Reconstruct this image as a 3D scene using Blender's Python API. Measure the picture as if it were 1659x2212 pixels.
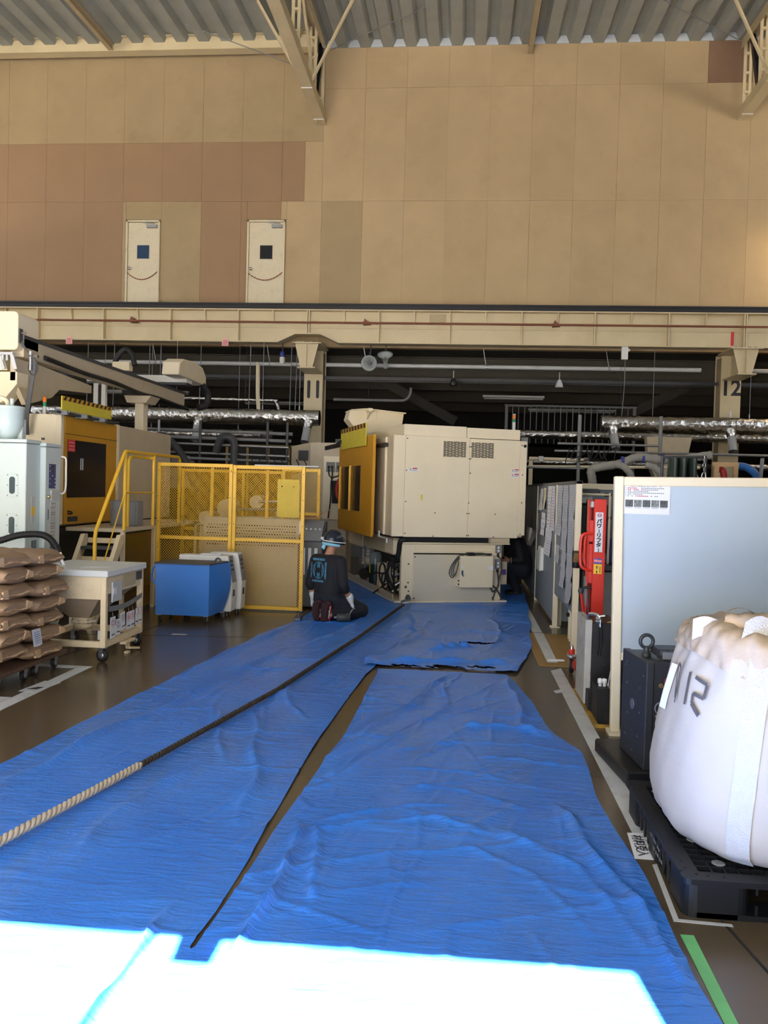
import bpy, bmesh, math, random
from mathutils import Vector, Matrix, Euler
import numpy as np

random.seed(7)
RNG = np.random.default_rng(11)
SC = bpy.context.scene
COL = SC.collection
for o in list(bpy.data.objects):
    bpy.data.objects.remove(o)

# ------------------------------------------------------------------ camera
cam_data = bpy.data.cameras.new('camera')
cam_data.sensor_fit = 'VERTICAL'
cam_data.sensor_height = 24.0
cam_data.lens = 1810.7 / 2212 * 24.0
cam_data.clip_end = 300
cam = bpy.data.objects.new('camera', cam_data)
COL.objects.link(cam)
PITCH, ROLL, YAW = -0.0280066, 0.02805966, -0.09148015
fwd = Vector((math.sin(YAW) * math.cos(PITCH), math.cos(YAW) * math.cos(PITCH), math.sin(PITCH)))
rgt = Vector((math.cos(YAW), -math.sin(YAW), 0))
upv = rgt.cross(fwd)
r2 = math.cos(ROLL) * rgt + math.sin(ROLL) * upv
u2 = -math.sin(ROLL) * rgt + math.cos(ROLL) * upv
cam.matrix_world = Matrix(((r2.x, u2.x, -fwd.x, 0), (r2.y, u2.y, -fwd.y, 0), (r2.z, u2.z, -fwd.z, 1.6), (0, 0, 0, 1)))
SC.camera = cam

# ------------------------------------------------------------------ sky, sun, exposure
SUN_EL = math.radians(50)
SUN_AZ = math.radians(7.2)            # light travels along +Y, turned a little to -X
world = bpy.data.worlds.new('world')
SC.world = world
world.use_nodes = True
wn = world.node_tree
wn.nodes.clear()
sky = wn.nodes.new('ShaderNodeTexSky')
sky.sky_type = 'NISHITA'
sky.sun_disc = False
sky.sun_elevation = SUN_EL
sky.sun_rotation = math.pi - SUN_AZ
sky.air_density = 1.0
sky.dust_density = 2.5
bg = wn.nodes.new('ShaderNodeBackground')
bg.inputs['Strength'].default_value = 0.55
wo = wn.nodes.new('ShaderNodeOutputWorld')
hs = wn.nodes.new('ShaderNodeHueSaturation')       # thin haze: a paler sky
hs.inputs['Saturation'].default_value = 0.22
wn.links.new(sky.outputs[0], hs.inputs['Color'])
wn.links.new(hs.outputs[0], bg.inputs['Color'])
wn.links.new(bg.outputs[0], wo.inputs['Surface'])

sun_data = bpy.data.lights.new('sun', 'SUN')
sun_data.energy = 170.0
sun_data.angle = math.radians(0.3)
sun_data.color = (1.0, 0.955, 0.88)
sun = bpy.data.objects.new('sun', sun_data)
COL.objects.link(sun)
sdir = Vector((-math.sin(SUN_AZ) * math.cos(SUN_EL), math.cos(SUN_AZ) * math.cos(SUN_EL), -math.sin(SUN_EL)))
sun.rotation_euler = sdir.to_track_quat('-Z', 'Y').to_euler()
sun.location = (3, -20, 25)

SC.view_settings.view_transform = 'Standard'
SC.view_settings.look = 'None'
SC.view_settings.gamma = 1.0
SC.view_settings.use_curve_mapping = False
SC.view_settings.exposure = 0.0

# ------------------------------------------------------------------ materials
def lin(c):
    r = []
    for x in c[:3]:
        x = x / 255.0
        r.append(x / 12.92 if x <= 0.04045 else ((x + 0.055) / 1.055) ** 2.4)
    return r

MATS = {}
def mat(name, rgb, rough=0.5, metal=0.0, var=0.10, scale=4.0, bump=0.0, bscale=60.0, grime=0.0, grime_rgb=(60, 48, 36), gscale=2.5, spec=0.5, alpha=1.0, stretch=None, coat=0.0, sub=0.0):
    m = bpy.data.materials.new(name)
    m.use_nodes = True
    nt = m.node_tree
    N, L = nt.nodes, nt.links
    b = N['Principled BSDF']
    tc = N.new('ShaderNodeTexCoord')
    src = tc.outputs['Object']
    if stretch:
        mp = N.new('ShaderNodeMapping')
        mp.inputs['Scale'].default_value = stretch
        L.new(src, mp.inputs['Vector'])
        src = mp.outputs[0]
    c = lin(rgb)
    nz = N.new('ShaderNodeTexNoise')
    nz.inputs['Scale'].default_value = scale
    nz.inputs['Detail'].default_value = 6
    nz.inputs['Roughness'].default_value = 0.6
    L.new(src, nz.inputs['Vector'])
    rp = N.new('ShaderNodeValToRGB')
    rp.color_ramp.elements[0].position = 0.3
    rp.color_ramp.elements[1].position = 0.7
    rp.color_ramp.elements[0].color = [x * (1 - var) for x in c] + [1]
    rp.color_ramp.elements[1].color = [min(1, x * (1 + var)) for x in c] + [1]
    L.new(nz.outputs[0], rp.inputs[0])
    col = rp.outputs[0]
    if grime > 0:
        n2 = N.new('ShaderNodeTexNoise')
        n2.inputs['Scale'].default_value = gscale
        n2.inputs['Detail'].default_value = 9
        n2.inputs['Roughness'].default_value = 0.72
        L.new(src, n2.inputs['Vector'])
        r2_ = N.new('ShaderNodeValToRGB')
        r2_.color_ramp.elements[0].position = 0.52
        r2_.color_ramp.elements[1].position = 0.78
        r2_.color_ramp.elements[0].color = (0, 0, 0, 1)
        r2_.color_ramp.elements[1].color = (grime, grime, grime, 1)
        L.new(n2.outputs[0], r2_.inputs[0])
        mx = N.new('ShaderNodeMixRGB')
        L.new(r2_.outputs[0], mx.inputs[0])
        L.new(col, mx.inputs[1])
        mx.inputs[2].default_value = lin(grime_rgb) + [1]
        col = mx.outputs[0]
    L.new(col, b.inputs['Base Color'])
    b.inputs['Roughness'].default_value = rough
    b.inputs['Metallic'].default_value = metal
    b.inputs['Specular IOR Level'].default_value = spec
    if coat:
        b.inputs['Coat Weight'].default_value = coat
        b.inputs['Coat Roughness'].default_value = 0.15
    if alpha < 1:
        b.inputs['Alpha'].default_value = alpha
    if bump > 0:
        n3 = N.new('ShaderNodeTexNoise')
        n3.inputs['Scale'].default_value = bscale
        n3.inputs['Detail'].default_value = 4
        L.new(src, n3.inputs['Vector'])
        bp = N.new('ShaderNodeBump')
        bp.inputs['Strength'].default_value = min(1, bump)
        bp.inputs['Distance'].default_value = 0.01
        L.new(n3.outputs[0], bp.inputs['Height'])
        L.new(bp.outputs[0], b.inputs['Normal'])
    MATS[name] = m
    return m

def emit(name, rgb, strength):
    m = bpy.data.materials.new(name)
    m.use_nodes = True
    b = m.node_tree.nodes['Principled BSDF']
    b.inputs['Base Color'].default_value = lin(rgb) + [1]
    b.inputs['Emission Color'].default_value = lin(rgb) + [1]
    b.inputs['Emission Strength'].default_value = strength
    MATS[name] = m
    return m

def glass(name, rgb, rough=0.05, alpha=0.35):
    m = bpy.data.materials.new(name)
    m.use_nodes = True
    b = m.node_tree.nodes['Principled BSDF']
    b.inputs['Base Color'].default_value = lin(rgb) + [1]
    b.inputs['Roughness'].default_value = rough
    b.inputs['Alpha'].default_value = alpha
    MATS[name] = m
    return m

mat('wall_tan', (173, 150, 114), .75, var=.05, scale=1.5, grime=.25, grime_rgb=(140, 108, 76), gscale=1.2)
mat('wall_cream', (176, 153, 117), .75, var=.05, scale=1.3, grime=.3, grime_rgb=(150, 118, 82), gscale=.9)
mat('wall_brown', (146, 117, 88), .75, var=.05, scale=1.2, grime=.2, grime_rgb=(150, 122, 90), gscale=1.0)
mat('wall_red', (128, 100, 78), .75, var=.06, scale=1.5)
mat('wall_olive', (158, 137, 103), .75, var=.05, scale=1.5, grime=.3, grime_rgb=(120, 95, 68), gscale=1.6)
mat('wall_inner', (150, 140, 120), .8, var=.06, scale=1.0)
mat('lower_wall_shade', (48, 48, 48), .8, var=.1, scale=.6)  # dark colour stands in for the rear bay's shade
mat('roof_grey', (154, 158, 152), .55, var=.06, scale=2.0, grime=.2, grime_rgb=(120, 112, 98), gscale=.8)
mat('roof_gap', (205, 212, 218), .5, var=.05)
mat('steel_cream', (202, 187, 152), .45, var=.05, scale=2.0, grime=.2, grime_rgb=(140, 112, 74), gscale=1.5)
mat('rail_dark', (34, 34, 38), .5, metal=.3, var=.1)
mat('rust_pipe', (120, 66, 42), .6, var=.15, scale=20)
mat('door_paint', (206, 194, 166), .5, var=.05, grime=.45, grime_rgb=(120, 102, 80), gscale=4)
mat('floor_brown', (87, 75, 57), .24, var=.16, scale=.9, grime=.35, grime_rgb=(70, 58, 44), gscale=.7, spec=.5)
mat('joint_dark', (30, 27, 24), .8)
mat('yard', (150, 146, 140), .85, var=.08, scale=.5)
mat('chrome', (210, 210, 210), .2, metal=1, var=.04)
mat('galv', (160, 162, 165), .42, metal=.85, var=.1, scale=12)
mat('black_plastic', (22, 24, 28), .42, var=.12, scale=12)
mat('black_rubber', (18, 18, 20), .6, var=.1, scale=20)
mat('dark_grey', (58, 60, 64), .5, var=.1, scale=10)
mat('mid_grey', (120, 122, 124), .5, var=.08, scale=8)
mat('light_grey', (188, 190, 190), .5, var=.05, scale=5)
mat('white_paint', (226, 226, 222), .4, var=.03, scale=5)
mat('paper', (226, 228, 232), .7, var=.03, scale=8)
mat('ink_faint', (150, 153, 160), .7)
mat('ink', (40, 42, 48), .7, var=.05)
mat('ink_red', (180, 50, 80), .7, var=.05)
mat('ink_blue', (52, 116, 176), .7, var=.05)

# ------------------------------------------------------------------ mesh builder
class M:
    def __init__(s):
        s.v = []; s.f = []; s.m = []; s.sm = []; s.cur = 0; s.smooth = False
    def _add(s, vs, fs, smooth=None):
        n = len(s.v)
        s.v.extend([tuple(map(float, p)) for p in vs])
        for f in fs:
            s.f.append([i + n for i in f]); s.m.append(s.cur); s.sm.append(s.smooth if smooth is None else smooth)
        return s
    def box(s, x0, y0, z0, x1, y1, z1):
        x0, x1 = min(x0, x1), max(x0, x1); y0, y1 = min(y0, y1), max(y0, y1); z0, z1 = min(z0, z1), max(z0, z1)
        return s._add([(x0, y0, z0), (x1, y0, z0), (x1, y1, z0), (x0, y1, z0), (x0, y0, z1), (x1, y0, z1), (x1, y1, z1), (x0, y1, z1)],
                      [(0, 3, 2, 1), (4, 5, 6, 7), (0, 1, 5, 4), (1, 2, 6, 5), (2, 3, 7, 6), (3, 0, 4, 7)])
    def obox(s, c, size, R=None):
        hx, hy, hz = [d / 2 for d in size]
        R = R or Matrix.Identity(3)
        c = Vector(c)
        vs = [c + R @ Vector(p) for p in [(-hx, -hy, -hz), (hx, -hy, -hz), (hx, hy, -hz), (-hx, hy, -hz), (-hx, -hy, hz), (hx, -hy, hz), (hx, hy, hz), (-hx, hy, hz)]]
        return s._add(vs, [(0, 3, 2, 1), (4, 5, 6, 7), (0, 1, 5, 4), (1, 2, 6, 5), (2, 3, 7, 6), (3, 0, 4, 7)])
    def bar(s, a, b, w, h, up=(0, 0, 1)):
        a, b = Vector(a), Vector(b)
        d = (b - a); L = d.length; d.normalize()
        u = Vector(up)
        if abs(d.dot(u)) > .98: u = Vector((0, 1, 0))
        x = d.cross(u).normalized(); z = x.cross(d)
        R = Matrix((x, d, z)).transposed()
        return s.obox((a + b) / 2, (w, L, h), R)
    def ring(s, c, d, r, n, ref=None):
        d = Vector(d).normalized()
        u = Vector(ref) if ref is not None else (Vector((0, 0, 1)) if abs(d.z) < .95 else Vector((1, 0, 0)))
        x = u.cross(d).normalized(); y = d.cross(x)
        return [Vector(c) + r * (math.cos(2 * math.pi * i / n) * x + math.sin(2 * math.pi * i / n) * y) for i in range(n)]
    def cyl(s, a, b, r0, r1=None, n=12, cap=True, smooth=True):
        r1 = r0 if r1 is None else r1
        d = Vector(b) - Vector(a)
        A = s.ring(a, d, r0, n); B = s.ring(b, d, r1, n)
        s._add(A + B, [(i, (i + 1) % n, n + (i + 1) % n, n + i) for i in range(n)], smooth)
        if cap:
            s._add(A, [tuple(reversed(range(n)))], False); s._add(B, [tuple(range(n))], False)
        return s
    def tube(s, pts, r, n=8, cap=True, closed=False, radii=None):
        pts = [Vector(p) for p in pts]
        k = len(pts)
        vs = []
        prev = None
        for i, p in enumerate(pts):
            if closed: d = pts[(i + 1) % k] - pts[i - 1]
            else: d = pts[min(i + 1, k - 1)] - pts[max(i - 1, 0)]
            d.normalize()
            if prev is None:
                u = Vector((0, 0, 1)) if abs(d.z) < .9 else Vector((1, 0, 0))
                x = u.cross(d).normalized()
            else:
                x = (prev - d * prev.dot(d)).normalized()
            prev = x
            y = d.cross(x)
            rr = radii[i] if radii else r
            vs += [p + rr * (math.cos(2 * math.pi * j / n) * x + math.sin(2 * math.pi * j / n) * y) for j in range(n)]
        fs = []
        for i in range(k if closed else k - 1):
            for j in range(n):
                a = i * n + j; b2 = i * n + (j + 1) % n
                i2 = (i + 1) % k
                fs.append((a, b2, i2 * n + (j + 1) % n, i2 * n + j))
        s._add(vs, fs, True)
        if cap and not closed:
            s._add(vs[:n], [tuple(reversed(range(n)))], False); s._add(vs[-n:], [tuple(range(n))], False)
        return s
    def lathe(s, prof, c=(0, 0, 0), n=20, axis='z', smooth=True):
        vs = []
        c = Vector(c)
        for r, z in prof:
            for i in range(n):
                a = 2 * math.pi * i / n
                p = (r * math.cos(a), r * math.sin(a), z)
                if axis == 'x': p = (z, p[0], p[1])
                elif axis == 'y': p = (p[1], z, p[0])
                vs.append(c + Vector(p))
        fs = []
        for k in range(len(prof) - 1):
            for i in range(n):
                fs.append((k * n + i, k * n + (i + 1) % n, (k + 1) * n + (i + 1) % n, (k + 1) * n + i))
        s._add(vs, fs, smooth)
        s._add(vs[:n], [tuple(reversed(range(n)))], False); s._add(vs[-n:], [tuple(range(n))], False)
        return s
    def prism(s, pts, a, b, axis='y'):
        """polygon pts (2-d) extruded from a to b: axis y -> (x,z), axis x -> (y,z), axis z -> (x,y)"""
        def P(p, t):
            return (p[0], t, p[1]) if axis == 'y' else (t, p[0], p[1]) if axis == 'x' else (p[0], p[1], t)
        n = len(pts)
        A = [P(p, a) for p in pts]; B = [P(p, b) for p in pts]
        area = sum(pts[i][0] * pts[(i + 1) % n][1] - pts[(i + 1) % n][0] * pts[i][1] for i in range(n))
        fs = [(i, (i + 1) % n, n + (i + 1) % n, n + i) for i in range(n)] + [tuple(reversed(range(n))), tuple(range(n, 2 * n))]
        return s._add(A + B, fs)
    def quad(s, *p):
        return s._add(p, [tuple(range(len(p)))])
    def grid(s, P, smooth=True, closed_u=False):
        """P[i][j] points"""
        ni, nj = len(P), len(P[0])
        fs = []
        for i in range(ni if closed_u else ni - 1):
            for j in range(nj - 1):
                i2 = (i + 1) % ni
                fs.append((i * nj + j, i2 * nj + j, i2 * nj + j + 1, i * nj + j + 1))
        return s._add([p for r in P for p in r], fs, smooth)
    def mesh(s, name, mats, off=(0, 0, 0), fix=True):
        me = bpy.data.meshes.new(name)
        ox, oy, oz = off
        me.from_pydata([(x - ox, y - oy, z - oz) for x, y, z in s.v], [], s.f)
        if isinstance(mats, str): mats = [mats]
        for k in mats: me.materials.append(MATS[k])
        me.polygons.foreach_set('material_index', s.m)
        me.polygons.foreach_set('use_smooth', s.sm)
        if fix:
            bm = bmesh.new(); bm.from_mesh(me)
            bmesh.ops.recalc_face_normals(bm, faces=bm.faces)
            bm.to_mesh(me); bm.free()
        me.update()
        return me
    def build(s, name, mats, parent=None, bev=0, label=None, fix=True, seg=1, off=None):
        if parent is not None:
            o0 = ORG.get(parent.name, (0, 0, 0))
            me = s.mesh(name, mats, o0, fix)
            o = bpy.data.objects.new(name, me)
            COL.objects.link(o)
            o.parent = parent
            ORG[o.name] = o0
        else:
            a = np.array(s.v)
            lo, hi = a.min(0), a.max(0)
            org = ((lo[0] + hi[0]) / 2, (lo[1] + hi[1]) / 2, lo[2]) if off is None else off
            me = s.mesh(name, mats, org, fix)
            o = bpy.data.objects.new(name, me)
            COL.objects.link(o)
            o.location = org
            ORG[o.name] = org
        if label: o['label'] = label
        if bev:
            bv = o.modifiers.new('bevel', 'BEVEL')
            bv.width = bev; bv.segments = seg; bv.limit_method = 'ANGLE'
            bv.angle_limit = math.radians(40)
        return o

ORG = {}
def thing(name, label, cat, loc=(0, 0, 0), rotz=0, group=None):
    """Empty at the base. rotz == 0: parts are written in world coordinates; else in local ones."""
    o = bpy.data.objects.new(name, None)
    COL.objects.link(o)
    o.empty_display_size = .1
    o.location = loc
    o.rotation_euler = (0, 0, rotz)
    o['label'] = label; o['category'] = cat
    if group: o['group'] = group
    ORG[o.name] = tuple(loc) if rotz == 0 else (0, 0, 0)
    return o
def tag(o, label, cat, group=None):
    o['label'] = label; o['category'] = cat
    if group: o['group'] = group
    return o
def struct(o, label=None):
    o['kind'] = 'structure'
    if label: o['label'] = label
    return o
def dup(root, loc=None, rotz=None, label=None, group=None):
    r = root.copy(); COL.objects.link(r)
    if loc is not None: r.location = loc
    if rotz is not None: r.rotation_euler = (0, 0, rotz)
    if label: r['label'] = label
    if group: r['group'] = group
    for ch in list(root.children):
        c = ch.copy(); COL.objects.link(c); c.parent = r
        for g in list(ch.children):
            d = g.copy(); COL.objects.link(d); d.parent = c
    return r
def piece(src, loc, parent, name=None):
    """another piece that shares mesh data; loc = offset of the piece"""
    o = bpy.data.objects.new(name or src.name.split('.')[0], src.data)
    COL.objects.link(o); o.parent = parent
    o.location = loc
    return o
def lettering(name, body, size, loc, x_dir, y_dir, material, parent, align='CENTER', line=1.0, depth=.0006, label=None, bold=0.0, xs=1.0, rotated=False):
    """flat lettering standing on a surface: loc in world (or local for rotated things)"""
    cu = bpy.data.curves.new(name, 'FONT')
    cu.body = body; cu.size = size; cu.align_x = align; cu.align_y = 'CENTER'
    cu.space_line = line; cu.extrude = depth; cu.offset = bold; cu.resolution_u = 2
    tmp = bpy.data.objects.new('lettering_tmp', cu)
    COL.objects.link(tmp)
    dg = bpy.context.evaluated_depsgraph_get()
    me = bpy.data.meshes.new_from_object(tmp.evaluated_get(dg))
    bpy.data.objects.remove(tmp)
    bpy.data.curves.remove(cu)
    x = Vector(x_dir).normalized(); y = Vector(y_dir).normalized(); z = x.cross(y)
    o0 = Vector(ORG.get(parent.name, (0, 0, 0))) if parent else Vector((0, 0, 0))
    R = Matrix((x * xs, y, z)).transposed()
    T = Matrix.Translation(Vector(loc) - o0) @ R.to_4x4()
    me.transform(T)
    me.materials.clear(); me.materials.append(MATS[material])
    o = bpy.data.objects.new(name, me)
    COL.objects.link(o)
    if parent: o.parent = parent
    if label: o['label'] = label
    return o
def ORD(i):
    return ['first', 'second', 'third', 'fourth', 'fifth', 'sixth', 'seventh', 'eighth', 'ninth', 'tenth', 'eleventh', 'twelfth'][i]
def bez(p0, p1, p2, p3, n=16):
    p0, p1, p2, p3 = map(Vector, (p0, p1, p2, p3))
    return [((1 - t) ** 3) * p0 + 3 * t * (1 - t) ** 2 * p1 + 3 * t * t * (1 - t) * p2 + t ** 3 * p3 for t in [i / n for i in range(n + 1)]]
def smooth_path(pts, n=6):
    """Catmull-Rom through the points"""
    P = [Vector(p) for p in pts]
    P = [2 * P[0] - P[1]] + P + [2 * P[-1] - P[-2]]
    out = []
    for i in range(1, len(P) - 2):
        for k in range(n):
            t = k / n
            out.append(.5 * ((2 * P[i]) + (P[i + 1] - P[i - 1]) * t + (2 * P[i - 1] - 5 * P[i] + 4 * P[i + 1] - P[i + 2]) * t * t + (3 * P[i] - P[i - 1] - 3 * P[i + 1] + P[i + 2]) * t ** 3))
    out.append(P[-2])
    return out

# ================================================================== the setting
# floor slab with sawn joints
f = M().box(-13, -1.5, -.2, 11, 31, 0).build('floor', 'floor_brown')
struct(f, 'brown coated concrete floor')
j = M()
for a, b in (((-4.2, 8.3), (-2.05, 8.62)), ((-3.62, 6.9), (-3.3, 9.2)), ((1.02, 3.3), (1.16, 2.4))):
    a = Vector((a[0], a[1], .0008)); b = Vector((b[0], b[1], .0008))
    j.bar(a, b, .012, .0012)
j.build('floor_joint', 'joint_dark', f)
g = M().box(-40, -45, -.22, 40, -1.5, -.02).build('ground_yard', 'yard')
struct(g, 'pale concrete yard outside the open shutter')

# back wall above the crane girder: boards about 0.91 m wide, each its own piece
WY = 18.5
wall = M().box(-13, WY + .02, 4.7, 11, WY + .2, 12.2).build('wall_back', 'wall_olive')
struct(wall, 'tall tan boarded wall above the crane girder')
PW = .91
def board(x0, x1, z0, z1, m):
    b = M().box(x0 + .002, WY, z0 + .002, x1 - .002, WY + .02, z1 - .002)
    b.build('wall_panel', m, wall)
DOORS = ((-7.72, -6.93), (-4.93, -4.07))
DTOP = 7.49
for k in range(-12, 16):
    x0 = -3.27 + PW * k; x1 = x0 + PW
    if x1 < -13 or x0 > 11: continue
    x0 = max(x0, -13); x1 = min(x1, 11)
    xc = (x0 + x1) / 2
    if xc > -3.6:                                   # right of the truss
        rows = [(4.7, 7.91), (7.91, 10.36), (10.36, 12.2)]
        for r, (z0, z1) in enumerate(rows):
            m = 'wall_cream' if (k + r) % 3 else 'wall_tan'
            if r == 0 and k == 0: m = 'wall_brown_l' if False else 'wall_olive'
            if xc > 4.6 and r == 2 and xc < 5.6: m = 'wall_red'
            board(x0, x1, z0, z1, m)
    else:
        rows = [(4.7, 7.91), (7.91, 9.22), (9.22, 12.2)]
        for r, (z0, z1) in enumerate(rows):
            m = 'wall_olive' if r == 2 else 'wall_brown'
            if r == 0 and (-7.9 < xc < -6.1): m = 'wall_olive'
            if r == 0 and (-4.1 < xc): m = 'wall_tan'
            if r == 1 and k == -1:                   # narrow light strip beside the truss
                board(x0, -3.67, z0, z1, 'wall_brown'); board(-3.67, x1, z0, z1, 'wall_tan'); continue
            # door openings
            cuts = [(a - .02, b + .02) for a, b in DOORS if a < x1 and b > x0]
            if r == 0 and cuts:
                a, b = cuts[0]
                if a > x0: board(x0, a, z0, z1, m)
                if b < x1: board(b, x1, z0, z1, m)
                board(max(a, x0), min(b, x1), DTOP + .02, z1, m)
            else:
                board(x0, x1, z0, z1, m)

# the two service doors high in the wall
mat('pane_blue', (38, 62, 92), .12, var=.1, scale=3)
mat('pane_dark', (20, 24, 32), .12, var=.1, scale=3)
for n, (x0, x1) in enumerate(DOORS):
    d = M().box(x0 + .05, WY - .02, 5.3, x1 - .04, WY + .015, DTOP - .05).build('door_%d' % (n + 1), 'door_paint', bev=.004)
    struct(d, 'cream steel door high in the wall, %s of the two' % ('left' if n == 0 else 'right'))
    fr = M()
    fr.box(x0, WY - .05, 5.3, x0 + .045, WY + .02, DTOP); fr.box(x1 - .035, WY - .05, 5.3, x1, WY + .02, DTOP)
    fr.box(x0, WY - .05, DTOP - .045, x1, WY + .02, DTOP)
    fr.build('door_frame', 'door_paint', d, bev=.004)
    sh = M().box(x0 + .046, WY - .01, 5.3, x0 + .11, WY - .004, DTOP - .05)
    cx = (x0 + x1) / 2
    M().box(cx - .13, WY - .028, 6.63, cx + .15, WY - .018, 6.93).build('window_pane', 'pane_blue' if n == 0 else 'pane_dark', d)
    w = M(); w.box(cx - .15, WY - .03, 6.93, cx + .17, WY - .018, 6.945); w.box(cx - .15, WY - .03, 6.615, cx + .17, WY - .018, 6.63)
    w.box(cx - .145, WY - .03, 6.615, cx - .13, WY - .018, 6.945); w.box(cx + .15, WY - .03, 6.615, cx + .165, WY - .018, 6.945)
    w.build('window_frame', 'door_paint', d)
    k_ = M().lathe([(.012, 0), (.012, -.03), (.035, -.04), (.038, -.06), (.028, -.075), (.001, -.08)], (x0 + .11, WY - .02, 6.40), 14, 'y')
    k_.build('door_knob', 'chrome', d)
    c = M()
    c.box(x1 - .30, WY - .085, 7.31, x1 - .06, WY - .02, 7.38)
    c.bar((x1 - .1, WY - .10, 7.40), (x1 - .38, WY - .11, 7.415), .012, .02); c.bar((x1 - .38, WY - .11, 7.415), (x1 - .2, WY - .05, 7.44), .012, .02)
    c.build('door_closer', 'galv', d, bev=.004)
    ch = M(); pts = []
    for i in range(25):
        t = i / 24
        pts.append((x0 + .06 + (x1 - x0 - .1) * t, WY - .06, 6.30 - .16 * (1 - (2 * t - 1) ** 2) + .03 * t))
    for i in range(24):
        p, q = Vector(pts[i]), Vector(pts[i + 1])
        c0 = (p + q) / 2
        ch.bar(c0 - (q - p) * .62, c0 + (q - p) * .62, .024 if i % 2 else .008, .008 if i % 2 else .024)
    ch.build('safety_chain', 'rust_pipe', d)

# room sides and the wall behind the camera with its open shutter
for nm, xa, xb in (('wall_left', -13.2, -13), ('wall_right', 11, 11.2)):          # side walls; the high window band is added to brighten the back
    w = M(); w.box(xa, -1.7, 0, xb, 31, 6.2); w.box(xa, -1.7, 9.6, xb, 31, 12.2); w.box(xa, -1.7, 6.2, xb, .5, 9.6); w.box(xa, 17.2, 6.2, xb, 31, 9.6)
    for y in (4.5, 8.7, 12.9): w.box(xa, y, 6.2, xb, y + .25, 9.6)
    struct(w.build(nm, 'wall_inner'), 'side wall with a high window band added for more light')
OX0, OX1, OZ = -8.5, 1.186, 5.43
wf = M()
wf.box(-13, -1.7, OZ, 11, -1.5, 11.0); wf.box(-13, -1.7, 0, OX0, -1.5, OZ); wf.box(OX1, -1.7, 0, 11, -1.5, OZ)
struct(wf.build('wall_front', 'wall_inner'), 'wall with the open shutter behind the camera')

# folded-plate roof, sheet by sheet, rising a little towards the back wall
ceil = bpy.data.objects.new('ceiling', None); COL.objects.link(ceil); struct(ceil, 'grey folded-plate steel roof')
ORG['ceiling'] = (0, 0, 0)
SL = .045
def roof_z(y): return 11.24 + (y - WY) * SL
sheet = M()
prof = [(-.25, 0), (-.135, 0), (-.07, .155), (.07, .155), (.135, 0), (.25, 0)]
ys = (-1.7, 18.62)
P = [[(px, y, roof_z(y) + pz) for y in ys] for px, pz in prof]
sheet.grid(P, smooth=False)
top = [[(px, y, roof_z(y) + pz + .008) for y in ys] for px, pz in prof]
sheet.grid(top, smooth=False)
s0 = sheet.build('roof_sheet', 'roof_grey', ceil, fix=False)
s0.location = (-1.634 - .5 * 23, 0, 0)
gapm = M().prism([(-.135, 11.235), (.135, 11.235), (.07, 11.40), (-.07, 11.40)], WY - .03, WY - .005, 'y')
g0 = gapm.build('end_closure', 'roof_gap', ceil)
g0.location = (-1.634 - .5 * 23, 0, 0)
for k in range(1, 49):
    x = -1.634 + .5 * (k - 23)
    if -13 < x < 11:
        piece(s0, (x, 0, 0), ceil)
        if x > -3.2: piece(g0, (x, 0, 0), ceil)
# slim roof beams running to the wall half-way between the trusses, and the edge beam left of the truss
mat('beam_tan', (176, 160, 128), .6, var=.06)
for i, x in enumerate((1.18, -7.95)):
    b = M()
    zz = lambda y: roof_z(y) - .04
    for w, h, dz in ((.10, .012, 0), (.012, .16, -.08), (.10, .012, -.16)):
        b.bar((x, 4, zz(4) + dz), (x, WY - .01 - .4 * i, zz(WY) + dz), w, h)
    o = b.build('roof_beam', 'beam_tan')
    tag(o, ('slim steel roof beam meeting the wall right of the truss', 'slim steel roof beam dropping onto the cream edge beam')[i], 'beam', 'slim roof beams')
e = M()
e.box(-13, 18.0, 11.33, -3.45, 18.25, 11.35); e.box(-13, 18.0, 11.02, -3.45, 18.25, 11.04); e.box(-13, 18.08, 11.04, -3.45, 18.1, 11.33)
e.box(-8.02, 18.0, 11.03, -7.99, 18.1, 11.34)
tag(e.build('edge_beam', 'steel_cream'), 'long cream edge beam under the roof left of the truss', 'beam')
# thin bracing rods under the roof
for i, (a, b, lab) in enumerate((((-5.9, 16.9, 10.95), (-3.4, 17.6, 10.3), 'thin brace rod running to the truss from the left'),
                       ((-3.1, 18.2, 11.05), (-1.0, 16.6, 11.0), 'thin brace rod under the roof right of the truss'),
                       ((3.4, 16.3, 10.9), (5.5, 18.2, 11.05), 'thin brace rod near the right-hand truss'))):
    tag(M().cyl(a, b, .010, n=6).build('brace_rod', 'mid_grey'), lab, 'rod', 'roof brace rods')

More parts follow.
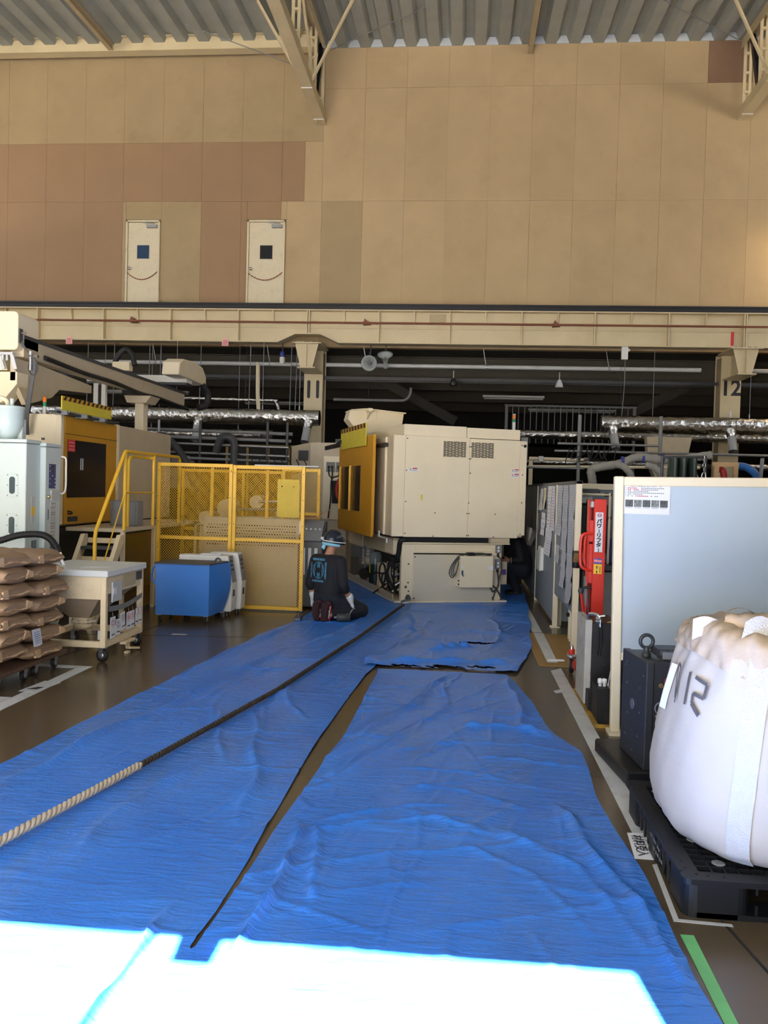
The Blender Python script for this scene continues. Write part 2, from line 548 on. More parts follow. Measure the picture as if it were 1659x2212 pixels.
# ------------------------------------------------------------------ roof trusses
def truss(x, label, sgn):
    t = thing('roof_truss', label, 'truss', (x, 10, 9.6), 0, 'roof trusses')
    zc = 9.68
    ch = M()
    y1 = WY - .02; y0 = 6.0
    for dx in (-.105, .105): ch.bar((x + dx, y0, zc), (x + dx, y1, zc), .012, .19)
    ch.bar((x, y0, zc - .1), (x, y1, zc - .1), .22, .014)
    ch.build('bottom_chord', 'steel_cream', t)
    tc = M()
    for dx in (-.08, .08): tc.bar((x + dx, y0, roof_z(y0) - .12), (x + dx, y1, roof_z(y1) - .12), .012, .16)
    tc.bar((x, y0, roof_z(y0) - .03), (x, y1, roof_z(y1) - .03), .2, .012)
    tc.build('top_chord', 'steel_cream', t)
    for k, (ya, yb) in enumerate(((18.30, 18.30), (17.35, 17.35), (15.6, 15.6))):       # uprights: pairs of angles
        m = M()
        for dx in (-.055, .055): m.bar((x + dx, ya, zc + .02), (x + dx, yb, roof_z(yb) - .1), .06, .03, (0, 1, 0))
        for q in range(3): m.box(x - .06, ya - .03, zc + .35 + .4 * q, x + .06, ya + .03, zc + .40 + .4 * q)
        m.build('upright', 'steel_cream', t)
    for k, (ya, yb) in enumerate(((17.3, 15.7), (15.5, 17.2 - .1))):
        m = M()
        m.bar((x + (-.06 if k else .06), ya, zc + .1), (x + (-.06 if k else .06), yb, roof_z(yb) - .15), .05, .05)
        m.build('diagonal', 'steel_cream', t)
    m = M().bar((x + .04, 17.62, zc + .12), (x + .04, 18.15, roof_z(18.2) - .1), .10, .12)
    m.build('gusset_brace', 'pane_dark', t)
    st = M()
    for yy in (18.18, 16.75): st.box(x - .115, yy, zc - .125, x + .115, yy + .02, zc - .105)
    st.build('splice_strip', 'white_paint', t)
    en = M().box(x - .115, 18.2, zc - .118, x + .115, 18.48, zc - .108)
    for bx in (-.07, .07):
        for by in (18.27, 18.40): en.cyl((x + bx, by, zc - .108), (x + bx, by, zc - .135), .014, n=6)
    en.build('end_plate', 'steel_cream', t)
    kn = M()
    for s_ in (-1, 1):
        kn.bar((x + s_ * .1, 16.75, zc + .02), (x + s_ * .95, 16.4, roof_z(16.4) - .05), .045, .045)
    kn.build('knee_brace', 'steel_cream', t)
    return t
truss(-3.33, 'cream steel roof truss meeting the wall above the two doors', 1)
truss(5.66, 'cream steel roof truss at the far right, cut by the frame', -1)

# ------------------------------------------------------------------ columns and crane girder
CX = (-3.36, 5.64)
def column(x, label):
    t = thing('steel_column', label, 'column', (x, 18.75, 0), 0, 'crane columns')
    c = M()
    c.box(x - .21, 18.52, 0, x + .21, 18.54, 4.68); c.box(x - .21, 18.94, 0, x + .21, 18.96, 4.68); c.box(x - .008, 18.54, 0, x + .008, 18.94, 4.68)
    c.build('shaft', 'steel_cream', t)
    c2 = M().box(x + .17, 18.54, 0, x + .185, 18.94, 4.6) if x < 0 else M().box(x - .185, 18.54, 0, x - .17, 18.94, 4.6)
    c2.build('cover_plate', 'beam_tan', t)
    b = M()
    b.prism([(x - .25, 4.62), (x + .25, 4.62), (x + .13, 4.12), (x - .13, 4.12)], 17.62, 17.65, 'y')
    b.build('bracket_plate', 'steel_cream', t)
    b = M(); b.box(x - .012, 17.56, 4.14, x + .012, 17.62, 4.6); b.build('stiffener', 'steel_cream', t)
    b = M(); b.box(x - .18, 17.55, 4.10, x + .20, 18.52, 4.125); b.box(x - .30, 17.55, 4.62, x + .32, 18.52, 4.645)
    b.box(x - .01, 17.65, 4.125, x + .01, 18.52, 4.62)
    b.build('bracket_flange', 'steel_cream', t)
    bo = M()
    for dx in (-.2, -.08, .08, .2): bo.cyl((x + dx, 17.66, 4.645), (x + dx, 17.66, 4.68), .022, n=6)
    bo.build('bolt', 'galv', t)
    return t
tl = column(CX[0], 'cream steel column behind the duct, with two dark slots')
sl = M()
for dx in (-.10, .10):
    pts = [(CX[0] + dx + .035 * math.cos(a), (3.93 if math.sin(a) >= 0 else 3.60) + .035 * math.sin(a)) for a in [i * math.pi / 8 for i in range(16)]]
    sl.prism(pts, 18.51, 18.525, 'y')
sl.build('slot', 'rail_dark', tl)
tr = column(CX[1], 'cream steel column painted with the number 12')
lettering('number', '12', .46, (CX[1] + .0, 18.515, 3.93), (1, 0, 0), (0, 0, 1), 'ink', tr, bold=.012, xs=.95)
M().box(CX[1] + .0, 18.51, 3.15, CX[1] + .035, 18.52, 3.45).build('sticker', 'paper', tr)

def girder(x0, x1, label, haunch0=False, haunch1=False):
    t = thing('crane_girder', label, 'girder', ((x0 + x1) / 2, 17.85, 4.65), 0, 'crane girder spans')
    zb, zt = 4.68, 5.34
    hz = 4.86
    pts = [(x0, zb), (x1, zb), (x1, zt), (x0, zt)]
    if haunch0: pts = [(x0, hz), (x0 + .27, hz), (x0 + .66, zb)] + pts[1:]
    if haunch1:
        i = pts.index((x1, zb)); pts[i:i + 1] = [(x1 - .66, zb), (x1 - .27, hz), (x1, hz)]
    M().prism(pts, 17.84, 17.86, 'y').build('web', 'steel_cream', t)
    fl = M()
    xs = [p for p in pts if p[1] < 5.2]
    xs.sort()
    for a, b in zip(xs, xs[1:]):
        fl.bar((a[0], 17.85, a[1] - .01), (b[0], 17.85, b[1] - .01), .30, .022)
    fl.build('bottom_flange', 'steel_cream', t)
    M().box(x0, 17.68, zt, x1, 18.02, zt + .022).build('top_flange', 'steel_cream', t)
    r = M(); r.box(x0, 17.70, zt + .022, x1, 17.95, zt + .06); r.box(x0, 17.78, zt + .06, x1, 17.86, zt + .14); r.box(x0, 17.76, zt + .13, x1, 17.88, zt + .165)
    r.build('crane_rail', 'rail_dark', t)
    seam = M().box(x0, 17.835, 4.985, x1, 17.84, 4.99); seam.build('weld_seam', 'beam_tan', t)
    n = round((x1 - x0) / .75)
    for k in range(n + 1):
        x = x0 + .02 + (x1 - x0 - .04) * k / n
        full = (k % 2 == 0)
        bot = zb
        if haunch0 and x < x0 + .3 or haunch1 and x > x1 - .3: bot = hz
        m = M()
        if full: m.box(x - .012, 17.70, bot, x + .012, 17.84, zt)
        else: m.prism([(17.72, zt), (17.84, zt), (17.84, zt - .24), (17.80, zt - .24)], x - .012, x + .012, 'x')
        m.build('stiffener', 'steel_cream', t)
    return t
def conduit(x0, x1, label):
    t = thing('conduit_pipe', label, 'pipe', ((x0 + x1) / 2, 17.66, 5.0), 0, 'rusty conduit lengths')
    M().cyl((x0, 17.66, 5.075), (x1, 17.66, 5.075), .022, n=8).build('pipe', 'rust_pipe', t)
    x = x0 + 1.2
    while x < x1 - .3:
        M().prism([(x - .02, 5.05), (x + .14, 5.06), (x + .02, 5.17)], 17.64, 17.82, 'y').build('bracket', 'rust_pipe', t)
        x += 3.95
    return t
girder(-12.4, CX[0], 'cream crane girder span running to the left from the slotted column', False, True)
girder(CX[0], CX[1], 'cream crane girder span between the two columns', True, False)
girder(CX[1], 11, 'cream crane girder span at the right edge past column 12')
conduit(-12.4, CX[0], 'rusty thin conduit along the left girder span')
conduit(CX[0], CX[1], 'rusty thin conduit along the middle girder span')
conduit(CX[1], 10.9, 'rusty thin conduit along the right end girder span')

# small things fixed to the girder
mat('pink_paper', (226, 176, 176), .7, var=.1, scale=30)
mat('red_tape', (196, 40, 48), .5)
for x, lab in ((-8.62, 'pink paper tag on the girder edge, above the grey robot beam'), (-5.14, 'pink paper tag on the girder edge, left of the slotted column')):
    t = thing('paper_tag', lab, 'tag', (x, 17.68, 4.6), 0, 'pink paper tags')
    M().prism([(x - .07, 4.56), (x + .07, 4.56), (x + .07, 4.68), (x, 4.74), (x - .07, 4.68)], 17.662, 17.666, 'y').build('card', 'pink_paper', t)
    pr = M()
    for q in range(4): pr.box(x - .05, 17.659, 4.585 + q * .028, x + .05, 17.662, 4.595 + q * .028)
    pr.build('print', 'red_tape', t)
tag(M().box(5.34, 17.655, 4.69, 5.40, 17.66, 4.97).build('red_strip', 'red_tape'), 'short red tape strip on the girder beside column 12', 'tape')
tag(M().box(-.78, 17.825, 5.10, -.44, 17.835, 5.30).build('girder_plate', 'beam_tan', bev=.003), 'faded rating plate on the middle girder span', 'plate')
t = thing('junction_box', 'small white box hung under the girder with a cable to the right duct', 'box', (3.24, 17.66, 4.4))
M().box(3.18, 17.62, 4.38, 3.31, 17.70, 4.64).build('case', 'white_paint', t, bev=.008)
M().box(3.31, 17.64, 4.55, 3.345, 17.68, 4.60).build('plug', 'white_paint', t)
M().tube([(3.26, 17.66, 4.38), (3.27, 17.68, 3.9), (3.24, 17.7, 3.24)], .008, 6).build('cable', 'mid_grey', t)
M().tube([(3.22, 17.66, 4.38), (3.17, 17.68, 4.1), (3.24, 17.7, 3.24)], .005, 6).build('cable', 'dark_grey', t)

# ------------------------------------------------------------------ dark lower bay behind the columns
mat('bay_deck_shade', (54, 52, 48), .8, var=.08)  # deck colour darkened to carry the shade of the unlit bay
mat('bay_beam_shade', (74, 70, 62), .7, var=.06)  # beam colour darkened as well, shade put into the paint
struct(M().box(-13, 18.72, 4.72, 11, 31, 4.9).build('ceiling_lower', 'bay_deck_shade'), 'low deck over the rear bay, toned dark for shade')
struct(M().box(-13, 30.8, 0, 11, 31, 4.75).build('wall_rear', 'lower_wall_shade'), 'wall at the end of the rear bay, toned dark for shade')
for i, y in enumerate((19.9, 22.2, 25, 28)):
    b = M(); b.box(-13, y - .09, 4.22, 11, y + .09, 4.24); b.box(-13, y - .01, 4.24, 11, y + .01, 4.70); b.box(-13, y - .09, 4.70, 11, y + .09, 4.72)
    tag(b.build('cross_beam', 'bay_beam_shade'), '%s cross beam under the rear deck, counted from the columns' % ORD(i), 'beam', 'rear bay cross beams')
for x, lab in ((-.9, 'slanting brace beam toned dark for shade in the rear bay behind the horn speakers'), (4.1, 'slanting brace beam toned dark for shade in the rear bay left of column 12')):
    sg = 1 if x < 0 else -1
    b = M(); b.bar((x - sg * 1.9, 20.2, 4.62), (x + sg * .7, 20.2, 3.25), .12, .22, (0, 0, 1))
    tag(b.build('brace_beam', 'bay_deck_shade'), lab, 'beam', 'rear bay braces')
# lamp tubes, conduit, cable ladder
mat('tube_white', (184, 186, 188), .35)
for a, b, y, z, r, lab in ((-13, -3.6, 18.3, 4.28, .045, 'long white pipe under the girder left of the slotted column'),
                      (-3.05, 4.95, 18.3, 4.28, .045, 'long white pipe under the girder between the columns'),
                      (5.95, 11, 18.3, 4.28, .045, 'white pipe under the girder right of column 12')):
    t = thing('ceiling_pipe', lab, 'pipe', ((a + b) / 2, y, z), 0, 'white pipes under the girder')
    M().cyl((a, y, z), (b, y, z), r, n=12).build('pipe', 'tube_white', t)
    x = a + .9
    while x < b:
        M().bar((x, y, z), (x - .08, y, 4.70), .014, .006).build('hanger', 'galv', t); M().cyl((x - .02, y, z), (x + .02, y, z), r + .012, n=12).build('clamp_ring', 'galv', t)
        x += 2.6
ladder = thing('cable_ladder', 'grey cable ladder hanging behind the white pipe', 'cable tray', (0, 18.9, 4.05))
for yy in (18.75, 19.05): M().box(-13, yy - .012, 4.02, 11, yy + .012, 4.09).build('side_rail', 'dark_grey', ladder)
rg = M().box(-.012, 18.76, 4.045, .012, 19.04, 4.065).build('rung', 'dark_grey', ladder)
rg.location = (-12.6, 0, 0)
for k in range(1, 62):
    piece(rg, (-12.6 + k * .38, 0, 0), ladder)
for i, (x, y, w) in enumerate(((-8.2, 21.2, 2.2), (1.2, 20.9, 1.5), (-5.2, 23.4, 2.0), (3.0, 24, 2.4))):
    t = thing('tube_lamp', ('unlit tube lamp above the grey robot arm', 'unlit tube lamp above the machine with the signal light', 'unlit tube lamp deep in the rear bay at left', 'unlit tube lamp deep in the rear bay at right')[i], 'lamp', (x, y, 3.9), 0, 'rear bay tube lamps')
    M().box(x - w / 2, y - .06, 3.92, x + w / 2, y + .06, 3.97).build('body', 'light_grey', t)
    for dy in (-.04, .04): M().cyl((x - w / 2 + .03, y + dy, 3.895), (x + w / 2 - .03, y + dy, 3.895), .016, n=8).build('tube', 'tube_white', t)
    for dx in (-w / 3, w / 3): M().cyl((x + dx, y, 3.97), (x + dx, y, 4.72), .006, n=5).build('hanger', 'dark_grey', t)
# horn speakers
mat('horn_grey', (150, 156, 156), .4, var=.05)
for x, lab, rx in ((-2.03, 'left grey horn speaker, its mouth turned to the camera', 0), (-1.70, 'right grey horn speaker, tilted down and away', .9)):
    t = thing('horn_speaker', lab, 'speaker', (x, 17.9, 4.27), 0, 'horn speakers under the girder')
    h = M()
    pr = [(.022, 0), (.04, -.06), (.07, -.13), (.12, -.19), (.165, -.215), (.172, -.21), (.165, -.20), (.11, -.17), (.06, -.11), (.03, -.05)]
    h.lathe([(.05, .10), (.055, .02), (.04, 0), (.05, -.05), (.08, -.12), (.13, -.19), (.168, -.215), (.160, -.205), (.12, -.175), (.07, -.11), (.03, -.04)], (0, 0, 0), 24, 'y')
    Rm = Matrix.Rotation(-rx, 3, 'X') if rx else Matrix.Rotation(.15, 3, 'X')
    h.v = [tuple(Rm @ Vector(p) + Vector((x, 17.9, 4.27))) for p in h.v]
    h.build('horn', 'horn_grey', t)
    k = M().lathe([(.028, -.02), (.032, -.12), (.02, -.15), (.001, -.155)], (0, 0, 0), 14, 'y')
    k.v = [tuple(Rm @ Vector(p) + Vector((x, 17.9, 4.27))) for p in k.v]
    k.build('phase_plug', 'mid_grey', t)
    b = M(); b.cyl((x, 17.95, 4.30), (x, 17.95, 4.68), .014, n=6); b.box(x - .06, 17.93, 4.36, x + .06, 17.97, 4.40); b.build('bracket', 'dark_grey', t)
# rotating beacon under the girder left of the column
mat('beacon_blue', (40, 60, 130), .2)
t = thing('beacon_lamp', 'blue beacon lamp under the girder left of the slotted column', 'beacon', (-3.95, 17.95, 4.25))
M().lathe([(.05, 4.24), (.06, 4.27), (.06, 4.36), (.05, 4.38)], (-3.95, 17.95, 0), 14).build('base', 'white_paint', t)
M().lathe([(.055, 4.38), (.06, 4.44), (.045, 4.50), (.001, 4.52)], (-3.95, 17.95, 0), 14).build('dome', 'beacon_blue', t)
M().cyl((-3.95, 17.95, 4.5), (-3.95, 17.95, 4.72), .01, n=6).build('hanger', 'dark_grey', t)
# dark CCTV style spot lamps
for x, y, lab in ((-.25, 18.35, 'dark spot lamp hung under the white pipe, left one'), (2.02, 18.35, 'pale spot lamp hung under the white pipe, right one')):
    t = thing('spot_lamp', lab, 'lamp', (x, y, 3.9), 0, 'spot lamps under the pipe')
    M().cyl((x, y, 4.2), (x, y, 4.02), .012, n=6).build('stem', 'light_grey', t)
    M().lathe([(.03, 0), (.06, -.05), (.09, -.16), (.085, -.165)], (x, y, 4.04), 14).build('shade', 'black_plastic' if x < 0 else 'light_grey', t)

# ------------------------------------------------------------------ foil-clad ducts
def foil_mat():
    m = bpy.data.materials.new('foil'); m.use_nodes = True
    N, L = m.node_tree.nodes, m.node_tree.links
    b = N['Principled BSDF']
    b.inputs['Base Color'].default_value = (.62, .62, .62, 1); b.inputs['Metallic'].default_value = 1; b.inputs['Roughness'].default_value = .24
    tc = N.new('ShaderNodeTexCoord'); vo = N.new('ShaderNodeTexVoronoi'); vo.inputs['Scale'].default_value = 9
    nz = N.new('ShaderNodeTexNoise'); nz.inputs['Scale'].default_value = 14; nz.inputs['Detail'].default_value = 5
    L.new(tc.outputs['Object'], vo.inputs['Vector']); L.new(tc.outputs['Object'], nz.inputs['Vector'])
    ad = N.new('ShaderNodeMath'); ad.operation = 'ADD'
    L.new(vo.outputs['Distance'], ad.inputs[0]); L.new(nz.outputs[0], ad.inputs[1])
    bp = N.new('ShaderNodeBump'); bp.inputs['Strength'].default_value = .55; bp.inputs['Distance'].default_value = .03
    L.new(ad.outputs[0], bp.inputs['Height']); L.new(bp.outputs[0], b.inputs['Normal'])
    MATS['foil'] = m
foil_mat()
mat('nozzle_grey', (160, 162, 163), .45, var=.05)
def duct(x0, x1, y, z, r, label, nozzles=(), hang=()):
    t = thing('foil_duct', label, 'duct', ((x0 + x1) / 2, y, z), 0, 'foil clad ducts')
    m = M(); n = 28
    L_ = x1 - x0; k = int(L_ / .12)
    P = []
    for i in range(k + 1):
        x = x0 + L_ * i / k
        w = 0 if i in (0, k) else 1
        P.append([(x, y + (r + w * RNG.normal(0, .006)) * math.cos(2 * math.pi * j / n), z + (r + w * RNG.normal(0, .006)) * math.sin(2 * math.pi * j / n)) for j in range(n)])
        P[-1].append(P[-1][0])
    m.grid(P)
    m.cyl((x0 - .002, y, z), (x0, y, z), r, n=n); m.cyl((x1, y, z), (x1 + .002, y, z), r, n=n)
    m.build('duct_body', 'foil', t)
    x = x0 + .75
    while x < x1 - .2:
        M().cyl((x - .03, y, z), (x + .03, y, z), r + .006, n=n, cap=False).build('joint_band', 'foil', t); x += 1.15
    for nx, lean in nozzles:
        a = Vector((nx, y - r * .5, z - r * .5)); d = Vector((lean, -.32, -1)).normalized()
        q = M().cyl(a, a + d * .16, .115, .085, n=16); q.build('branch_collar', 'foil', t)
        q = M().cyl(a + d * .12, a + d * .50, .085, .085, n=18, cap=False); q.cyl(a + d * .12, a + d * .50, .078, .078, n=18, cap=False)
        q = q.build('nozzle', 'nozzle_grey', t)
        q = M().cyl(a + d * .42, a + d * .425, .077, n=18); q.build('nozzle_shade_disc', 'black_rubber', t)  # dark disc stands in for the shade inside the nozzle mouth
        q = M().cyl(a + d * .46, a + d * .505, .09, .09, n=18, cap=False); q.build('nozzle_rim', 'black_rubber', t)
    for hx in hang:
        h = M().cyl((hx, y, z + r), (hx, y, 4.68 if y < 18.1 else 4.73), .006, n=5); h.cyl((hx, y, z + r), (hx, y, z + r + .08), .016, n=6); h.build('hanger_wire', 'galv', t)
    return t
duct(2.82, 8.2, 17.7, 3.07, .165, 'front foil duct at right with two grey nozzles', ((3.05, .12), (5.40, .04)), (5.78,))
duct(-9.4, -3.06, 17.7, 3.06, .165, 'front foil duct at left with two grey nozzles', ((-5.68, -.02), (-3.28, -.1)), (-6.2, -4.3, -3.5))
duct(1.0, 8.2, 18.35, 2.86, .09, 'thin foil duct behind the right front duct', (), (4.0,))
duct(-8.0, -4.2, 18.35, 2.72, .11, 'thin foil duct behind the left front duct', (), (-5.0, -7.0))

# ------------------------------------------------------------------ blue tarps on the floor
def tarp_mat():
    m = bpy.data.materials.new('tarp_blue'); m.use_nodes = True
    N, L = m.node_tree.nodes, m.node_tree.links
    b = N['Principled BSDF']
    tc = N.new('ShaderNodeTexCoord')
    n1 = N.new('ShaderNodeTexNoise'); n1.inputs['Scale'].default_value = 1.2; n1.inputs['Detail'].default_value = 6
    L.new(tc.outputs['Object'], n1.inputs['Vector'])
    rp = N.new('ShaderNodeValToRGB')
    rp.color_ramp.elements[0].position = .3; rp.color_ramp.elements[1].position = .72
    rp.color_ramp.elements[0].color = lin((44, 114, 210)) + [1]; rp.color_ramp.elements[1].color = lin((58, 132, 230)) + [1]
    L.new(n1.outputs[0], rp.inputs[0])
    # worn greyish patches and scuffs
    n4 = N.new('ShaderNodeTexNoise'); n4.inputs['Scale'].default_value = .9; n4.inputs['Detail'].default_value = 8; n4.inputs['Roughness'].default_value = .7
    mp4 = N.new('ShaderNodeMapping'); mp4.inputs['Scale'].default_value = (2.2, .5, 1); mp4.inputs['Location'].default_value = (3, 1, 0)
    L.new(tc.outputs['Object'], mp4.inputs['Vector']); L.new(mp4.outputs[0], n4.inputs['Vector'])
    r4 = N.new('ShaderNodeValToRGB'); r4.color_ramp.elements[0].position = .50; r4.color_ramp.elements[1].position = .74
    r4.color_ramp.elements[0].color = (0, 0, 0, 1); r4.color_ramp.elements[1].color = (.55, .55, .55, 1)
    L.new(n4.outputs[0], r4.inputs[0])
    mx = N.new('ShaderNodeMixRGB'); L.new(r4.outputs[0], mx.inputs[0]); L.new(rp.outputs[0], mx.inputs[1]); mx.inputs[2].default_value = lin((92, 122, 168)) + [1]
    L.new(mx.outputs[0], b.inputs['Base Color'])
    b.inputs['Roughness'].default_value = .28
    b.inputs['Specular IOR Level'].default_value = .55
    # crackle of fine creases, longer across the sheet
    mp = N.new('ShaderNodeMapping'); mp.inputs['Scale'].default_value = (6, 22, 6)
    L.new(tc.outputs['Object'], mp.inputs['Vector'])
    n2 = N.new('ShaderNodeTexNoise'); n2.inputs['Scale'].default_value = 1.0; n2.inputs['Detail'].default_value = 5; n2.inputs['Roughness'].default_value = .6; n2.inputs['Distortion'].default_value = .6
    L.new(mp.outputs[0], n2.inputs['Vector'])
    bp = N.new('ShaderNodeBump'); bp.inputs['Strength'].default_value = .6; bp.inputs['Distance'].default_value = .02
    L.new(n2.outputs[0], bp.inputs['Height']); L.new(bp.outputs[0], b.inputs['Normal'])
    MATS['tarp_blue'] = m
tarp_mat()
def interp(y, pts):
    ys_ = [p[1] for p in pts]; xs_ = [p[0] for p in pts]
    return float(np.interp(y, ys_, xs_))
def seg_dist(X, Y, poly):
    """distance to a polyline and the parameter along it (0..1)"""
    best = np.full(X.shape, 1e9); par = np.zeros(X.shape)
    tot = sum(math.dist(a, b) for a, b in zip(poly, poly[1:])); acc = 0
    for a, b in zip(poly, poly[1:]):
        dx, dy = b[0] - a[0], b[1] - a[1]; L_ = math.hypot(dx, dy)
        t = np.clip(((X - a[0]) * dx + (Y - a[1]) * dy) / (L_ * L_), 0, 1)
        d = np.hypot(X - a[0] - t * dx, Y - a[1] - t * dy)
        k = d < best
        best[k] = d[k]; par[k] = (acc + t[k] * L_) / tot
        acc += L_
    return best, par
def tarp(name, label, left, right, y0, y1, folds, base, nx, ny, seed, holes=(), bumps=(), noise=.004, edge=(.012, .012)):
    rng = np.random.default_rng(seed)
    U = np.linspace(0, 1, nx); V = np.linspace(0, 1, ny)
    Y = np.repeat((y0 + (y1 - y0) * V)[None, :], nx, 0)
    XL = np.array([interp(y, left) for y in Y[0]]); XR = np.array([interp(y, right) for y in Y[0]])
    wl, wr = edge; XL = XL + wl * np.sin(Y[0] * 5.1 + seed) * np.sin(Y[0] * 1.7); XR = XR + wr * np.sin(Y[0] * 4.3 + seed)
    X = XL[None, :] + U[:, None] * (XR - XL)[None, :]
    Y = Y + .01 * np.sin(X * 9 + seed) * np.array([1 if v in (0, 1) else .2 for v in V])[None, :]
    Z = np.zeros_like(X)
    for poly, h, w in folds:
        wob = .025 * np.sin(Y * 6 + seed) + .012 * np.sin(X * 17 + Y * 11)
        d, t = seg_dist(X + wob * .6, Y + wob * .5, poly)
        fall = np.clip(np.minimum(t, 1 - t) * 7, 0, 1) ** .7
        amp = 1.3 * h * fall * (.75 + .25 * np.sin(t * 23 + seed))
        Z = Z + amp * np.exp(-(d / (w * .62)) ** 1.25)
    for q in range(130):                                      # many small creases
        cx = rng.uniform(XL.min(), XR.max()); cy = rng.uniform(y0, y1)
        a = rng.choice([rng.normal(0, .35), rng.normal(1.4, .3)]); l = rng.uniform(.15, .6)
        p = [(cx - l * math.cos(a), cy - l * math.sin(a)), (cx + rng.normal(0, .04), cy), (cx + l * math.cos(a), cy + l * math.sin(a))]
        d, t = seg_dist(X, Y, p)
        Z += rng.uniform(.003, .010) * np.clip(np.minimum(t, 1 - t) * 4, 0, 1) * np.exp(-(d / rng.uniform(.012, .028)) ** 1.4)
    for bx, by, r, h in bumps: Z += h * np.exp(-(((X - bx) ** 2 + (Y - by) ** 2) / r ** 2))
    for fx, fy, ph in ((3.1, 1.3, 0), (5.3, 2.9, 1), (9.7, 7.1, 2), (2.2, 8.3, 3)):
        Z += noise * .5 * (1 + np.sin(X * fx + ph + seed + 1.7 * np.sin(Y * .7)) * np.sin(Y * fy + 2 * ph))
    Z = Z + base
    m = M()
    V3 = [(X[i, k], Y[i, k], Z[i, k]) for i in range(nx) for k in range(ny)]
    fs = []
    for i in range(nx - 1):
        for k in range(ny - 1):
            cx, cy = X[i, k], Y[i, k]
            if any(((cx - hx) / rx) ** 2 + ((cy - hy) / ry) ** 2 < 1 + .5 * math.sin(cx * 60 + cy * 41) for hx, hy, rx, ry in holes): continue
            fs.append((i * ny + k, (i + 1) * ny + k, (i + 1) * ny + k + 1, i * ny + k + 1))
    m._add(V3, fs, True)
    o = m.build(name, 'tarp_blue', fix=False)
    return tag(o, label, 'tarp', 'blue tarps on the floor')
FA = [([(-2.34, 4.12), (-2.17, 5.14), (-1.98, 5.88), (-1.83, 6.69), (-1.67, 8.11)], .034, .05),
      ([(-2.27, 6.4), (-2.14, 7.33), (-2.02, 8.4), (-1.85, 9.49)], .03, .05),
      ([(-1.67, 5.75), (-1.54, 5.36), (-1.3, 4.61)], .02, .045), ([(-1.43, 5.8), (-1.23, 5.12), (-1.08, 4.46), (-.98, 3.78)], .026, .05),
      ([(-1.38, 6.59), (-1.29, 6.3), (-1.01, 5.58)], .018, .04), ([(-1.58, 3.2), (-1.62, 3.63), (-1.56, 3.97), (-1.44, 4.71)], .014, .08),
      ([(-1.85, 5.9), (-1.75, 6.67), (-1.49, 7.28)], .016, .045), ([(-1.5, 8.2), (-1.2, 9.6), (-1.1, 10.6)], .02, .05),
      ([(-1.02, 3.05), (-1.04, 2.6), (-1.06, 2.2), (-1.12, 1.7)], .03, .022)]
FB = [([(-.74, 3.88), (-.69, 3.78), (-.66, 3.54), (-.70, 3.08), (-.72, 2.65)], .042, .03), ([(-.62, 3.84), (-.57, 3.6), (-.53, 3.11)], .030, .035),
      ([(-.68, 3.78), (-.32, 3.94), (.06, 4.03)], .016, .025), ([(-.62, 3.9), (-.29, 4.12), (.01, 4.2)], .014, .025),
      ([(-.06, 7.22), (-.31, 6.08), (-.55, 5.45), (-.76, 4.67)], .032, .05), ([(-.09, 6.95), (-.07, 6.0), (-.33, 5.38), (-.62, 4.47)], .022, .045),
      ([(.42, 7.2), (.46, 6.66), (.47, 5.75), (.59, 5.46)], .032, .05), ([(.06, 5.67), (.43, 5.66), (.66, 5.52)], .030, .05),
      ([(.14, 5.0), (.46, 4.97), (.78, 4.9)], .016, .035), ([(.5, 4.32), (.69, 3.52), (.77, 2.76)], .028, .05),
      ([(.16, 3.97), (.55, 3.59), (.69, 2.9)], .018, .04), ([(-.24, 4.46), (.08, 4.41), (.38, 4.17)], .012, .03),
      ([(-.3, 4.75), (.1, 4.72), (.5, 4.5)], .010, .025), ([(.05, 3.75), (.35, 3.5), (.5, 3.0)], .012, .03), ([(-.4, 5.0), (0, 5.25), (.5, 5.3)], .012, .03)]
FC = [([(-.80, 7.42), (-.49, 7.62), (-.11, 7.68), (.35, 7.75), (.56, 7.55)], .042, .055), ([(-.26, 8.21), (.06, 8.53), (.2, 8.51)], .05, .05),
      ([(-.68, 7.88), (-.41, 8.95), (-.33, 10.26)], .034, .05), ([(-.58, 10.57), (-.45, 9.23), (-.54, 8.38)], .03, .05), ([(.3, 8.3), (.5, 9.4), (.4, 10.6)], .018, .05),
      ([(-.3, 9.2), (.2, 9.5), (.6, 9.3)], .014, .04)]
tarp('blue_tarp', 'long blue tarp at left under the rope and the kneeling worker',
     [(-2.7, 1.0), (-2.51, 4.41), (-2.37, 5.89), (-2.10, 8.74), (-1.92, 9.6), (-1.86, 10.4), (-1.8, 11.5), (-2.3, 14.5)],
     [(-.85, 1.0), (-.85, 2.70), (-.882, 2.76), (-.862, 3.01), (-.850, 3.46), (-.860, 3.8), (-.850, 5.29), (-.770, 7.07), (-.72, 7.4), (-.66, 9), (-.6, 14.5)], 1.0, 14.5, FA, .004, 130, 800, 3, edge=(.012, .003), bumps=((-1.33, 6.24, .09, .018),))
tarp('blue_tarp', 'wide blue tarp in the right foreground beside the pallet',
     [(-.93, 1.0), (-.93, 2.68), (-.862, 2.76), (-.826, 3.25), (-.818, 3.6), (-.812, 3.75), (-.765, 4.44), (-.70, 5.31), (-.675, 7.17), (-.70, 7.4)],
     [(.86, 1.0), (.839, 2.6), (.823, 2.84), (.82, 3.14), (.791, 3.76), (.766, 4.49), (.772, 5.25), (.666, 5.57), (.607, 6.07), (.50, 7.0), (.44, 7.4)], 1.0, 7.32, FB, .006, 130, 470, 5, edge=(.003, .012))
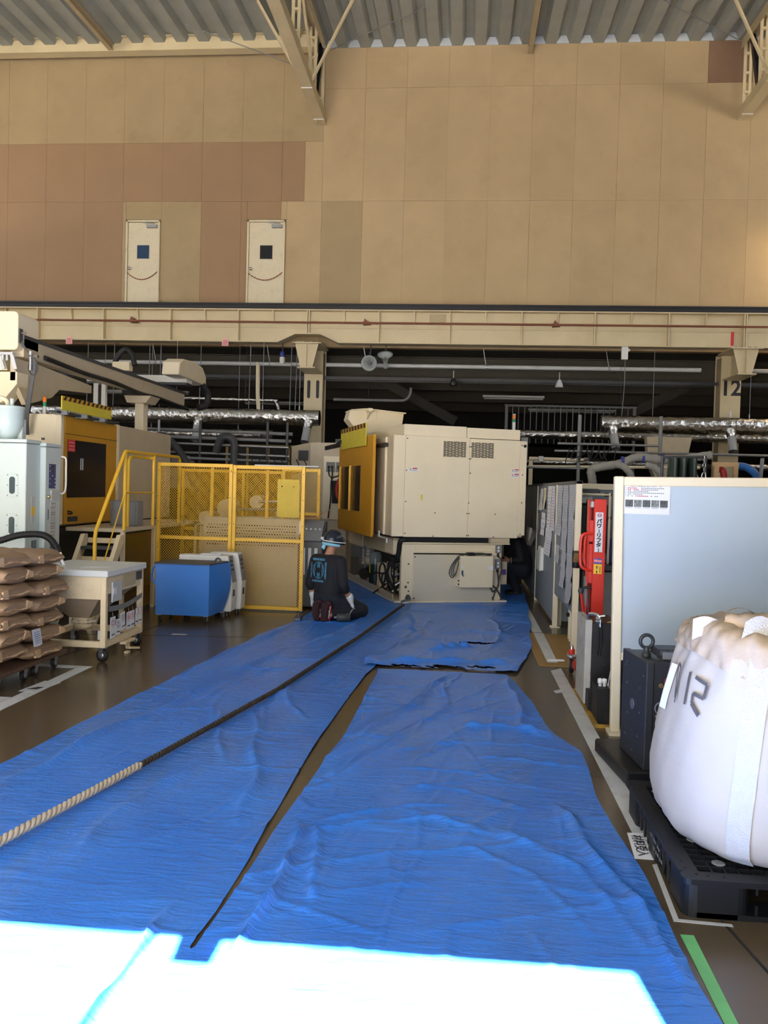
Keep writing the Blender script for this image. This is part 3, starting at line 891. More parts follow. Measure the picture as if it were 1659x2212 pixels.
tarp('blue_tarp', 'blue tarp under the machine with a torn bunched front edge',
     [(-.84, 7.4), (-.80, 8), (-.75, 9.2), (-.72, 11), (-.7, 14.5)], [(.52, 7.4), (.68, 8.08), (.756, 8.7), (.86, 10), (.95, 11.5), (1.0, 12.4), (1.05, 14.5)], 7.42, 14.5, FC, .009, 110, 430, 8,
     holes=((-.1, 7.47, .16, .06), (.23, 7.55, .12, .05), (-.45, 7.45, .13, .045), (.21, 8.72, .18, .035)), bumps=((.2, 8.88, .15, .014), (-.82, 7.6, .08, .04)), noise=.006)

# ------------------------------------------------------------------ tow rope
mat('rope_dark', (58, 48, 38), .85, var=.2, scale=30)
mat('rope_light', (186, 170, 146), .85, var=.12, scale=30)
rope = thing('tow_rope', 'thick twisted tow rope, dark then pale, running to the machine base', 'rope', (-1.7, 4.4, 0))
def rope_piece(path, mt, r=.016):
    m = M()
    P = [Vector(p) for p in path]
    L_ = sum((P[i + 1] - P[i]).length for i in range(len(P) - 1))
    n = int(L_ / .018)
    d = [0]
    for i in range(len(P) - 1): d.append(d[-1] + (P[i + 1] - P[i]).length)
    pts = []
    for k in range(n + 1):
        s = L_ * k / n
        pts.append(Vector([float(np.interp(s, d, [p[c] for p in P])) for c in range(3)]))
    ax = (P[-1] - P[0]).normalized(); x = ax.cross(Vector((0, 0, 1))).normalized(); y = x.cross(ax)
    for st in range(3):
        q = []
        for k, p in enumerate(pts):
            a = 2 * math.pi * (k * L_ / n / .11 + st / 3)
            q.append(p + .62 * r * (math.cos(a) * x + math.sin(a) * y))
        M().tube(q, r * .62, 6).build('rope_strand', mt, rope)
rope_piece([(-.72, 11.05, .07), (-1.02, 8.6, .05), (-1.355, 6.29, .04), (-1.712, 4.42, .045)], 'rope_dark')
rope_piece([(-1.712, 4.42, .045), (-1.90, 3.36, .06), (-2.2, 1.6, .1)], 'rope_light', .019)
sh = M()
sh.tube([(-.72, 11.04, .09), (-.66, 11.12, .11), (-.66, 11.25, .11), (-.70, 11.34, .10), (-.76, 11.28, .08), (-.75, 11.13, .08)], .016, 8, closed=True)
sh.cyl((-.74, 11.06, .09), (-.64, 11.06, .10), .014, n=8)
sh.build('shackle', 'galv', rope)
sh = M().tube(smooth_path([(-.70, 11.33, .10), (-.69, 11.45, .13), (-.68, 11.56, .08)], 4), .028, 8); sh.build('hook', 'dark_grey', rope)
sh = M().lathe([(.012, 0), (.026, .02), (.026, .06), (.016, .08)], (-.67, 11.2, .08), 12, 'z'); sh.build('swivel', 'dark_grey', rope)

# ------------------------------------------------------------------ floor markings
mat('tape_white', (196, 198, 198), .5, var=.06, scale=8, grime=.6, grime_rgb=(70, 64, 58), gscale=5)
mat('tape_green', (110, 190, 120), .5, var=.15, scale=3)
mat('mat_yellow', (150, 116, 58), .5, var=.25, scale=8, stretch=(40, 2, 1))
def flat(name, pts, z, m, label, cat, group=None):
    o = M().prism(pts, z, z + .0015, 'z').build(name, m)
    return tag(o, label, cat, group)
flat('floor_tape', [(.855, 3.98), (.952, 4.02), (.955, 7.75), (.850, 7.62)], .0005, 'tape_white', 'long white floor tape between the right tarp and the black pallet', 'tape', 'white floor tapes')
flat('floor_tape', [(.85, 7.95), (.95, 7.95), (.97, 9.6), (.86, 9.6)], .011, 'tape_white', 'white floor tape crossing the yellow ribbed mat', 'tape', 'white floor tapes')
flat('floor_tape', [(.86, 9.7), (.97, 9.7), (.985, 14), (.865, 14)], .0005, 'tape_white', 'white floor tape running past the paper-covered board', 'tape', 'white floor tapes')
flat('floor_tape', [(-3.11, 5.0), (-3.11, 6.91), (-3.22, 6.86), (-3.22, 5.0)], .0005, 'tape_white', 'white floor tape beside the paper sack dolly', 'tape', 'white floor tapes')
flat('floor_tape', [(-3.222, 6.80), (-3.112, 6.90), (-3.9, 6.90), (-3.9, 6.80)], .0022, 'tape_white', 'white floor tape behind the paper sack dolly', 'tape', 'white floor tapes')
flat('floor_tape', [(-3.222, 5.55), (-3.222, 5.80), (-3.9, 5.80), (-3.9, 5.55)], .0022, 'tape_white', 'white floor tape in front of the paper sack dolly', 'tape', 'white floor tapes')
flat('floor_tape', [(.895, 3.70), (.874, 3.69), (.845, 3.205), (1.06, 3.195), (1.06, 3.215), (.868, 3.225)], .0005, 'tape_white', 'thin white corner tape around the black pallet', 'tape', 'white floor tapes')
flat('floor_tape', [(.845, 3.11), (.893, 3.11), (.885, 2.3), (.845, 2.3)], .0008, 'tape_green', 'green tape strip along the right tarp edge', 'tape')
flat('tape_scrap', [(-3.0, 8.55), (-2.85, 8.57), (-2.84, 8.6), (-2.99, 8.59)], .001, 'tape_white', 'small pale tape scrap on the floor by the blue box', 'tape')
flat('tape_scrap', [(.80, 6.75), (.96, 6.90), (.95, 6.99), (.79, 6.84)], .0022, 'tape_white', 'small square tape patch laid across the white floor tape', 'tape')
o = M().box(.86, 8.0, .013, 1.02, 8.05, .026).build('plastic_strip', 'white_paint', bev=.004); tag(o, 'short white plastic strip lying on the yellow ribbed mat', 'strip')
t = thing('ribbed_mat', 'yellow-brown ribbed floor mat beside the paper-covered board', 'mat', (1.05, 8.7, 0))
M().box(.76, 7.82, 0, 1.7, 9.6, .006).build('sheet', 'mat_yellow', t)
rb = M()
for k in range(22): rb.box(.78 + k * .042, 7.84, .006, .795 + k * .042, 9.58, .010)
rb.build('rib', 'mat_yellow', t)
t = thing('floor_sign', 'white floor label lettered in black, beside the black pallet', 'sign', (.87, 3.88, 0))
M().prism([(.83, 4.02), (.942, 4.03), (.905, 3.735), (.808, 3.735)], .0025, .0035, 'z').build('card', 'paper', t)
lettering('lettering', '材料受入', .058, (.858, 3.88, .0042), (-.06, -1, 0), (1, -.06, 0), 'ink', t, bold=.0008)
lettering('small_lettering', '(0101   (0101', .028, (.905, 3.87, .0042), (-.09, -1, 0), (1, -.09, 0), 'ink', t)
t = thing('floor_sign', 'worn white floor label on the tape beside the sack dolly', 'sign', (-3.17, 6.1, 0))
M().prism([(-3.27, 5.98), (-3.13, 5.98), (-3.09, 6.30), (-3.24, 6.33)], .0025, .0035, 'z').build('card', 'tape_white', t)
pr = M()
for q in range(4): pr.box(-3.235 + q * .012, 6.05 + .02 * q, .0036, -3.16 + q * .006, 6.07 + .02 * q, .0042)
pr.build('print', 'ink', t)

# ------------------------------------------------------------------ black plastic pallet
pal = thing('plastic_pallet', 'black plastic pallet under the white bulk bag', 'pallet', (1.435, 3.79, 0))
X0, Y0, S = .885, 3.24, 1.1
def rrect(x0, y0, x1, y1, r, n=5):
    pts = []
    for cx, cy, a0 in ((x1 - r, y0 + r, -90), (x1 - r, y1 - r, 0), (x0 + r, y1 - r, 90), (x0 + r, y0 + r, 180)):
        for i in range(n + 1):
            a = math.radians(a0 + 90 * i / n); pts.append((cx + r * math.cos(a), cy + r * math.sin(a)))
    return pts
fr = M()
for a, b, c, d in ((X0, Y0, X0 + S, Y0 + .075), (X0, Y0 + S - .075, X0 + S, Y0 + S), (X0, Y0 + .075, X0 + .075, Y0 + S - .075), (X0 + S - .075, Y0 + .075, X0 + S, Y0 + S - .075)):
    fr.prism(rrect(a, b, c, d, .03) if c - a > .5 else rrect(a, b, c, d, .001, 1), .128, .15, 'z')
fr.build('deck_frame', 'black_plastic', pal)
gd = M()
k = X0 + .075 + .05
while k < X0 + S - .08: gd.box(k, Y0 + .06, .132, k + .007, Y0 + S - .06, .149); k += .052
k = Y0 + .075 + .05
while k < Y0 + S - .08: gd.box(X0 + .06, k, .132, X0 + S - .06, k + .007, .149); k += .052
gd.box(X0 + .06, Y0 + .06, .126, X0 + S - .06, Y0 + S - .06, .131)
gd.build('deck_grid', 'black_plastic', pal)
for i in range(3):
    for k in range(3):
        cx = X0 + (.13, S / 2, S - .13)[i]; cy = Y0 + (.13, S / 2, S - .13)[k]
        w = .125 if i != 1 else .10; h = .125 if k != 1 else .10
        M().prism(rrect(cx - w, cy - h, cx + w, cy + h, .05), 0, .128, 'z').build('foot', 'black_plastic', pal)
for y in (Y0 + .005, Y0 + S / 2 - .06, Y0 + S - .125): M().prism(rrect(X0 + .02, y, X0 + S - .02, y + .12, .03), .002, .022, 'z').build('skid', 'black_plastic', pal)
for k in range(8):
    y = Y0 + .26 + k * .075
    la = M(); la.bar((X0 + .012, y, .02), (X0 + .012, y + .0375, .12), .012, .01, (1, 0, 0)); la.bar((X0 + .012, y + .075, .02), (X0 + .012, y + .0375, .12), .012, .01, (1, 0, 0)); la.build('side_brace', 'black_plastic', pal)
for k in range(9):
    x = X0 + .27 + k * .065
    M().box(x, Y0 + .008, .022, x + .008, Y0 + .02, .06).build('front_rib', 'black_plastic', pal); M().box(x, Y0 + .008, .10, x + .008, Y0 + .02, .128).build('front_rib', 'black_plastic', pal)
mat('pad_grey', (120, 124, 124), .7)
for x, y in ((1.06, 3.40), (1.27, 3.30), (1.02, 3.62), (1.0, 4.18)):
    M().lathe([(.026, .149), (.026, .153), (.02, .154)], (x, y, 0), 16).build('grip_pad', 'pad_grey', pal)
for x, y in ((X0 + .03, Y0 + .16), (X0 + .03, Y0 + .10), (X0 + .06, Y0 + .05), (X0 + .1, Y0 + .04), (X0 + .16, Y0 + .035), (X0 + .035, Y0 + .96)):
    M().lathe([(.006, .1495), (.006, .1512)], (x, y, 0), 10).build('rivet_hole', 'black_rubber', pal)
pr = M()
for q, (yy, w) in enumerate(((3.76, .03), (3.72, .02), (3.69, .025), (3.65, .018), (3.62, .022))):
    pr.box(X0 - .0015, yy, .095 - .002 * q, X0, yy + w, .105 - .002 * q)
    pr.box(X0 - .0015, yy - .05, .055, X0, yy - .05 + w * .8, .068)
pr.build('moulded_print', 'mid_grey', pal)

# ------------------------------------------------------------------ white bulk bag
mat('bag_white', (180, 170, 156), .75, var=.03, scale=3, bump=.25, bscale=14, grime=.2, grime_rgb=(196, 180, 158), gscale=3)
mat('bag_tan', (172, 152, 128), .7, var=.10, scale=6, bump=.4, bscale=18)
mat('webbing', (190, 186, 179), .8, var=.04, scale=30, bump=.6, bscale=160)
mat('marker', (84, 78, 76), .8, var=.3, scale=40)
bag = thing('bulk_bag', 'white bulk bag marked 12, gathered at the top, on the black pallet', 'bag', (1.43, 3.77, .15))
BC = (1.43, 3.77)
ZR = [(.151, .40), (.17, .46), (.21, .505), (.28, .53), (.40, .535), (.55, .52), (.72, .488), (.85, .455), (.95, .42), (1.02, .385), (1.06, .35)]
def bag_pt(th, z, off=0):
    r = float(np.interp(z, [a for a, b in ZR], [b for a, b in ZR])) + off
    c, s = math.cos(th), math.sin(th); k = (abs(c) ** 2.6 + abs(s) ** 2.6) ** (-1 / 2.6)
    return Vector((BC[0] + r * k * c, BC[1] + r * k * s, z))
m = M(); P = []
zs = np.linspace(.151, 1.04, 40)
for i in range(96):
    th = 2 * math.pi * i / 96
    row = []
    for z in zs:
        a = .002 + .012 * max(0, (z - .75) / .3) + .006 * max(0, (.3 - z) / .15)
        off = a * (math.sin(th * 11 + z * 9) + .6 * math.sin(th * 23 - z * 14)) - .004 * math.exp(-((z - .52) / .01) ** 2)
        row.append(bag_pt(th, z, off))
    row.append(Vector((BC[0] + .2 * math.cos(th), BC[1] + .2 * math.sin(th), 1.05)))
    P.append([Vector((BC[0] + .1 * math.cos(th), BC[1] + .1 * math.sin(th), .1505))] + row)
m.grid(P, closed_u=True)
m.build('bag_body', 'bag_white', bag)
# crumpled gathered skirt round the top
m = M(); P = []
for i in range(280):
    th = 2 * math.pi * i / 280
    row = []
    for k, (z, ro) in enumerate(((.945, .018), (.975, .028), (1.01, .030), (1.04, .012), (1.06, -.03), (1.065, -.09), (1.045, -.16), (1.05, -.24))):
        w = .5 + .5 * math.sin(k)
        n_ = (1 - 2 * abs(math.sin(th * 6.5 + k * .55 + .8 * math.sin(th * 3)))) * .55 + (1 - 2 * abs(math.sin(th * 13 - k * .9 + 1.1 * math.sin(th * 5)))) * .5 + math.sin(th * 41 + k * 1.2) * .25
        b = bag_pt(th, min(z, 1.0), ro + .012 * n_)
        b.z = z - .012 + .010 * math.sin(th * 3 + k * .6) + .006 * n_ - (.05 * math.exp(-((th - 4.2) / .5) ** 2) if k < 2 else 0) + (.03 * math.exp(-((th - 3.55) / .35) ** 2))
        row.append(b)
    P.append(row)
m.grid(P, closed_u=True)
m.build('gathered_top', 'bag_tan', bag)
# rolled spout cloth lying across the top
m = M()
m.tube(smooth_path([(1.12, 3.62, 1.085), (1.25, 3.56, 1.075), (1.45, 3.60, 1.08), (1.7, 3.7, 1.10)], 6), .05, 10, radii=[.03 + .03 * math.sin(math.pi * i / 18) + .006 * math.sin(i * 2.3) for i in range(19)])
m.build('rolled_spout', 'bag_tan', bag)
# lifting loops
m = M(); P = []
for i in range(13):
    a = math.pi * i / 12
    for_ = [(1.14 + .07 * (1 - math.cos(a)), 3.70 + .01 * math.sin(a), 1.075 + .055 * math.sin(a)), (1.15 + .07 * (1 - math.cos(a)), 3.76 + .01 * math.sin(a), 1.07 + .055 * math.sin(a))]
    P.append(for_)
m.grid(P); m.build('lifting_loop', 'bag_tan', bag)
m = M(); P = []
for i in range(15):
    t_ = i / 14
    c = Vector((1.14 + .32 * t_, 3.47 + .02 * math.sin(t_ * 3), 1.075 + .03 * math.sin(math.pi * min(1, t_ * 2.5)) - .02 * t_))
    P.append([c + Vector((-.01, -.02, -.035)), c + Vector((.01, .0, .03))])
m.grid(P); m.build('lifting_loop', 'webbing', bag)
# vertical webbing strap with selvedge
def on_bag(pts, w, name, mt, off=.006, n=10):
    m = M(); P = []
    L_ = len(pts)
    for i in range((L_ - 1) * n + 1):
        s = i / n; k = min(int(s), L_ - 2); f_ = s - k
        th = pts[k][0] * (1 - f_) + pts[k + 1][0] * f_; z = pts[k][1] * (1 - f_) + pts[k + 1][1] * f_
        dth = pts[k + 1][0] - pts[k][0]; dz = pts[k + 1][1] - pts[k][1]
        a, b = bag_pt(th, z), bag_pt(th + dth * .01, z + dz * .01)
        d = (b - a).normalized(); c = Vector((BC[0], BC[1], z)); nr = (a - c); nr.z = 0; nr.normalize()
        x = d.cross(nr).normalized()
        wv = w(s / (L_ - 1)) if callable(w) else w
        def PP(q):
            p = a + x * q
            thp = math.atan2(p.y - BC[1], p.x - BC[0])
            return bag_pt(thp, max(.16, min(1.02, p.z)), off)
        P.append([PP(-wv / 2), PP(0), PP(wv / 2)])
    m.grid(P)
    return m.build(name, mt, bag, fix=False)
on_bag([(4.15, .98), (4.15, .94), (4.14, .76), (4.12, .49), (4.09, .23), (4.09, .17)], .085, 'strap', 'webbing', .008, 6)
on_bag([(5.6, .98), (5.6, .5), (5.6, .17)], .085, 'strap', 'webbing', .008, 8)
on_bag([(3.32, .74), (3.17, .875)], .012, 'marker_stroke', 'marker', .010, 6)
on_bag([(3.17, .875), (3.25, .862)], .012, 'marker_stroke', 'marker', .010, 6)
on_bag([(3.25, .862), (3.345, .72)], .010, 'marker_stroke', 'marker', .010, 6)
on_bag([(3.48, .865), (3.52, .735)], .016, 'marker_stroke', 'marker', .010, 6)
on_bag([(3.58, .855), (3.74, .84)], .014, 'marker_stroke', 'marker', .010, 6)
on_bag([(3.74, .84), (3.735, .785)], .016, 'marker_stroke', 'marker', .010, 6)
on_bag([(3.735, .785), (3.60, .79)], .014, 'marker_stroke', 'marker', .010, 6)
on_bag([(3.60, .79), (3.61, .752)], .014, 'marker_stroke', 'marker', .010, 6)
on_bag([(3.61, .752), (3.72, .715)], .018, 'marker_stroke', 'marker', .010, 6)
# delivery papers
o = M(); P = []
for i in range(9):
    t_ = i / 8
    P.append([(.985 + .12 * t_, 3.62 + .02 * t_, 1.00 + .02 * math.sin(t_ * 3)), (.992 + .13 * t_, 3.64 + .03 * t_, 1.085 + .012 * math.sin(t_ * 4))])
o.grid(P); o.build('paper_label', 'paper', bag)
o = M(); P = []
for i in range(7):
    z = .66 + .2 * i / 6
    P.append([bag_pt(3.02, z, .02), bag_pt(3.12, z, .006)])
o.grid(P); o.build('paper_sheet', 'paper', bag)
# clear plastic film heap just behind the bag
glass('clear_film', (190, 198, 204), .12, .35)
m = M()
P = []
for i in range(24):
    a = 2 * math.pi * i / 24
    P.append([Vector((1.62 + (.17 * math.sin(p) + .012 * math.sin(a * 5 + k)) * math.cos(a), 3.95 + .17 * math.sin(p) * math.sin(a), 1.10 + .075 * math.cos(p) + .01 * math.sin(a * 7 + k * 2))) for k, p in enumerate(np.linspace(.05, 2.9, 9))])
m.grid(P, closed_u=True)
tag(m.build('plastic_film', 'clear_film'), 'crumpled clear plastic film on top of the white bulk bag', 'film')

# ------------------------------------------------------------------ injection moulds standing on the floor at right
mat('mold_steel', (50, 51, 53), .45, metal=.15, var=.2, scale=5, grime=.3, grime_rgb=(30, 26, 24), gscale=4)
mat('mold_dark', (34, 33, 33), .5, metal=.4, var=.3, scale=6, grime=.6, grime_rgb=(74, 66, 60), gscale=5)
mat('mold_white', (170, 168, 160), .6, var=.1, scale=6, grime=.9, grime_rgb=(46, 42, 40), gscale=7)
mat('brass', (190, 170, 120), .35, metal=.9)
mat('red_clamp', (110, 30, 28), .4)
a7 = math.radians(7)
md = thing('injection_mold', 'dark steel mould with a lifting eye bolt, beside the white bulk bag', 'mold', (1.045, 4.70, 0), a7)
M().box(-.10, -.03, 0, .45, .60, .085).build('base_board', 'black_plastic', md, bev=.01)
M().box(0, 0, .085, .042, .42, .685).build('clamp_plate', 'mold_steel', md, bev=.004)
M().box(.042, .012, .085, .135, .41, .68).build('cavity_block', 'mold_steel', md, bev=.003)
M().box(.139, .012, .085, .25, .41, .68).build('core_block', 'mold_steel', md, bev=.003)
M().box(.25, 0, .085, .30, .42, .685).build('clamp_plate', 'mold_steel', md, bev=.004)
e = M()
e.lathe([(.026, .68), (.026, .70), (.018, .705), (.016, .735)], (.06, .19, 0), 14)
e.tube([(.06 + .037 * math.cos(2 * math.pi * i / 20), .19, .768 + .037 * math.sin(2 * math.pi * i / 20)) for i in range(20)], .0105, 10, closed=True)
e.build('eye_bolt', 'mold_steel', md)
b = M().box(.10, .10, .688, .24, .13, .70); b.box(.10, .10, .70, .105, .24, .735); b.box(.10, .10, .735, .24, .24, .74)
b.build('top_bracket', 'mold_steel', md)
M().box(.115, .08, .688, .24, .085, .728).build('label_plate', 'mid_grey', md)
M().cyl((.235, .13, .69), (.26, .13, .79), .004, n=6).build('screw_rod', 'mold_steel', md)
M().box(.10, -.004, .565, .20, .012, .60).build('safety_strap', 'red_clamp', md, bev=.003)
sc_ = M()
for x, z, r in ((.085, .555, .013), (.105, .53, .009), (.085, .455, .01), (.085, .41, .01), (.065, .385, .007), (.09, .385, .008), (.065, .34, .007), (.09, .34, .009), (.065, .265, .006), (.09, .265, .009), (.075, .21, .01)):
    sc_.cyl((x, -.006 + .012, z), (x, .013, z), r, n=10); sc_.cyl((x, .002, z), (x, .013, z), r * .7, n=10)
sc_.build('water_port', 'brass', md)
ar = M().tube([(.085 - .03 * math.sin(math.pi * i / 12), .006, .43 + .032 * math.cos(math.pi * i / 12)) for i in range(13)], .004, 6); ar.build('water_hose', 'mid_grey', md)
bo = M()
for y, z in ((.05, .60), (.36, .60), (.34, .62), (.10, .52), (.33, .50), (.10, .38), (.3, .33), (.12, .24), (.33, .20), (.2, .14)):
    bo.cyl((-.001, y, z), (.004, y, z), .006, n=8)
bo.build('bolt', 'galv', md)
M().cyl((-.004, .22, .40), (.004, .22, .40), .03, n=18).build('locating_ring', 'galv', md)

m2 = thing('injection_mold', 'grimy mould with a scratched white plate and pipe fittings on top', 'mold', (1.1, 6.55, 0))
M().box(.955, 6.36, .03, 1.005, 6.80, .66).build('insulation_plate', 'mold_white', m2, bev=.004)
M().box(1.005, 6.36, .02, 1.20, 6.82, .64).build('cavity_block', 'mold_dark', m2, bev=.004)
M().box(1.204, 6.38, .02, 1.42, 6.80, .62).build('core_block', 'mold_dark', m2, bev=.004)
M().box(.97, 6.20, .02, 1.16, 6.36, .15).build('foot_block', 'mold_dark', m2, bev=.004)
pf = M()
pf.tube(smooth_path([(.98, 6.38, .66), (.98, 6.36, .705), (1.02, 6.33, .71), (1.05, 6.31, .69), (1.055, 6.31, .62)], 4), .013, 8)
for z in (.68, .66): pf.cyl((1.03, 6.33, z), (1.06, 6.31, z), .022, n=8)
pf.cyl((1.05, 6.31, .70), (1.085, 6.30, .705), .01, n=6)
pf.build('pipe_fitting', 'chrome', m2)
pf = M()
for dx in (0, .022): pf.tube(smooth_path([(1.045 + dx, 6.33, .62), (1.05 + dx, 6.34, .50), (1.04 + dx, 6.345, .40)], 4), .006, 6)
pf.build('water_hose', 'black_rubber', m2)
pf = M().tube(smooth_path([(1.12, 6.4, .64), (1.2, 6.38, .66), (1.3, 6.42, .65)], 4), .008, 6); pf.build('air_hose', 'mat_yellow', m2)
pp = M()
for x, z in ((1.10, .47), (1.11, .33), (1.10, .24), (1.09, .20), (1.16, .36)): pp.cyl((x, 6.353, z), (x, 6.36, z), .014, n=10)
pp.build('water_port', 'black_rubber', m2)
m3 = thing('mold_insert', 'small dark mould block with white elbow fittings, behind the board post', 'mold', (1.04, 6.02, 0))
M().box(.985, 5.90, .0, 1.07, 6.16, .25).build('plate', 'mold_dark', m3, bev=.003)
M().box(1.07, 5.92, .0, 1.10, 6.15, .24).build('spacer', 'light_grey', m3, bev=.003)
M().box(1.10, 5.90, .0, 1.18, 6.16, .25).build('plate', 'mold_dark', m3, bev=.003)
q = M()
for x in (1.015, 1.045): q.lathe([(.012, .25), (.012, .27), (.018, .272), (.018, .30), (.008, .305)], (x, 6.0, 0), 10)
q.build('elbow_fitting', 'white_paint', m3); M().cyl((1.07, 6.0, .25), (1.085, 6.0, .36), .004, n=6).build('rod', 'light_grey', m3)
mat('hazard_board', (150, 116, 40), .6, var=.5, scale=12, grime=.9, grime_rgb=(30, 28, 26), gscale=9)
o = M().box(.955, 5.85, 0, .985, 6.9, .02); o.box(.955, 5.82, 0, 1.4, 5.85, .02)
tag(o.build('hazard_strip', 'hazard_board'), 'scuffed yellow and black floor edging around the grimy moulds', 'edging')

# ------------------------------------------------------------------ partition boards at right
mat('board_blue', (172, 186, 194), .45, var=.03, scale=2)
mat('board_grey', (120, 128, 134), .5, var=.04, scale=2)
mat('frame_cream', (224, 212, 182), .45, var=.04, scale=4)
pb = thing('partition_board', 'pale blue partition board with cream frame, a printed notice at its corner', 'board', (1.07, 5.70, 0))
M().box(1.085, 5.69, .545, 2.50, 5.715, 1.665).build('panel', 'board_blue', pb)
M().box(1.04, 5.67, .02, 1.10, 5.73, 1.725).build('post', 'frame_cream', pb, bev=.006)
M().box(2.48, 5.67, .02, 2.54, 5.73, 1.725).build('post', 'frame_cream', pb, bev=.006)
M().box(1.10, 5.672, 1.66, 2.48, 5.728, 1.722).build('top_rail', 'frame_cream', pb, bev=.006)
M().box(1.10, 5.675, .50, 2.48, 5.725, .55).build('bottom_rail', 'frame_cream', pb, bev=.004)
for x in (1.07, 2.51): M().box(x - .045, 5.64, 0, x + .045, 5.78, .02).build('foot', 'frame_cream', pb)
pb.rotation_euler = (0, -.018, 0)
nt = thing('notice_sheet', 'white printed notice with five photos on the pale blue board', 'notice', (1.21, 5.685, 1.48))
M().box(1.075, 5.684, 1.478, 1.372, 5.6865, 1.688).build('sheet', 'paper', nt)
lettering('title', '生技金型置き場使用ルール', .017, (1.215, 5.6835, 1.666), (1, 0, 0), (0, 0, 1), 'ink', nt, bold=.0004)
pr = M(); prr = M()
rr_ = random.Random(3)
for q, (n_, red) in enumerate(((19, (0, 5)), (16, (0, 8)), (11, None), (20, None), (8, None), (16, (5, 11)))):
    z = 1.647 - q * .0105
    for k in range(n_):
        if rr_.random() < .12: continue
        tgt = prr if red and red[0] <= k < red[1] else pr
        tgt.box(1.096 + k * .0125, 5.6832, z, 1.096 + k * .0125 + .0095, 5.684, z + .0055)
    pr.box(1.084, 5.6832, z, 1.088, 5.684, z + .0055)
for k in range(5):
    for q in range(6): pr.box(1.088 + k * .056 + q * .007, 5.6832, 1.517, 1.088 + k * .056 + q * .007 + .005, 5.684, 1.5205)
pr.build('print', 'mid_grey', nt); prr.build('print', 'ink_red', nt)
mat('photo_a', (70, 76, 74), .5, var=.9, scale=60); mat('photo_b', (110, 116, 112), .5, var=.8, scale=70)
for k in range(5):
    M().box(1.084 + k * .056, 5.6832, 1.525, 1.084 + k * .056 + .05, 5.684, 1.572).build('photo', 'photo_b' if k in (1, 3) else 'photo_a', nt)

bd = thing('notice_board', 'long grey notice board covered with hanging papers, receding into the hall', 'board', (1.16, 8.43, 0))
M().box(1.135, 8.46, .41, 1.16, 10.10, 1.70).build('panel', 'board_grey', bd)
M().box(1.135, 10.16, .05, 1.16, 15.2, 1.70).build('panel', 'board_grey', bd)
for y in (8.40, 10.10, 12.6, 15.2): M().box(1.125, y, .0, 1.185, y + .06, 1.73).build('post', 'frame_cream', bd, bev=.005)
M().box(1.125, 8.40, 1.70, 1.185, 15.2, 1.73).build('top_rail', 'dark_grey', bd)
for y in (8.43, 10.13): M().box(1.10, y - .05, 0, 1.21, y + .05, .015).build('foot', 'frame_cream', bd)
# papers
def paper(y0, y1, z0, z1, lab, curl=.02, tint='paper', lines=0, ink='ink', x=1.133):
    t = thing('paper_sheet', lab, 'paper', (x, (y0 + y1) / 2, z0), 0, 'papers on the notice board')
    m = M(); P = []
    for i in range(7):
        f = i / 6; z = z1 + (z0 - z1) * f
        row = []
        for k in range(4):
            y = y0 + (y1 - y0) * k / 3
            row.append((x - .002 - curl * f ** 2 * (.6 + .4 * math.sin(k * 2 + y * 9)) - .003 * math.sin(i * 1.7 + y * 5), y, z))
        P.append(row)
    m.grid(P); m.build('sheet', tint, t, fix=False)
    if lines:
        pr = M()
        for q in range(lines):
            z = z1 - (z1 - z0) * (q + 1.2) / (lines + 1.5)
            xx = x - .006 - curl * ((z1 - z) / (z1 - z0)) ** 2
            pr.box(xx - .001, y0 + .06 * (y1 - y0), z, xx, y1 - .12 * (y1 - y0), z + .0035)
        pr.build('print', ink, t)
    return t
mat('paper_grey', (190, 192, 196), .7, var=.04, scale=8)
W_ = 'on the notice board'
paper(8.50, 8.98, 1.34, 1.69, 'top ruled sheet ' + W_ + ', nearest its cream post', .01, 'paper_grey', 12, 'ink_faint')
paper(8.50, 8.98, .96, 1.345, 'second ruled sheet down ' + W_ + ', nearest its cream post', .014, 'paper_grey', 12, 'ink_faint')
paper(8.52, 9.0, .70, .97, 'third ruled sheet down ' + W_ + ', nearest its cream post', .018, 'paper_grey', 10, 'ink_faint')
paper(8.54, 9.0, .47, .71, 'lowest ruled sheet ' + W_ + ', nearest its cream post', .03, 'paper_grey', 10, 'ink_faint')
paper(9.04, 9.50, 1.30, 1.69, 'ruled sheet with a grey box at its top, second column ' + W_, .01, 'paper_grey', 12, 'ink_faint')
paper(9.06, 9.52, .98, 1.31, 'ruled sheet in the middle of the second column ' + W_, .02, 'paper_grey', 10, 'ink_faint')
paper(9.08, 9.45, .80, .97, 'short sheet low in the second column ' + W_, .015, 'paper_grey', 6, 'ink_faint')
paper(9.10, 9.5, .58, .80, 'lowest curling sheet in the second column ' + W_, .035, 'paper_grey', 6, 'ink_faint')
paper(9.58, 10.02, 1.42, 1.69, 'upper sheet in the third column ' + W_, .01, 'paper_grey', 8, 'ink_faint')
paper(9.60, 10.04, 1.12, 1.42, 'middle sheet in the third column ' + W_, .02, 'paper_grey', 8, 'ink_faint')
paper(9.70, 10.04, .80, 1.0, 'small lone sheet below the third column ' + W_, .015, 'paper_grey', 4, 'ink_faint')
paper(10.30, 10.68, 1.14, 1.69, 'tall sheet with dotted red print ' + W_, .01, 'paper', 14, 'ink_red')
paper(10.72, 11.15, 1.14, 1.69, 'tall sheet with pink headline letters ' + W_, .01, 'paper', 10, 'ink_red')
paper(10.55, 11.3, .80, 1.14, 'bright white sheet under the red-printed sheets ' + W_, .03, 'paper', 8, 'ink_faint')
paper(11.35, 11.7, 1.38, 1.67, 'yellowish folder sheet left of the pink headline sheet', .03, 'frame_cream', 0)
paper(11.8, 12.2, 1.36, 1.66, 'thick grey folder hanging ' + W_ + ', left of the yellowish one', .04, 'paper_grey', 0)
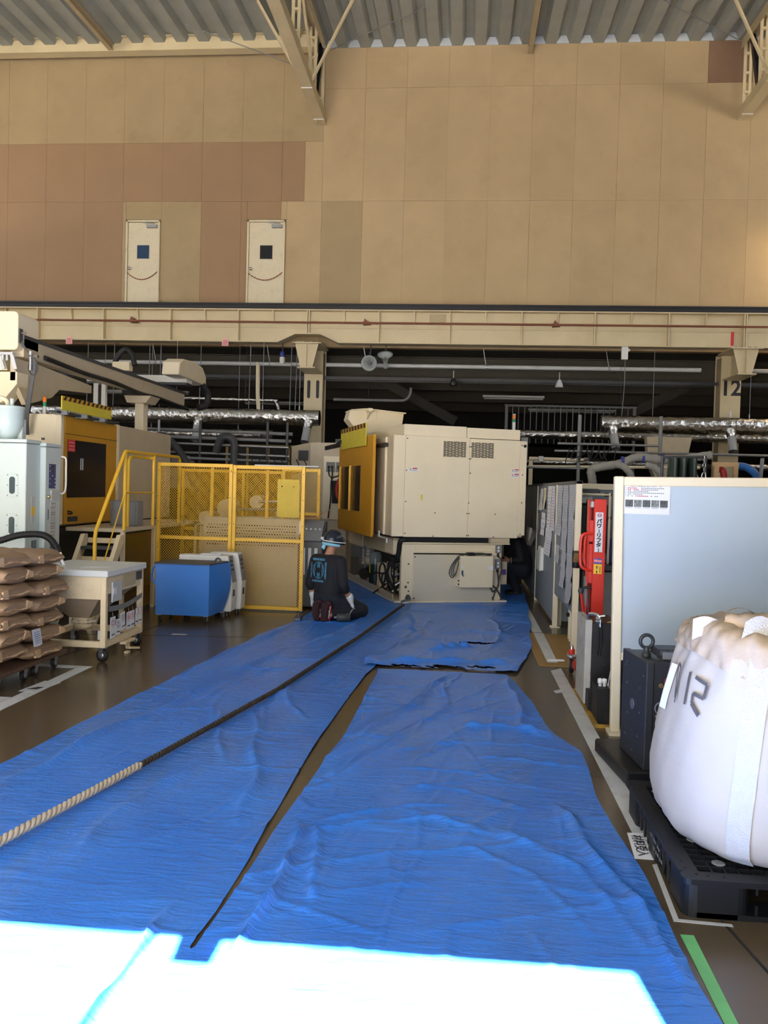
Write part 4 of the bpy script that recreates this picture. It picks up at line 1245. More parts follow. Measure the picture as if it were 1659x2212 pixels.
paper(11.4, 11.95, 1.02, 1.33, 'sheet with dark photo blocks ' + W_, .015, 'paper', 3, 'ink')
paper(12.3, 12.55, 1.0, 1.3, 'dim narrow sheet beside the sheet with dark photos', .02, 'paper_grey', 0)
paper(12.75, 13.4, .78, 1.02, 'crumpled grey sheet hanging low ' + W_, .09, 'paper_grey', 0)
paper(13.5, 14.3, 1.05, 1.6, 'dim dark sheet farthest along ' + W_, .02, 'board_grey', 0)
for y, z0, z1, lab in ((11.45, .55, .86, 'white paper tray hanging low on the notice board, nearer one'), (13.45, .78, 1.04, 'white paper tray hanging low on the notice board, farther one')):
    t = thing('paper_tray', lab, 'tray', (1.10, y, z0), 0, 'paper trays on the notice board')
    M().box(1.09, y, z0, 1.133, y + .4, z1).build('box', 'white_paint', t, bev=.004)
    M().box(1.075, y, z0 - .01, 1.092, y + .4, z1 - .06).build('front', 'light_grey', t, bev=.003)
# retractable belt head strapped to the post
t = thing('belt_barrier', 'black belt barrier head with a brown strap tied to the board post', 'barrier', (1.15, 8.38, .88))
M().lathe([(.034, .872), (.04, .88), (.04, 1.03), (.034, 1.04)], (1.145, 8.38, 0), 16).build('housing', 'black_plastic', t)
mat('strap_brown', (112, 88, 48), .8, var=.2, scale=40)
m = M(); P = []
for i in range(9):
    f = i / 8
    P.append([(1.13 + .15 * f, 8.335 + .01 * math.sin(f * 6), .965 + .035 * f), (1.13 + .15 * f, 8.33 + .01 * math.sin(f * 5 + 1), 1.01 + .035 * f)])
m.grid(P); m.build('strap', 'strap_brown', t)
m = M()
for k in range(4): m.bar((1.115 + .012 * k, 8.335, .93), (1.12 + .012 * k, 8.335, 1.02), .012, .012)
m.build('knot', 'strap_brown', t)
M().box(1.275, 8.325, .985, 1.29, 8.345, 1.06).build('clip', 'white_paint', t, bev=.002)

# ------------------------------------------------------------------ red hand lifter
mat('lift_red', (206, 50, 36), .38, var=.06, scale=6)
li = thing('hand_lifter', 'red hand lifter with a lettered mast and tubular handles', 'lifter', (1.165, 7.25, 0))
M().box(1.12, 7.20, .10, 1.222, 7.30, 1.56).build('mast', 'lift_red', li, bev=.004)
r = M(); r.box(1.075, 7.30, .10, 1.115, 7.36, 1.555); r.box(1.075, 7.20, .10, 1.085, 7.36, 1.555); r.build('mast_rail', 'lift_red', li, bev=.003)
M().box(1.085, 7.21, 1.2, 1.118, 7.30, 1.38).build('mast_insert', 'lift_red', li); M().box(1.085, 7.21, .85, 1.118, 7.30, 1.18).build('mast_insert', 'lift_red', li)
M().box(1.088, 7.24, 1.49, 1.118, 7.30, 1.54).build('chain_roller', 'galv', li)
for dx, yy in ((0, 7.22), (.045, 7.30)):
    M().tube(smooth_path([(1.12, yy, 1.265 + dx * .3), (1.05 + dx, yy - .02, 1.265 + dx * .2), (1.02 + dx, yy - .02, 1.22), (1.018 + dx, yy - .02, 1.03), (1.045 + dx, yy - .02, .975), (1.12, yy, .955 + dx)], 5), .0135, 10).build('handle', 'lift_red', li)
M().box(1.132, 7.197, 1.115, 1.196, 7.2005, 1.45).build('name_plate', 'paper', li)
for k, chh in enumerate('パワ|リフタ|'):
    z = 1.372 - k * .040
    lettering('lettering', chh, .044 if chh != '|' else .03, (1.164, 7.1962, z), (1, 0, 0), (0, 0, 1), 'ink', li, bold=.0022)
lg = M(); lg.tube([(1.164 + .0155 * math.cos(2 * math.pi * i / 20), 7.196, 1.425 + .0115 * math.sin(2 * math.pi * i / 20)) for i in range(20)], .0032, 6, closed=True); lg.box(1.15, 7.1955, 1.4235, 1.178, 7.1965, 1.4265); lg.build('emblem', 'ink_red', li)
mat('sticker_yellow', (232, 186, 50), .5); mat('sticker_blue', (60, 70, 150), .5); mat('pink', (236, 150, 160), .6)
M().box(1.130, 7.197, 1.015, 1.197, 7.2005, 1.060).build('sticker', 'sticker_blue', li)
for a, b in ((1.132, 1.163), (1.166, 1.195)): M().box(a, 7.1955, 1.027 + (.003 if a < 1.15 else 0), b, 7.1972, 1.048 + (.003 if a < 1.15 else 0)).build('sticker_print', 'pink', li)
M().box(1.130, 7.197, .93, 1.197, 7.2005, 1.013).build('sticker', 'sticker_yellow', li)
st = M()
for z in (.985, .945): st.lathe([(.007, z), (.001, z + .014)], (1.156, 7.196, 0), 6); st.box(1.153, 7.1955, z - .014, 1.159, 7.1968, z)
st.box(1.180, 7.1955, .936, 1.185, 7.1968, .99); st.build('sticker_print', 'ink', li)
M().tube([(1.06, 7.22, .60), (1.045, 7.20, .69), (1.03, 7.18, .77)], .012, 8).build('lever', 'lift_red', li)
M().lathe([(.001, .755), (.02, .765), (.026, .785), (.02, .805), (.001, .812)], (1.028, 7.18, 0), 12).build('lever_knob', 'dark_grey', li)
M().tube([(1.10, 7.2, .60), (1.085, 7.18, .72), (1.078, 7.17, .81)], .007, 8).build('pedal_rod', 'chrome', li)
M().box(1.05, 7.15, .805, 1.11, 7.19, .825).build('pedal_grip', 'black_rubber', li, bev=.005)
M().prism([(7.20, .66), (7.20, .86), (7.25, .90), (7.30, .90), (7.30, .66)], 1.066, 1.075, 'x').build('side_guard', 'mid_grey', li)
fk = M(); fk.box(1.02, 6.9, .07, 1.06, 7.9, .12); fk.box(1.30, 6.9, .07, 1.34, 7.9, .12); fk.box(1.02, 7.22, .07, 1.34, 7.30, .14); fk.build('base_leg', 'lift_red', li, bev=.003)
ca = M(); ca.lathe([(.001, -.016), (.06, -.016), (.066, -.008), (.066, .008), (.06, .016), (.001, .016)], (1.02, 7.55, .067), 20, 'x'); ca.build('caster_wheel', 'black_rubber', li)
ca = M(); ca.prism([(7.50, .13), (7.60, .13), (7.57, .05), (7.53, .05)], .998, 1.002, 'x'); ca.lathe([(.02, .13), (.045, .14), (.05, .16), (.03, .175)], (1.02, 7.55, 0), 14); ca.build('caster_fork', 'galv', li)
M().lathe([(.026, .175), (.028, .18), (.028, .215), (.026, .22)], (1.02, 7.55, 0), 14).build('red_collar', 'lift_red', li)
M().lathe([(.018, .22), (.016, .24), (.006, .262), (.001, .266)], (1.02, 7.55, 0), 12).build('cap_nut', 'chrome', li)

# ------------------------------------------------------------------ work corner behind the lifter
gp = thing('partition_board', 'plain grey partition behind the red lifter', 'board', (1.9, 10.3, 0))
M().box(1.24, 10.3, .05, 2.9, 10.33, 1.66).build('panel', 'board_grey', gp); M().box(1.2, 10.28, 1.66, 2.95, 10.35, 1.73).build('top_rail', 'frame_cream', gp); M().box(2.85, 10.28, 0, 2.95, 10.35, 1.66).build('post', 'frame_cream', gp); M().box(1.2, 10.28, 0, 1.25, 10.35, 1.66).build('post', 'frame_cream', gp)
mat('machine_green', (28, 42, 36), .5, var=.1)
gm = thing('bench_machine', 'dark green bench machine behind the red lifter', 'machine', (1.42, 9.5, .8))
M().box(1.25, 9.3, .95, 1.60, 9.7, 1.50).build('body', 'machine_green', gm, bev=.02)
M().box(1.26, 9.28, 1.50, 1.42, 9.6, 1.58).build('top_box', 'light_grey', gm, bev=.01); M().box(1.27, 9.25, 1.60, 1.5, 9.6, 1.66).build('top_clutter', 'dark_grey', gm, bev=.02)
M().box(1.3, 9.24, .86, 1.58, 9.30, .95).build('slide', 'galv', gm, bev=.01)
wb = thing('work_bench', 'dark work bench with grey cabinet behind the red lifter', 'bench', (1.7, 9.5, 0))
M().box(1.22, 9.0, .80, 2.6, 10.0, .85).build('top', 'dark_grey', wb); M().box(1.30, 9.05, .02, 1.75, 9.9, .78).build('cabinet', 'mid_grey', wb, bev=.01)
for x in (1.8, 2.55):
    for y in (9.05, 9.95): M().box(x - .03, y - .03, 0, x + .03, y + .03, .80).build('leg', 'frame_cream', wb)
tag(M().box(1.62, 9.1, .85, 2.0, 9.5, 1.12).build('blue_crate', 'sticker_blue', bev=.02), 'small dark blue crate on the work bench', 'crate')
pk = thing('pipe_rack', 'cream tubular rack with black joints under the notice board', 'rack', (1.25, 9.3, 0))
for x, y, z1 in ((1.22, 9.3, 1.62), (1.215, 9.15, .62), (1.60, 9.25, 1.62)):
    M().cyl((x, y, 0), (x, y, z1), .014, n=10).build('pole', 'frame_cream', pk)
M().cyl((1.22, 9.25, 1.6), (1.60, 9.25, 1.6), .014, n=10).build('rail', 'frame_cream', pk); M().cyl((1.22, 9.28, .28), (1.60, 9.25, .28), .014, n=10).build('rail', 'frame_cream', pk)
for x, z in ((1.22, .28), (1.58, 1.6), (1.58, 1.35)): M().lathe([(.022, -.04), (.022, .04)], (x, 9.26, z), 10, 'x').build('joint', 'black_plastic', pk)

# ------------------------------------------------------------------ cream pipe frame, insulated pipes and clutter above the boards
mat('pipe_wrap', (150, 148, 142), .7, var=.12, scale=6, bump=.5, bscale=30)
fr_ = thing('tube_rack', 'cream tubular frame with white clamps above the notice board', 'rack', (2.8, 15.8, 0))
M().cyl((1.235, 15.8, 2.235), (2.32, 15.8, 2.225), .034, n=10).build('rail', 'frame_cream', fr_)
M().cyl((1.22, 15.8, 2.085), (4.32, 15.8, 2.14), .028, n=10).build('rail', 'frame_cream', fr_)
for x in (1.27, 4.13): M().box(x - .035, 15.8, 0, x + .035, 15.85, 2.2).build('post', 'frame_cream', fr_)
for x, z in ((1.45, 2.235), (2.27, 2.225), (3.45, 2.125)): M().box(x - .045, 15.75, z - .06, x + .045, 15.86, z + .05).build('clamp', 'chrome', fr_, bev=.008)
fr2 = thing('tube_rack', 'thin galvanised pipes in the dark behind the cream frame', 'rack', (2.2, 14, 0))
for z, x0, x1 in ((2.02, 1.0, 2.0), (2.30, 1.5, 6.0), (2.42, 1.55, 3.2)): M().cyl((x0, 14, z), (x1, 14.05, z), .02, n=8).build('rail', 'galv', fr2)
for x in (1.9, 3.2): M().cyl((x, 14.05, 0), (x, 14.05, 2.9), .03, n=8).build('post', 'mid_grey', fr2)
ip = thing('insulated_pipe', 'grey wrapped pipe run with elbows behind the partition tops', 'pipe', (2.6, 12.6, 0))
run = smooth_path([(1.90, 12.5, .02), (1.90, 12.5, 1.4), (1.90, 12.5, 1.78), (1.88, 12.5, 1.95), (2.0, 12.5, 2.0), (2.3, 12.55, 2.06), (2.55, 12.55, 2.16), (2.85, 12.55, 2.13), (3.2, 12.6, 2.15), (3.6, 12.6, 2.22)], 8)
M().tube(run, .06, 12, radii=[.062 + .004 * math.sin(i * 2.1) for i in range(len(run))]).build('main_pipe', 'pipe_wrap', ip)
for x in (2.35, 2.78, 3.25):
    q = smooth_path([(x - .12, 12.5, 2.05), (x, 12.45, 2.0), (x + .10, 12.45, 1.86), (x + .13, 12.45, 1.6), (x + .13, 12.45, .02)], 5)
    M().tube(q, .05, 10, radii=[.05 + .003 * math.sin(i * 2.3) for i in range(len(q))]).build('branch_pipe', 'pipe_wrap', ip)
for i_, x in ((4, 2.33), (5, 2.62), (6, 2.9)): M().lathe([(.066, -.02), (.066, .02)], (x, 12.55, 2.10 if x < 2.5 else 2.145), 12, 'x').build('tape_band', 'sticker_blue', ip)
cb = thing('cable_bundle', 'tangle of black cables on the thin pipes above the boards', 'cables', (2.3, 13.9, 2.2))
for k in range(7):
    x = 1.75 + k * .09
    M().tube(smooth_path([(x, 13.985, 2.36), (x + RNG.normal(0, .06), 13.95, 2.18 + RNG.normal(0, .05)), (x + .15, 13.96, 2.22 + RNG.normal(0, .06)), (x + .2, 13.99, 2.40)], 5), .008, 6).build('cable', 'black_rubber', cb)
# things leaning behind the pale blue board
mat('wood', (168, 138, 100), .6, var=.15, scale=6, stretch=(2, 2, 20))
mat('hose_red', (176, 44, 42), .45); mat('hose_blue', (40, 96, 160), .45)
t = thing('wooden_frame', 'narrow wooden frame standing behind the pale blue board', 'frame', (2.06, 6.8, 0))
for x in (1.985, 2.13): M().box(x - .017, 6.78, 0, x + .017, 6.82, 1.845).build('wood_post', 'wood', t)
M().box(1.96, 6.78, 1.845, 2.15, 6.82, 1.88).build('wood_rail', 'wood', t)
M().box(2.02, 6.84, 1.70, 2.06, 6.88, 1.76).build('valve', 'chrome', t, bev=.01)
tag(M().tube(smooth_path([(2.02, 6.86, 1.83), (2.06, 6.86, 1.80), (2.07, 6.86, 1.6), (2.06, 6.86, 1.3), (2.06, 6.86, .02)], 5), .026, 8).build('red_hose', 'hose_red'), 'red hose hanging in the wooden frame behind the board', 'hose')
tag(M().tube(smooth_path([(2.16, 6.90, 1.86), (2.26, 6.90, 1.84), (2.34, 6.90, 1.74), (2.36, 6.90, 1.4), (2.36, 6.90, .03)], 6), .03, 8).build('blue_hose', 'hose_blue'), 'blue hose arching right of the wooden frame behind the board', 'hose')
tag(M().obox((2.24, 6.70, .955), (.012, .05, 1.92), Matrix.Rotation(.06, 3, 'Y')).build('metal_plate', 'mid_grey'), 'grey metal strip leaning in front of the blue hose', 'plate')
t = thing('hang_rail', 'dark clothes rail with posts behind the pale blue board', 'rail', (1.78, 6.95, 0))
M().cyl((1.6, 6.95, 1.915), (1.95, 6.95, 1.925), .012, n=8).build('bar', 'dark_grey', t)
for x in (1.605, 1.945): M().cyl((x, 6.95, 0), (x, 6.95, 1.92), .012, n=8).build('post', 'dark_grey', t)
for x, w, lab in ((1.69, .05, 'left'), (1.76, .05, 'middle'), (1.84, .045, 'right')):
    mm = M(); P = []
    for i in range(8):
        f = i / 7
        P.append([(x + (w * (1 + .5 * f)) * math.cos(a) * .72 + .006 * math.sin(a * 3 + i), 6.95 + .10 * math.sin(a), 1.91 - .7 * f) for a in [2 * math.pi * k / 12 for k in range(13)]])
    mm.grid(P); tag(mm.build('jacket', 'machine_green'), 'dark green jacket on the rail behind the pale blue board, %s one' % lab, 'jacket', 'green jackets on the rail')
t = thing('chain_hook', 'chrome swivel hook on a short chain beside the green jackets', 'hook', (1.93, 6.9, 1.8))
ck = M()
for k in range(3): ck.tube([(1.92 + .012 * math.cos(2 * math.pi * i / 12) * (1 if k % 2 else .4), 6.9 + .012 * math.cos(2 * math.pi * i / 12) * (.4 if k % 2 else 1), 1.89 - k * .035 + .022 * math.sin(2 * math.pi * i / 12)) for i in range(12)], .004, 6, closed=True)
ck.tube([(1.92 + .016 * math.cos(2 * math.pi * i / 14), 6.9, 1.77 + .03 * math.sin(2 * math.pi * i / 14)) for i in range(14)], .006, 6, closed=True)
ck.cyl((1.92, 6.9, 1.90), (1.92, 6.9, 1.93), .005, n=6)
ck.build('chain', 'chrome', t)

# ------------------------------------------------------------------ the injection machine being moved, turned 20 degrees
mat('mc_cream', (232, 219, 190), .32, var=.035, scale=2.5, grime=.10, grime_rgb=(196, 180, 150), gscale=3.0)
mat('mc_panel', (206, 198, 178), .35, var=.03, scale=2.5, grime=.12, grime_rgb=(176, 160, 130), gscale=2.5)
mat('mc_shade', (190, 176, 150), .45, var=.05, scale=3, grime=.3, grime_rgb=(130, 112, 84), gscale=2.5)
mat('mc_orange', (196, 142, 38), .38, var=.06, scale=2.0, grime=.15, grime_rgb=(120, 88, 34), gscale=2)
mat('mc_yellow', (206, 190, 62), .45, var=.06, scale=4)
mat('smoked', (24, 23, 30), .25, var=.3, scale=3, spec=.2)
mat('bar_yellow', (228, 176, 60), .35)
mat('slot_black', (12, 13, 15), .7)
mat('tank_green', (24, 52, 52), .3, var=.1)
glass('tank_clear', (150, 165, 170), .1, .6)
A20 = math.radians(20)
mc = thing('injection_machine', 'cream injection moulding machine with an orange sliding door, towed on the tarp', 'machine', (-.80, 11.6, 0), A20)
def L(m, name, mt, parent=None, bev=0, **k): return m.build(name, mt, parent or mc, bev=bev, **k)
# base
L(M().box(-.10, -.03, .018, 1.58, 3.4, .045), 'base_plate', 'mc_cream', bev=.004)
bb = M(); bb.box(0, 0, .045, 1.49, .08, .84); bb.box(.62, .08, .045, 1.49, 3.35, .84)
base = L(bb, 'base_frame', 'mc_cream', bev=.006)
L(M().box(.17, -.012, .045, 1.395, 0, .69), 'front_panel', 'mc_panel', bev=.003)
L(M().box(.17, -.006, .695, 1.34, 0, .715), 'panel_gap', 'slot_black')
rl = M()
for z in (.735, .79): rl.box(.19, -.012, z, 1.34, 0, z + .012)
rl.box(.19, -.012, .735, .20, 0, .80); rl.box(1.33, -.012, .735, 1.34, 0, .80)
L(rl, 'raised_trim', 'mc_cream')
L(M().box(.0, -.04, .845, 1.60, .3, .862), 'top_flange', 'mc_cream', bev=.003)
L(M().box(.06, .05, .862, 1.52, .4, .93), 'gap_filler', 'slot_black')
L(M().box(1.30, -.02, .865, 1.60, .25, .935), 'corner_bracket', 'mc_shade', bev=.004)
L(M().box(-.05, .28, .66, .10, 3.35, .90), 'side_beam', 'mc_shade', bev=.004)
L(M().box(-.07, 2.12, .64, -.05, 3.1, .84), 'side_cover', 'mc_cream', bev=.003)
L(M().box(-.07, .20, .68, .10, .66, .875), 'side_block', 'mc_cream', bev=.004)
# bottom sill running back on the left
L(M().box(-.10, .08, .045, -.085, 3.35, .13), 'side_sill', 'mc_shade')
# panel screws
scw = M()
for x, z in ((.10, .56), (.10, .30), (.11, .18), (1.36, .08), (.19, .08), (.19, .66)): scw.cyl((x, -.016, z), (x, 0, z), .011, n=8)
L(scw, 'screw', 'dark_grey'); L(M().box(.055, -.004, .22, .085, 0, .255), 'data_plate', 'dark_grey')
# upper enclosure
L(M().box(-.17, -.05, .945, -.005, 0, 2.345), 'front_panel', 'mc_cream', bev=.004)
L(M().box(-.002, -.05, .94, .940, 0, 2.345), 'front_panel', 'mc_cream', bev=.004)
L(M().box(.944, -.05, .94, 1.70, 0, 2.335), 'front_panel', 'mc_cream', bev=.004)
L(M().box(1.70, -.052, .98, 1.81, 0, 2.33), 'front_panel', 'mc_cream', bev=.004)
bd_ = M(); bd_.box(-.165, 0, .95, 1.79, 3.3, 2.335)
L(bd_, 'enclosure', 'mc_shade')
hd = M().box(-.02, -.02, 2.345, .895, 2.4, 2.50); L(hd, 'top_hood', 'mc_cream', bev=.004)
hd = M().box(.905, -.02, 2.345, 1.71, 2.4, 2.49); L(hd, 'top_hood', 'mc_cream', bev=.004)
# louvre grilles: staggered slots
for x0 in (.54, .955):
    L(M().box(x0, -.054, 2.065, x0 + .345, -.05, 2.285), 'grille_plate', 'mc_cream')
    sm = M()
    for r_ in range(13):
        z = 2.072 + r_ * .0166
        x = x0 + (.008 if r_ % 2 else -.045)
        while x < x0 + .335:
            a, b = max(x, x0 + .006), min(x + .088, x0 + .339)
            if b - a > .015: sm.box(a, -.057, z, b, -.053, z + .0108)
            x += .1
    L(sm, 'grille_slot', 'slot_black')
bt = M()
for x, z in ((.02, 2.30), (.02, 1.86), (.02, 1.43), (.02, .99), (.93, 2.22), (.955, 2.22), (.935, 2.05), (.955, 2.05), (.955, 1.85), (.945, 1.43), (.925, 1.28), (.955, 1.28), (.93, .97), (.955, .97), (1.75, 1.85), (1.75, 1.45), (1.74, 1.0), (1.73, 2.27), (.43, .955), (.45, 1.28), (1.33, .955), (1.35, 1.28)):
    bt.cyl((x, -.056, z), (x, -.05, z), .009, n=8)
L(bt, 'screw', 'dark_grey')
L(M().cyl((1.775, -.06, 2.262), (1.775, -.05, 2.262), .022, n=14), 'cable_port', 'slot_black')
for x in (.055, 1.575):
    zz = (1.845,) if x < 1 else (1.875, 1.81)
    for z in zz:
        L(M().box(x, -.0525, z, x + .12, -.05, z + .055), 'warning_label', 'paper')
        L(M().box(x + .05, -.0535, z + .037, x + .118, -.0525, z + .052), 'label_stripe', 'red_tape')
        pr = M()
        for q in range(2): pr.box(x + .05, -.0535, z + .012 + q * .012, x + .112, -.0525, z + .016 + q * .012)
        pr.bar((x + .012, -.053, z + .045), (x + .03, -.053, z + .02), .001, .012); pr.bar((x + .02, -.053, z + .03), (x + .042, -.053, z + .012), .001, .006)
        L(pr, 'label_print', 'mid_grey')
L(M().box(.235, -.051, 1.45, .262, -.05, 1.53), 'paint_touch_up', 'mc_yellow')
# left side: post, recess, orange door with two smoked windows
L(M().box(-.19, .33, .95, -.165, .37, 2.33), 'side_post', 'mc_cream')
L(M().box(-.20, .95, .95, -.165, 3.2, 2.33), 'door_recess', 'slot_black')
dr = L(M().prism([(.49, .90), (2.85, .90), (2.85, 2.37), (.49, 2.37)], -.335, -.30, 'x'), 'sliding_door', 'mc_orange', bev=.006)
L(M().box(-.337, .47, .93, -.295, .50, 2.37), 'door_edge', 'mc_orange', dr)
for y0, y1 in ((1.23, 1.74), (1.95, 2.52)):
    L(M().box(-.340, y0, 1.245, -.334, y1, 1.94), 'window', 'smoked', dr)
for y in (1.80, 2.57):
    h = M().cyl((-.37, y, 1.24), (-.37, y, 1.945), .022, n=10); L(h, 'door_handle_bar', 'bar_yellow', dr)
L(M().box(-.338, 2.72, 1.55, -.334, 2.75, 1.68), 'door_slot', 'slot_black', dr)
ha = L(M().box(-.365, .83, 2.225, -.35, 2.62, 2.56), 'guard_plate', 'mc_yellow', bev=.003)
hz = M()
for k in range(9):
    y = .86 + k * .2
    hz.prism([(y, 2.49), (y + .085, 2.49), (y + .125, 2.56), (y + .04, 2.56)], -.368, -.365, 'x')
L(hz, 'hazard_stripe', 'slot_black', ha); L(M().box(-.3665, .84, 2.488, -.365, 2.62, 2.56), 'hazard_band', 'mc_orange', ha)
L(M().box(-.24, .25, 2.19, -.17, 1.0, 2.245), 'door_track', 'black_plastic', bev=.004)
ar = M().bar((-.36, 2.6, 2.31), (-.42, 3.65, 2.29), .04, .07); ar.bar((-.36, 2.55, 2.36), (-.37, 2.95, 2.31), .04, .06)
L(ar, 'track_arm', 'black_plastic')
zb_ = M(); zb_.box(-.26, .30, .915, -.245, .36, 1.0); zb_.box(-.26, -.10, .91, -.245, .36, .925); zb_.box(-.26, -.12, .86, -.245, -.10, .925)
L(zb_, 'step_bracket', 'light_grey')
# robot mount on top
rm = M(); rm.prism([(-.34, 2.71), (-.30, 2.86), (-.05, 2.89), (.60, 2.85), (.56, 2.50), (-.16, 2.50)], 2.2, 2.55, 'y')
L(rm, 'robot_mount', 'mc_cream', bev=.006)
rm = M(); rm.prism([(-.31, 2.865), (-.05, 2.895), (.62, 2.855), (.62, 2.84), (-.05, 2.878), (-.31, 2.85)], 2.12, 2.6, 'y'); rm.box(.13, 2.17, 2.52, .16, 2.2, 2.86); rm.box(-.05, 2.0, 2.84, .02, 2.2, 2.89); rm.prism([(2.0, 2.84), (2.2, 2.84), (2.2, 2.72)], -.03, -.015, 'x')
L(rm, 'mount_flange', 'mc_cream', bev=.003)
# signal light
sx, sy_ = 1.66, .10
sg_ = M().lathe([(.022, 2.49), (.022, 2.61)], (sx, sy_, 0), 14); L(sg_, 'signal_base', 'light_grey')
mat('lamp_orange', (226, 120, 40), .25); mat('lamp_green', (30, 130, 90), .25)
L(M().lathe([(.022, 2.612), (.022, 2.655)], (sx, sy_, 0), 14), 'signal_lens', 'lamp_green'); L(M().lathe([(.022, 2.657), (.022, 2.71), (.018, 2.715)], (sx, sy_, 0), 14), 'signal_lens', 'lamp_orange')
L(M().lathe([(.022, 2.716), (.022, 2.728), (.002, 2.732)], (sx, sy_, 0), 14), 'signal_cap', 'light_grey')
# control box on the front with cable loops and sockets
cb_ = M().prism([(.76, .30), (.76, .68), (.85, .69), (1.285, .69), (1.285, .235), (.86, .235)], -.20, -.012, 'y')
cb_ = L(M().box(.80, -.20, .25, 1.285, -.012, .69), 'control_box', 'mc_cream', bev=.005)
L(M().box(.92, -.16, .69, 1.03, -.06, .735), 'black_plug', 'black_plastic', bev=.008)
L(M().box(1.21, -.203, .50, 1.285, -.20, .555), 'box_label', 'paper', cb_); L(M().box(.815, -.203, .52, .84, -.20, .56), 'box_label', 'paper', cb_); L(M().box(.815, -.203, .43, .84, -.20, .49), 'box_label', 'pane_blue', cb_)
L(M().cyl((.83, -.23, .42), (.83, -.20, .42), .012, n=10), 'lock_knob', 'chrome', cb_)
ps = M()
for z in (.34, .29):
    for y in (-.15, -.12): ps.cyl((.797, y, z), (.80, y, z), .012, n=8)
L(ps, 'knockout', 'slot_black', cb_)
lp = M()
for k in range(3):
    o_ = k * .022
    lp.tube(smooth_path([(.95, -.12, .715), (.82 + o_, -.13, .70), (.70 + o_, -.14, .58), (.655 + o_ * 1.3, -.14, .45), (.70 + o_, -.15, .385 + o_), (.765, -.14, .48), (.80, -.12, .60), (.86, -.1, .70)], 6), .0075, 6)
lp.tube(smooth_path([(1.0, -.10, .715), (1.15, -.10, .72), (1.28, -.08, .69), (1.33, -.04, .66)], 5), .012, 6)
L(lp, 'cable_loop', 'dark_grey')
for z0, z1 in ((.722, .836), (.50, .636)):
    so = L(M().box(1.385, -.05, z0, 1.458, -.012, z1), 'socket_box', 'mid_grey', bev=.004)
    q = M()
    for z in (z0 + .035, z0 + .08): q.cyl((1.42, -.053, z), (1.42, -.05, z), .018, n=10)
    L(q, 'socket', 'paper', so); L(M().lathe([(.02, z0 - .05), (.016, z0)], (1.42, -.035, 0), 10), 'plug', 'black_rubber', so)
cw = M()
cw.tube(smooth_path([(1.42, -.035, .67), (1.46, -.04, .64), (1.475, -.04, .5), (1.45, -.04, .38), (1.435, -.03, .26), (1.38, -.03, .13), (1.36, -.03, .045)], 5), .01, 6)
cw.tube(smooth_path([(1.42, -.035, .45), (1.435, -.035, .36), (1.44, -.03, .25), (1.37, -.03, .17), (1.33, -.05, .2), (1.30, -.05, .26)], 5), .011, 6)
cw.tube(smooth_path([(1.31, -.05, .27), (1.40, -.04, .22), (1.48, -.03, .10), (1.485, -.03, .05)], 5), .012, 6)
L(cw, 'power_cable', 'dark_grey')
rb_ = L(M().box(1.52, .08, .26, 1.615, .20, .59), 'side_terminal_box', 'mc_shade', bev=.004); L(M().box(1.535, .077, .40, 1.60, .08, .48), 'box_label', 'sticker_blue', rb_); L(M().box(1.535, .0765, .40, 1.55, .077, .48), 'label_stripe', 'red_tape', rb_)
# hydraulics in the open left side
L(M().box(.10, .9, .08, .60, 2.7, .10), 'drip_tray', 'mc_shade')
vs_ = M()
for k in range(6): vs_.box(.0, 2.22, .34 + k * .05, .10, 2.40, .383 + k * .05)
L(vs_, 'valve_stack', 'white_paint', bev=.008)
L(M().box(-.02, 2.10, .30, .0, 2.14, .70), 'valve_bracket', 'galv')
L(M().box(-.02, 1.92, .40, .02, 2.10, .47), 'valve_plate', 'mc_cream')
L(M().lathe([(.10, .10), (.10, .40)], (.06, 1.70, 0), 20), 'oil_tank', 'tank_green'); L(M().lathe([(.098, .40), (.098, .55), (.085, .565), (.08, .59), (.01, .60)], (.06, 1.70, 0), 20), 'oil_tank_dome', 'tank_clear')
mat('level_yellow', (214, 220, 50), .35)
L(M().box(-.048, 1.62, .27, -.040, 1.66, .41), 'level_gauge', 'level_yellow')
L(M().cyl((.05, 2.45, .16), (.40, 2.75, .2), .10, n=18), 'pump_motor', 'dark_grey'); L(M().cyl((.30, 1.2, .18), (.30, 1.45, .18), .09, n=18), 'pump_motor', 'dark_grey')
L(M().box(.0, 1.15, .06, .13, 1.36, .46), 'manifold_block', 'mc_cream', bev=.006); L(M().box(.0, .75, .12, .16, 1.0, .45), 'junction_case', 'mc_cream', bev=.006)
fit = M()
for k in range(16):
    y = .30 + RNG.uniform(0, .5); z = .10 + RNG.uniform(0, .42); x = .02 + RNG.uniform(0, .06)
    fit.cyl((x - .04, y, z), (x + .05, y + .05 * RNG.normal(), z + .06), .018, n=8); fit.cyl((x - .03, y, z), (x + .0, y, z + .02), .027, n=6)
L(fit, 'pipe_fitting', 'chrome')
ho = M()
for k in range(9):
    y = .25 + .06 * k
    ho.tube(smooth_path([(.02, .42 + .02 * k, .62), (.01, .40 + .04 * k, .52), (-.03 + .02 * math.sin(k), y + .05 * math.sin(k * 2), .38), (.0, y + .1 * math.cos(k), .22 + .03 * math.sin(k * 3)), (.05, y, .10)], 6), .011, 6)
ho.tube([(-.02 + 0, .95 + .18 * math.cos(2 * math.pi * i / 24), .33 + .15 * math.sin(2 * math.pi * i / 24)) for i in range(24)], .012, 6, closed=True)
ho.tube([(-.03, .75 + .20 * math.cos(2 * math.pi * i / 24), .24 + .12 * math.sin(2 * math.pi * i / 24)) for i in range(24)], .012, 6, closed=True)
ho.tube(smooth_path([(-.01, .9, .33), (-.03, 1.3, .30), (-.05, 1.8, .22), (-.06, 2.1, .16)], 6), .013, 6)
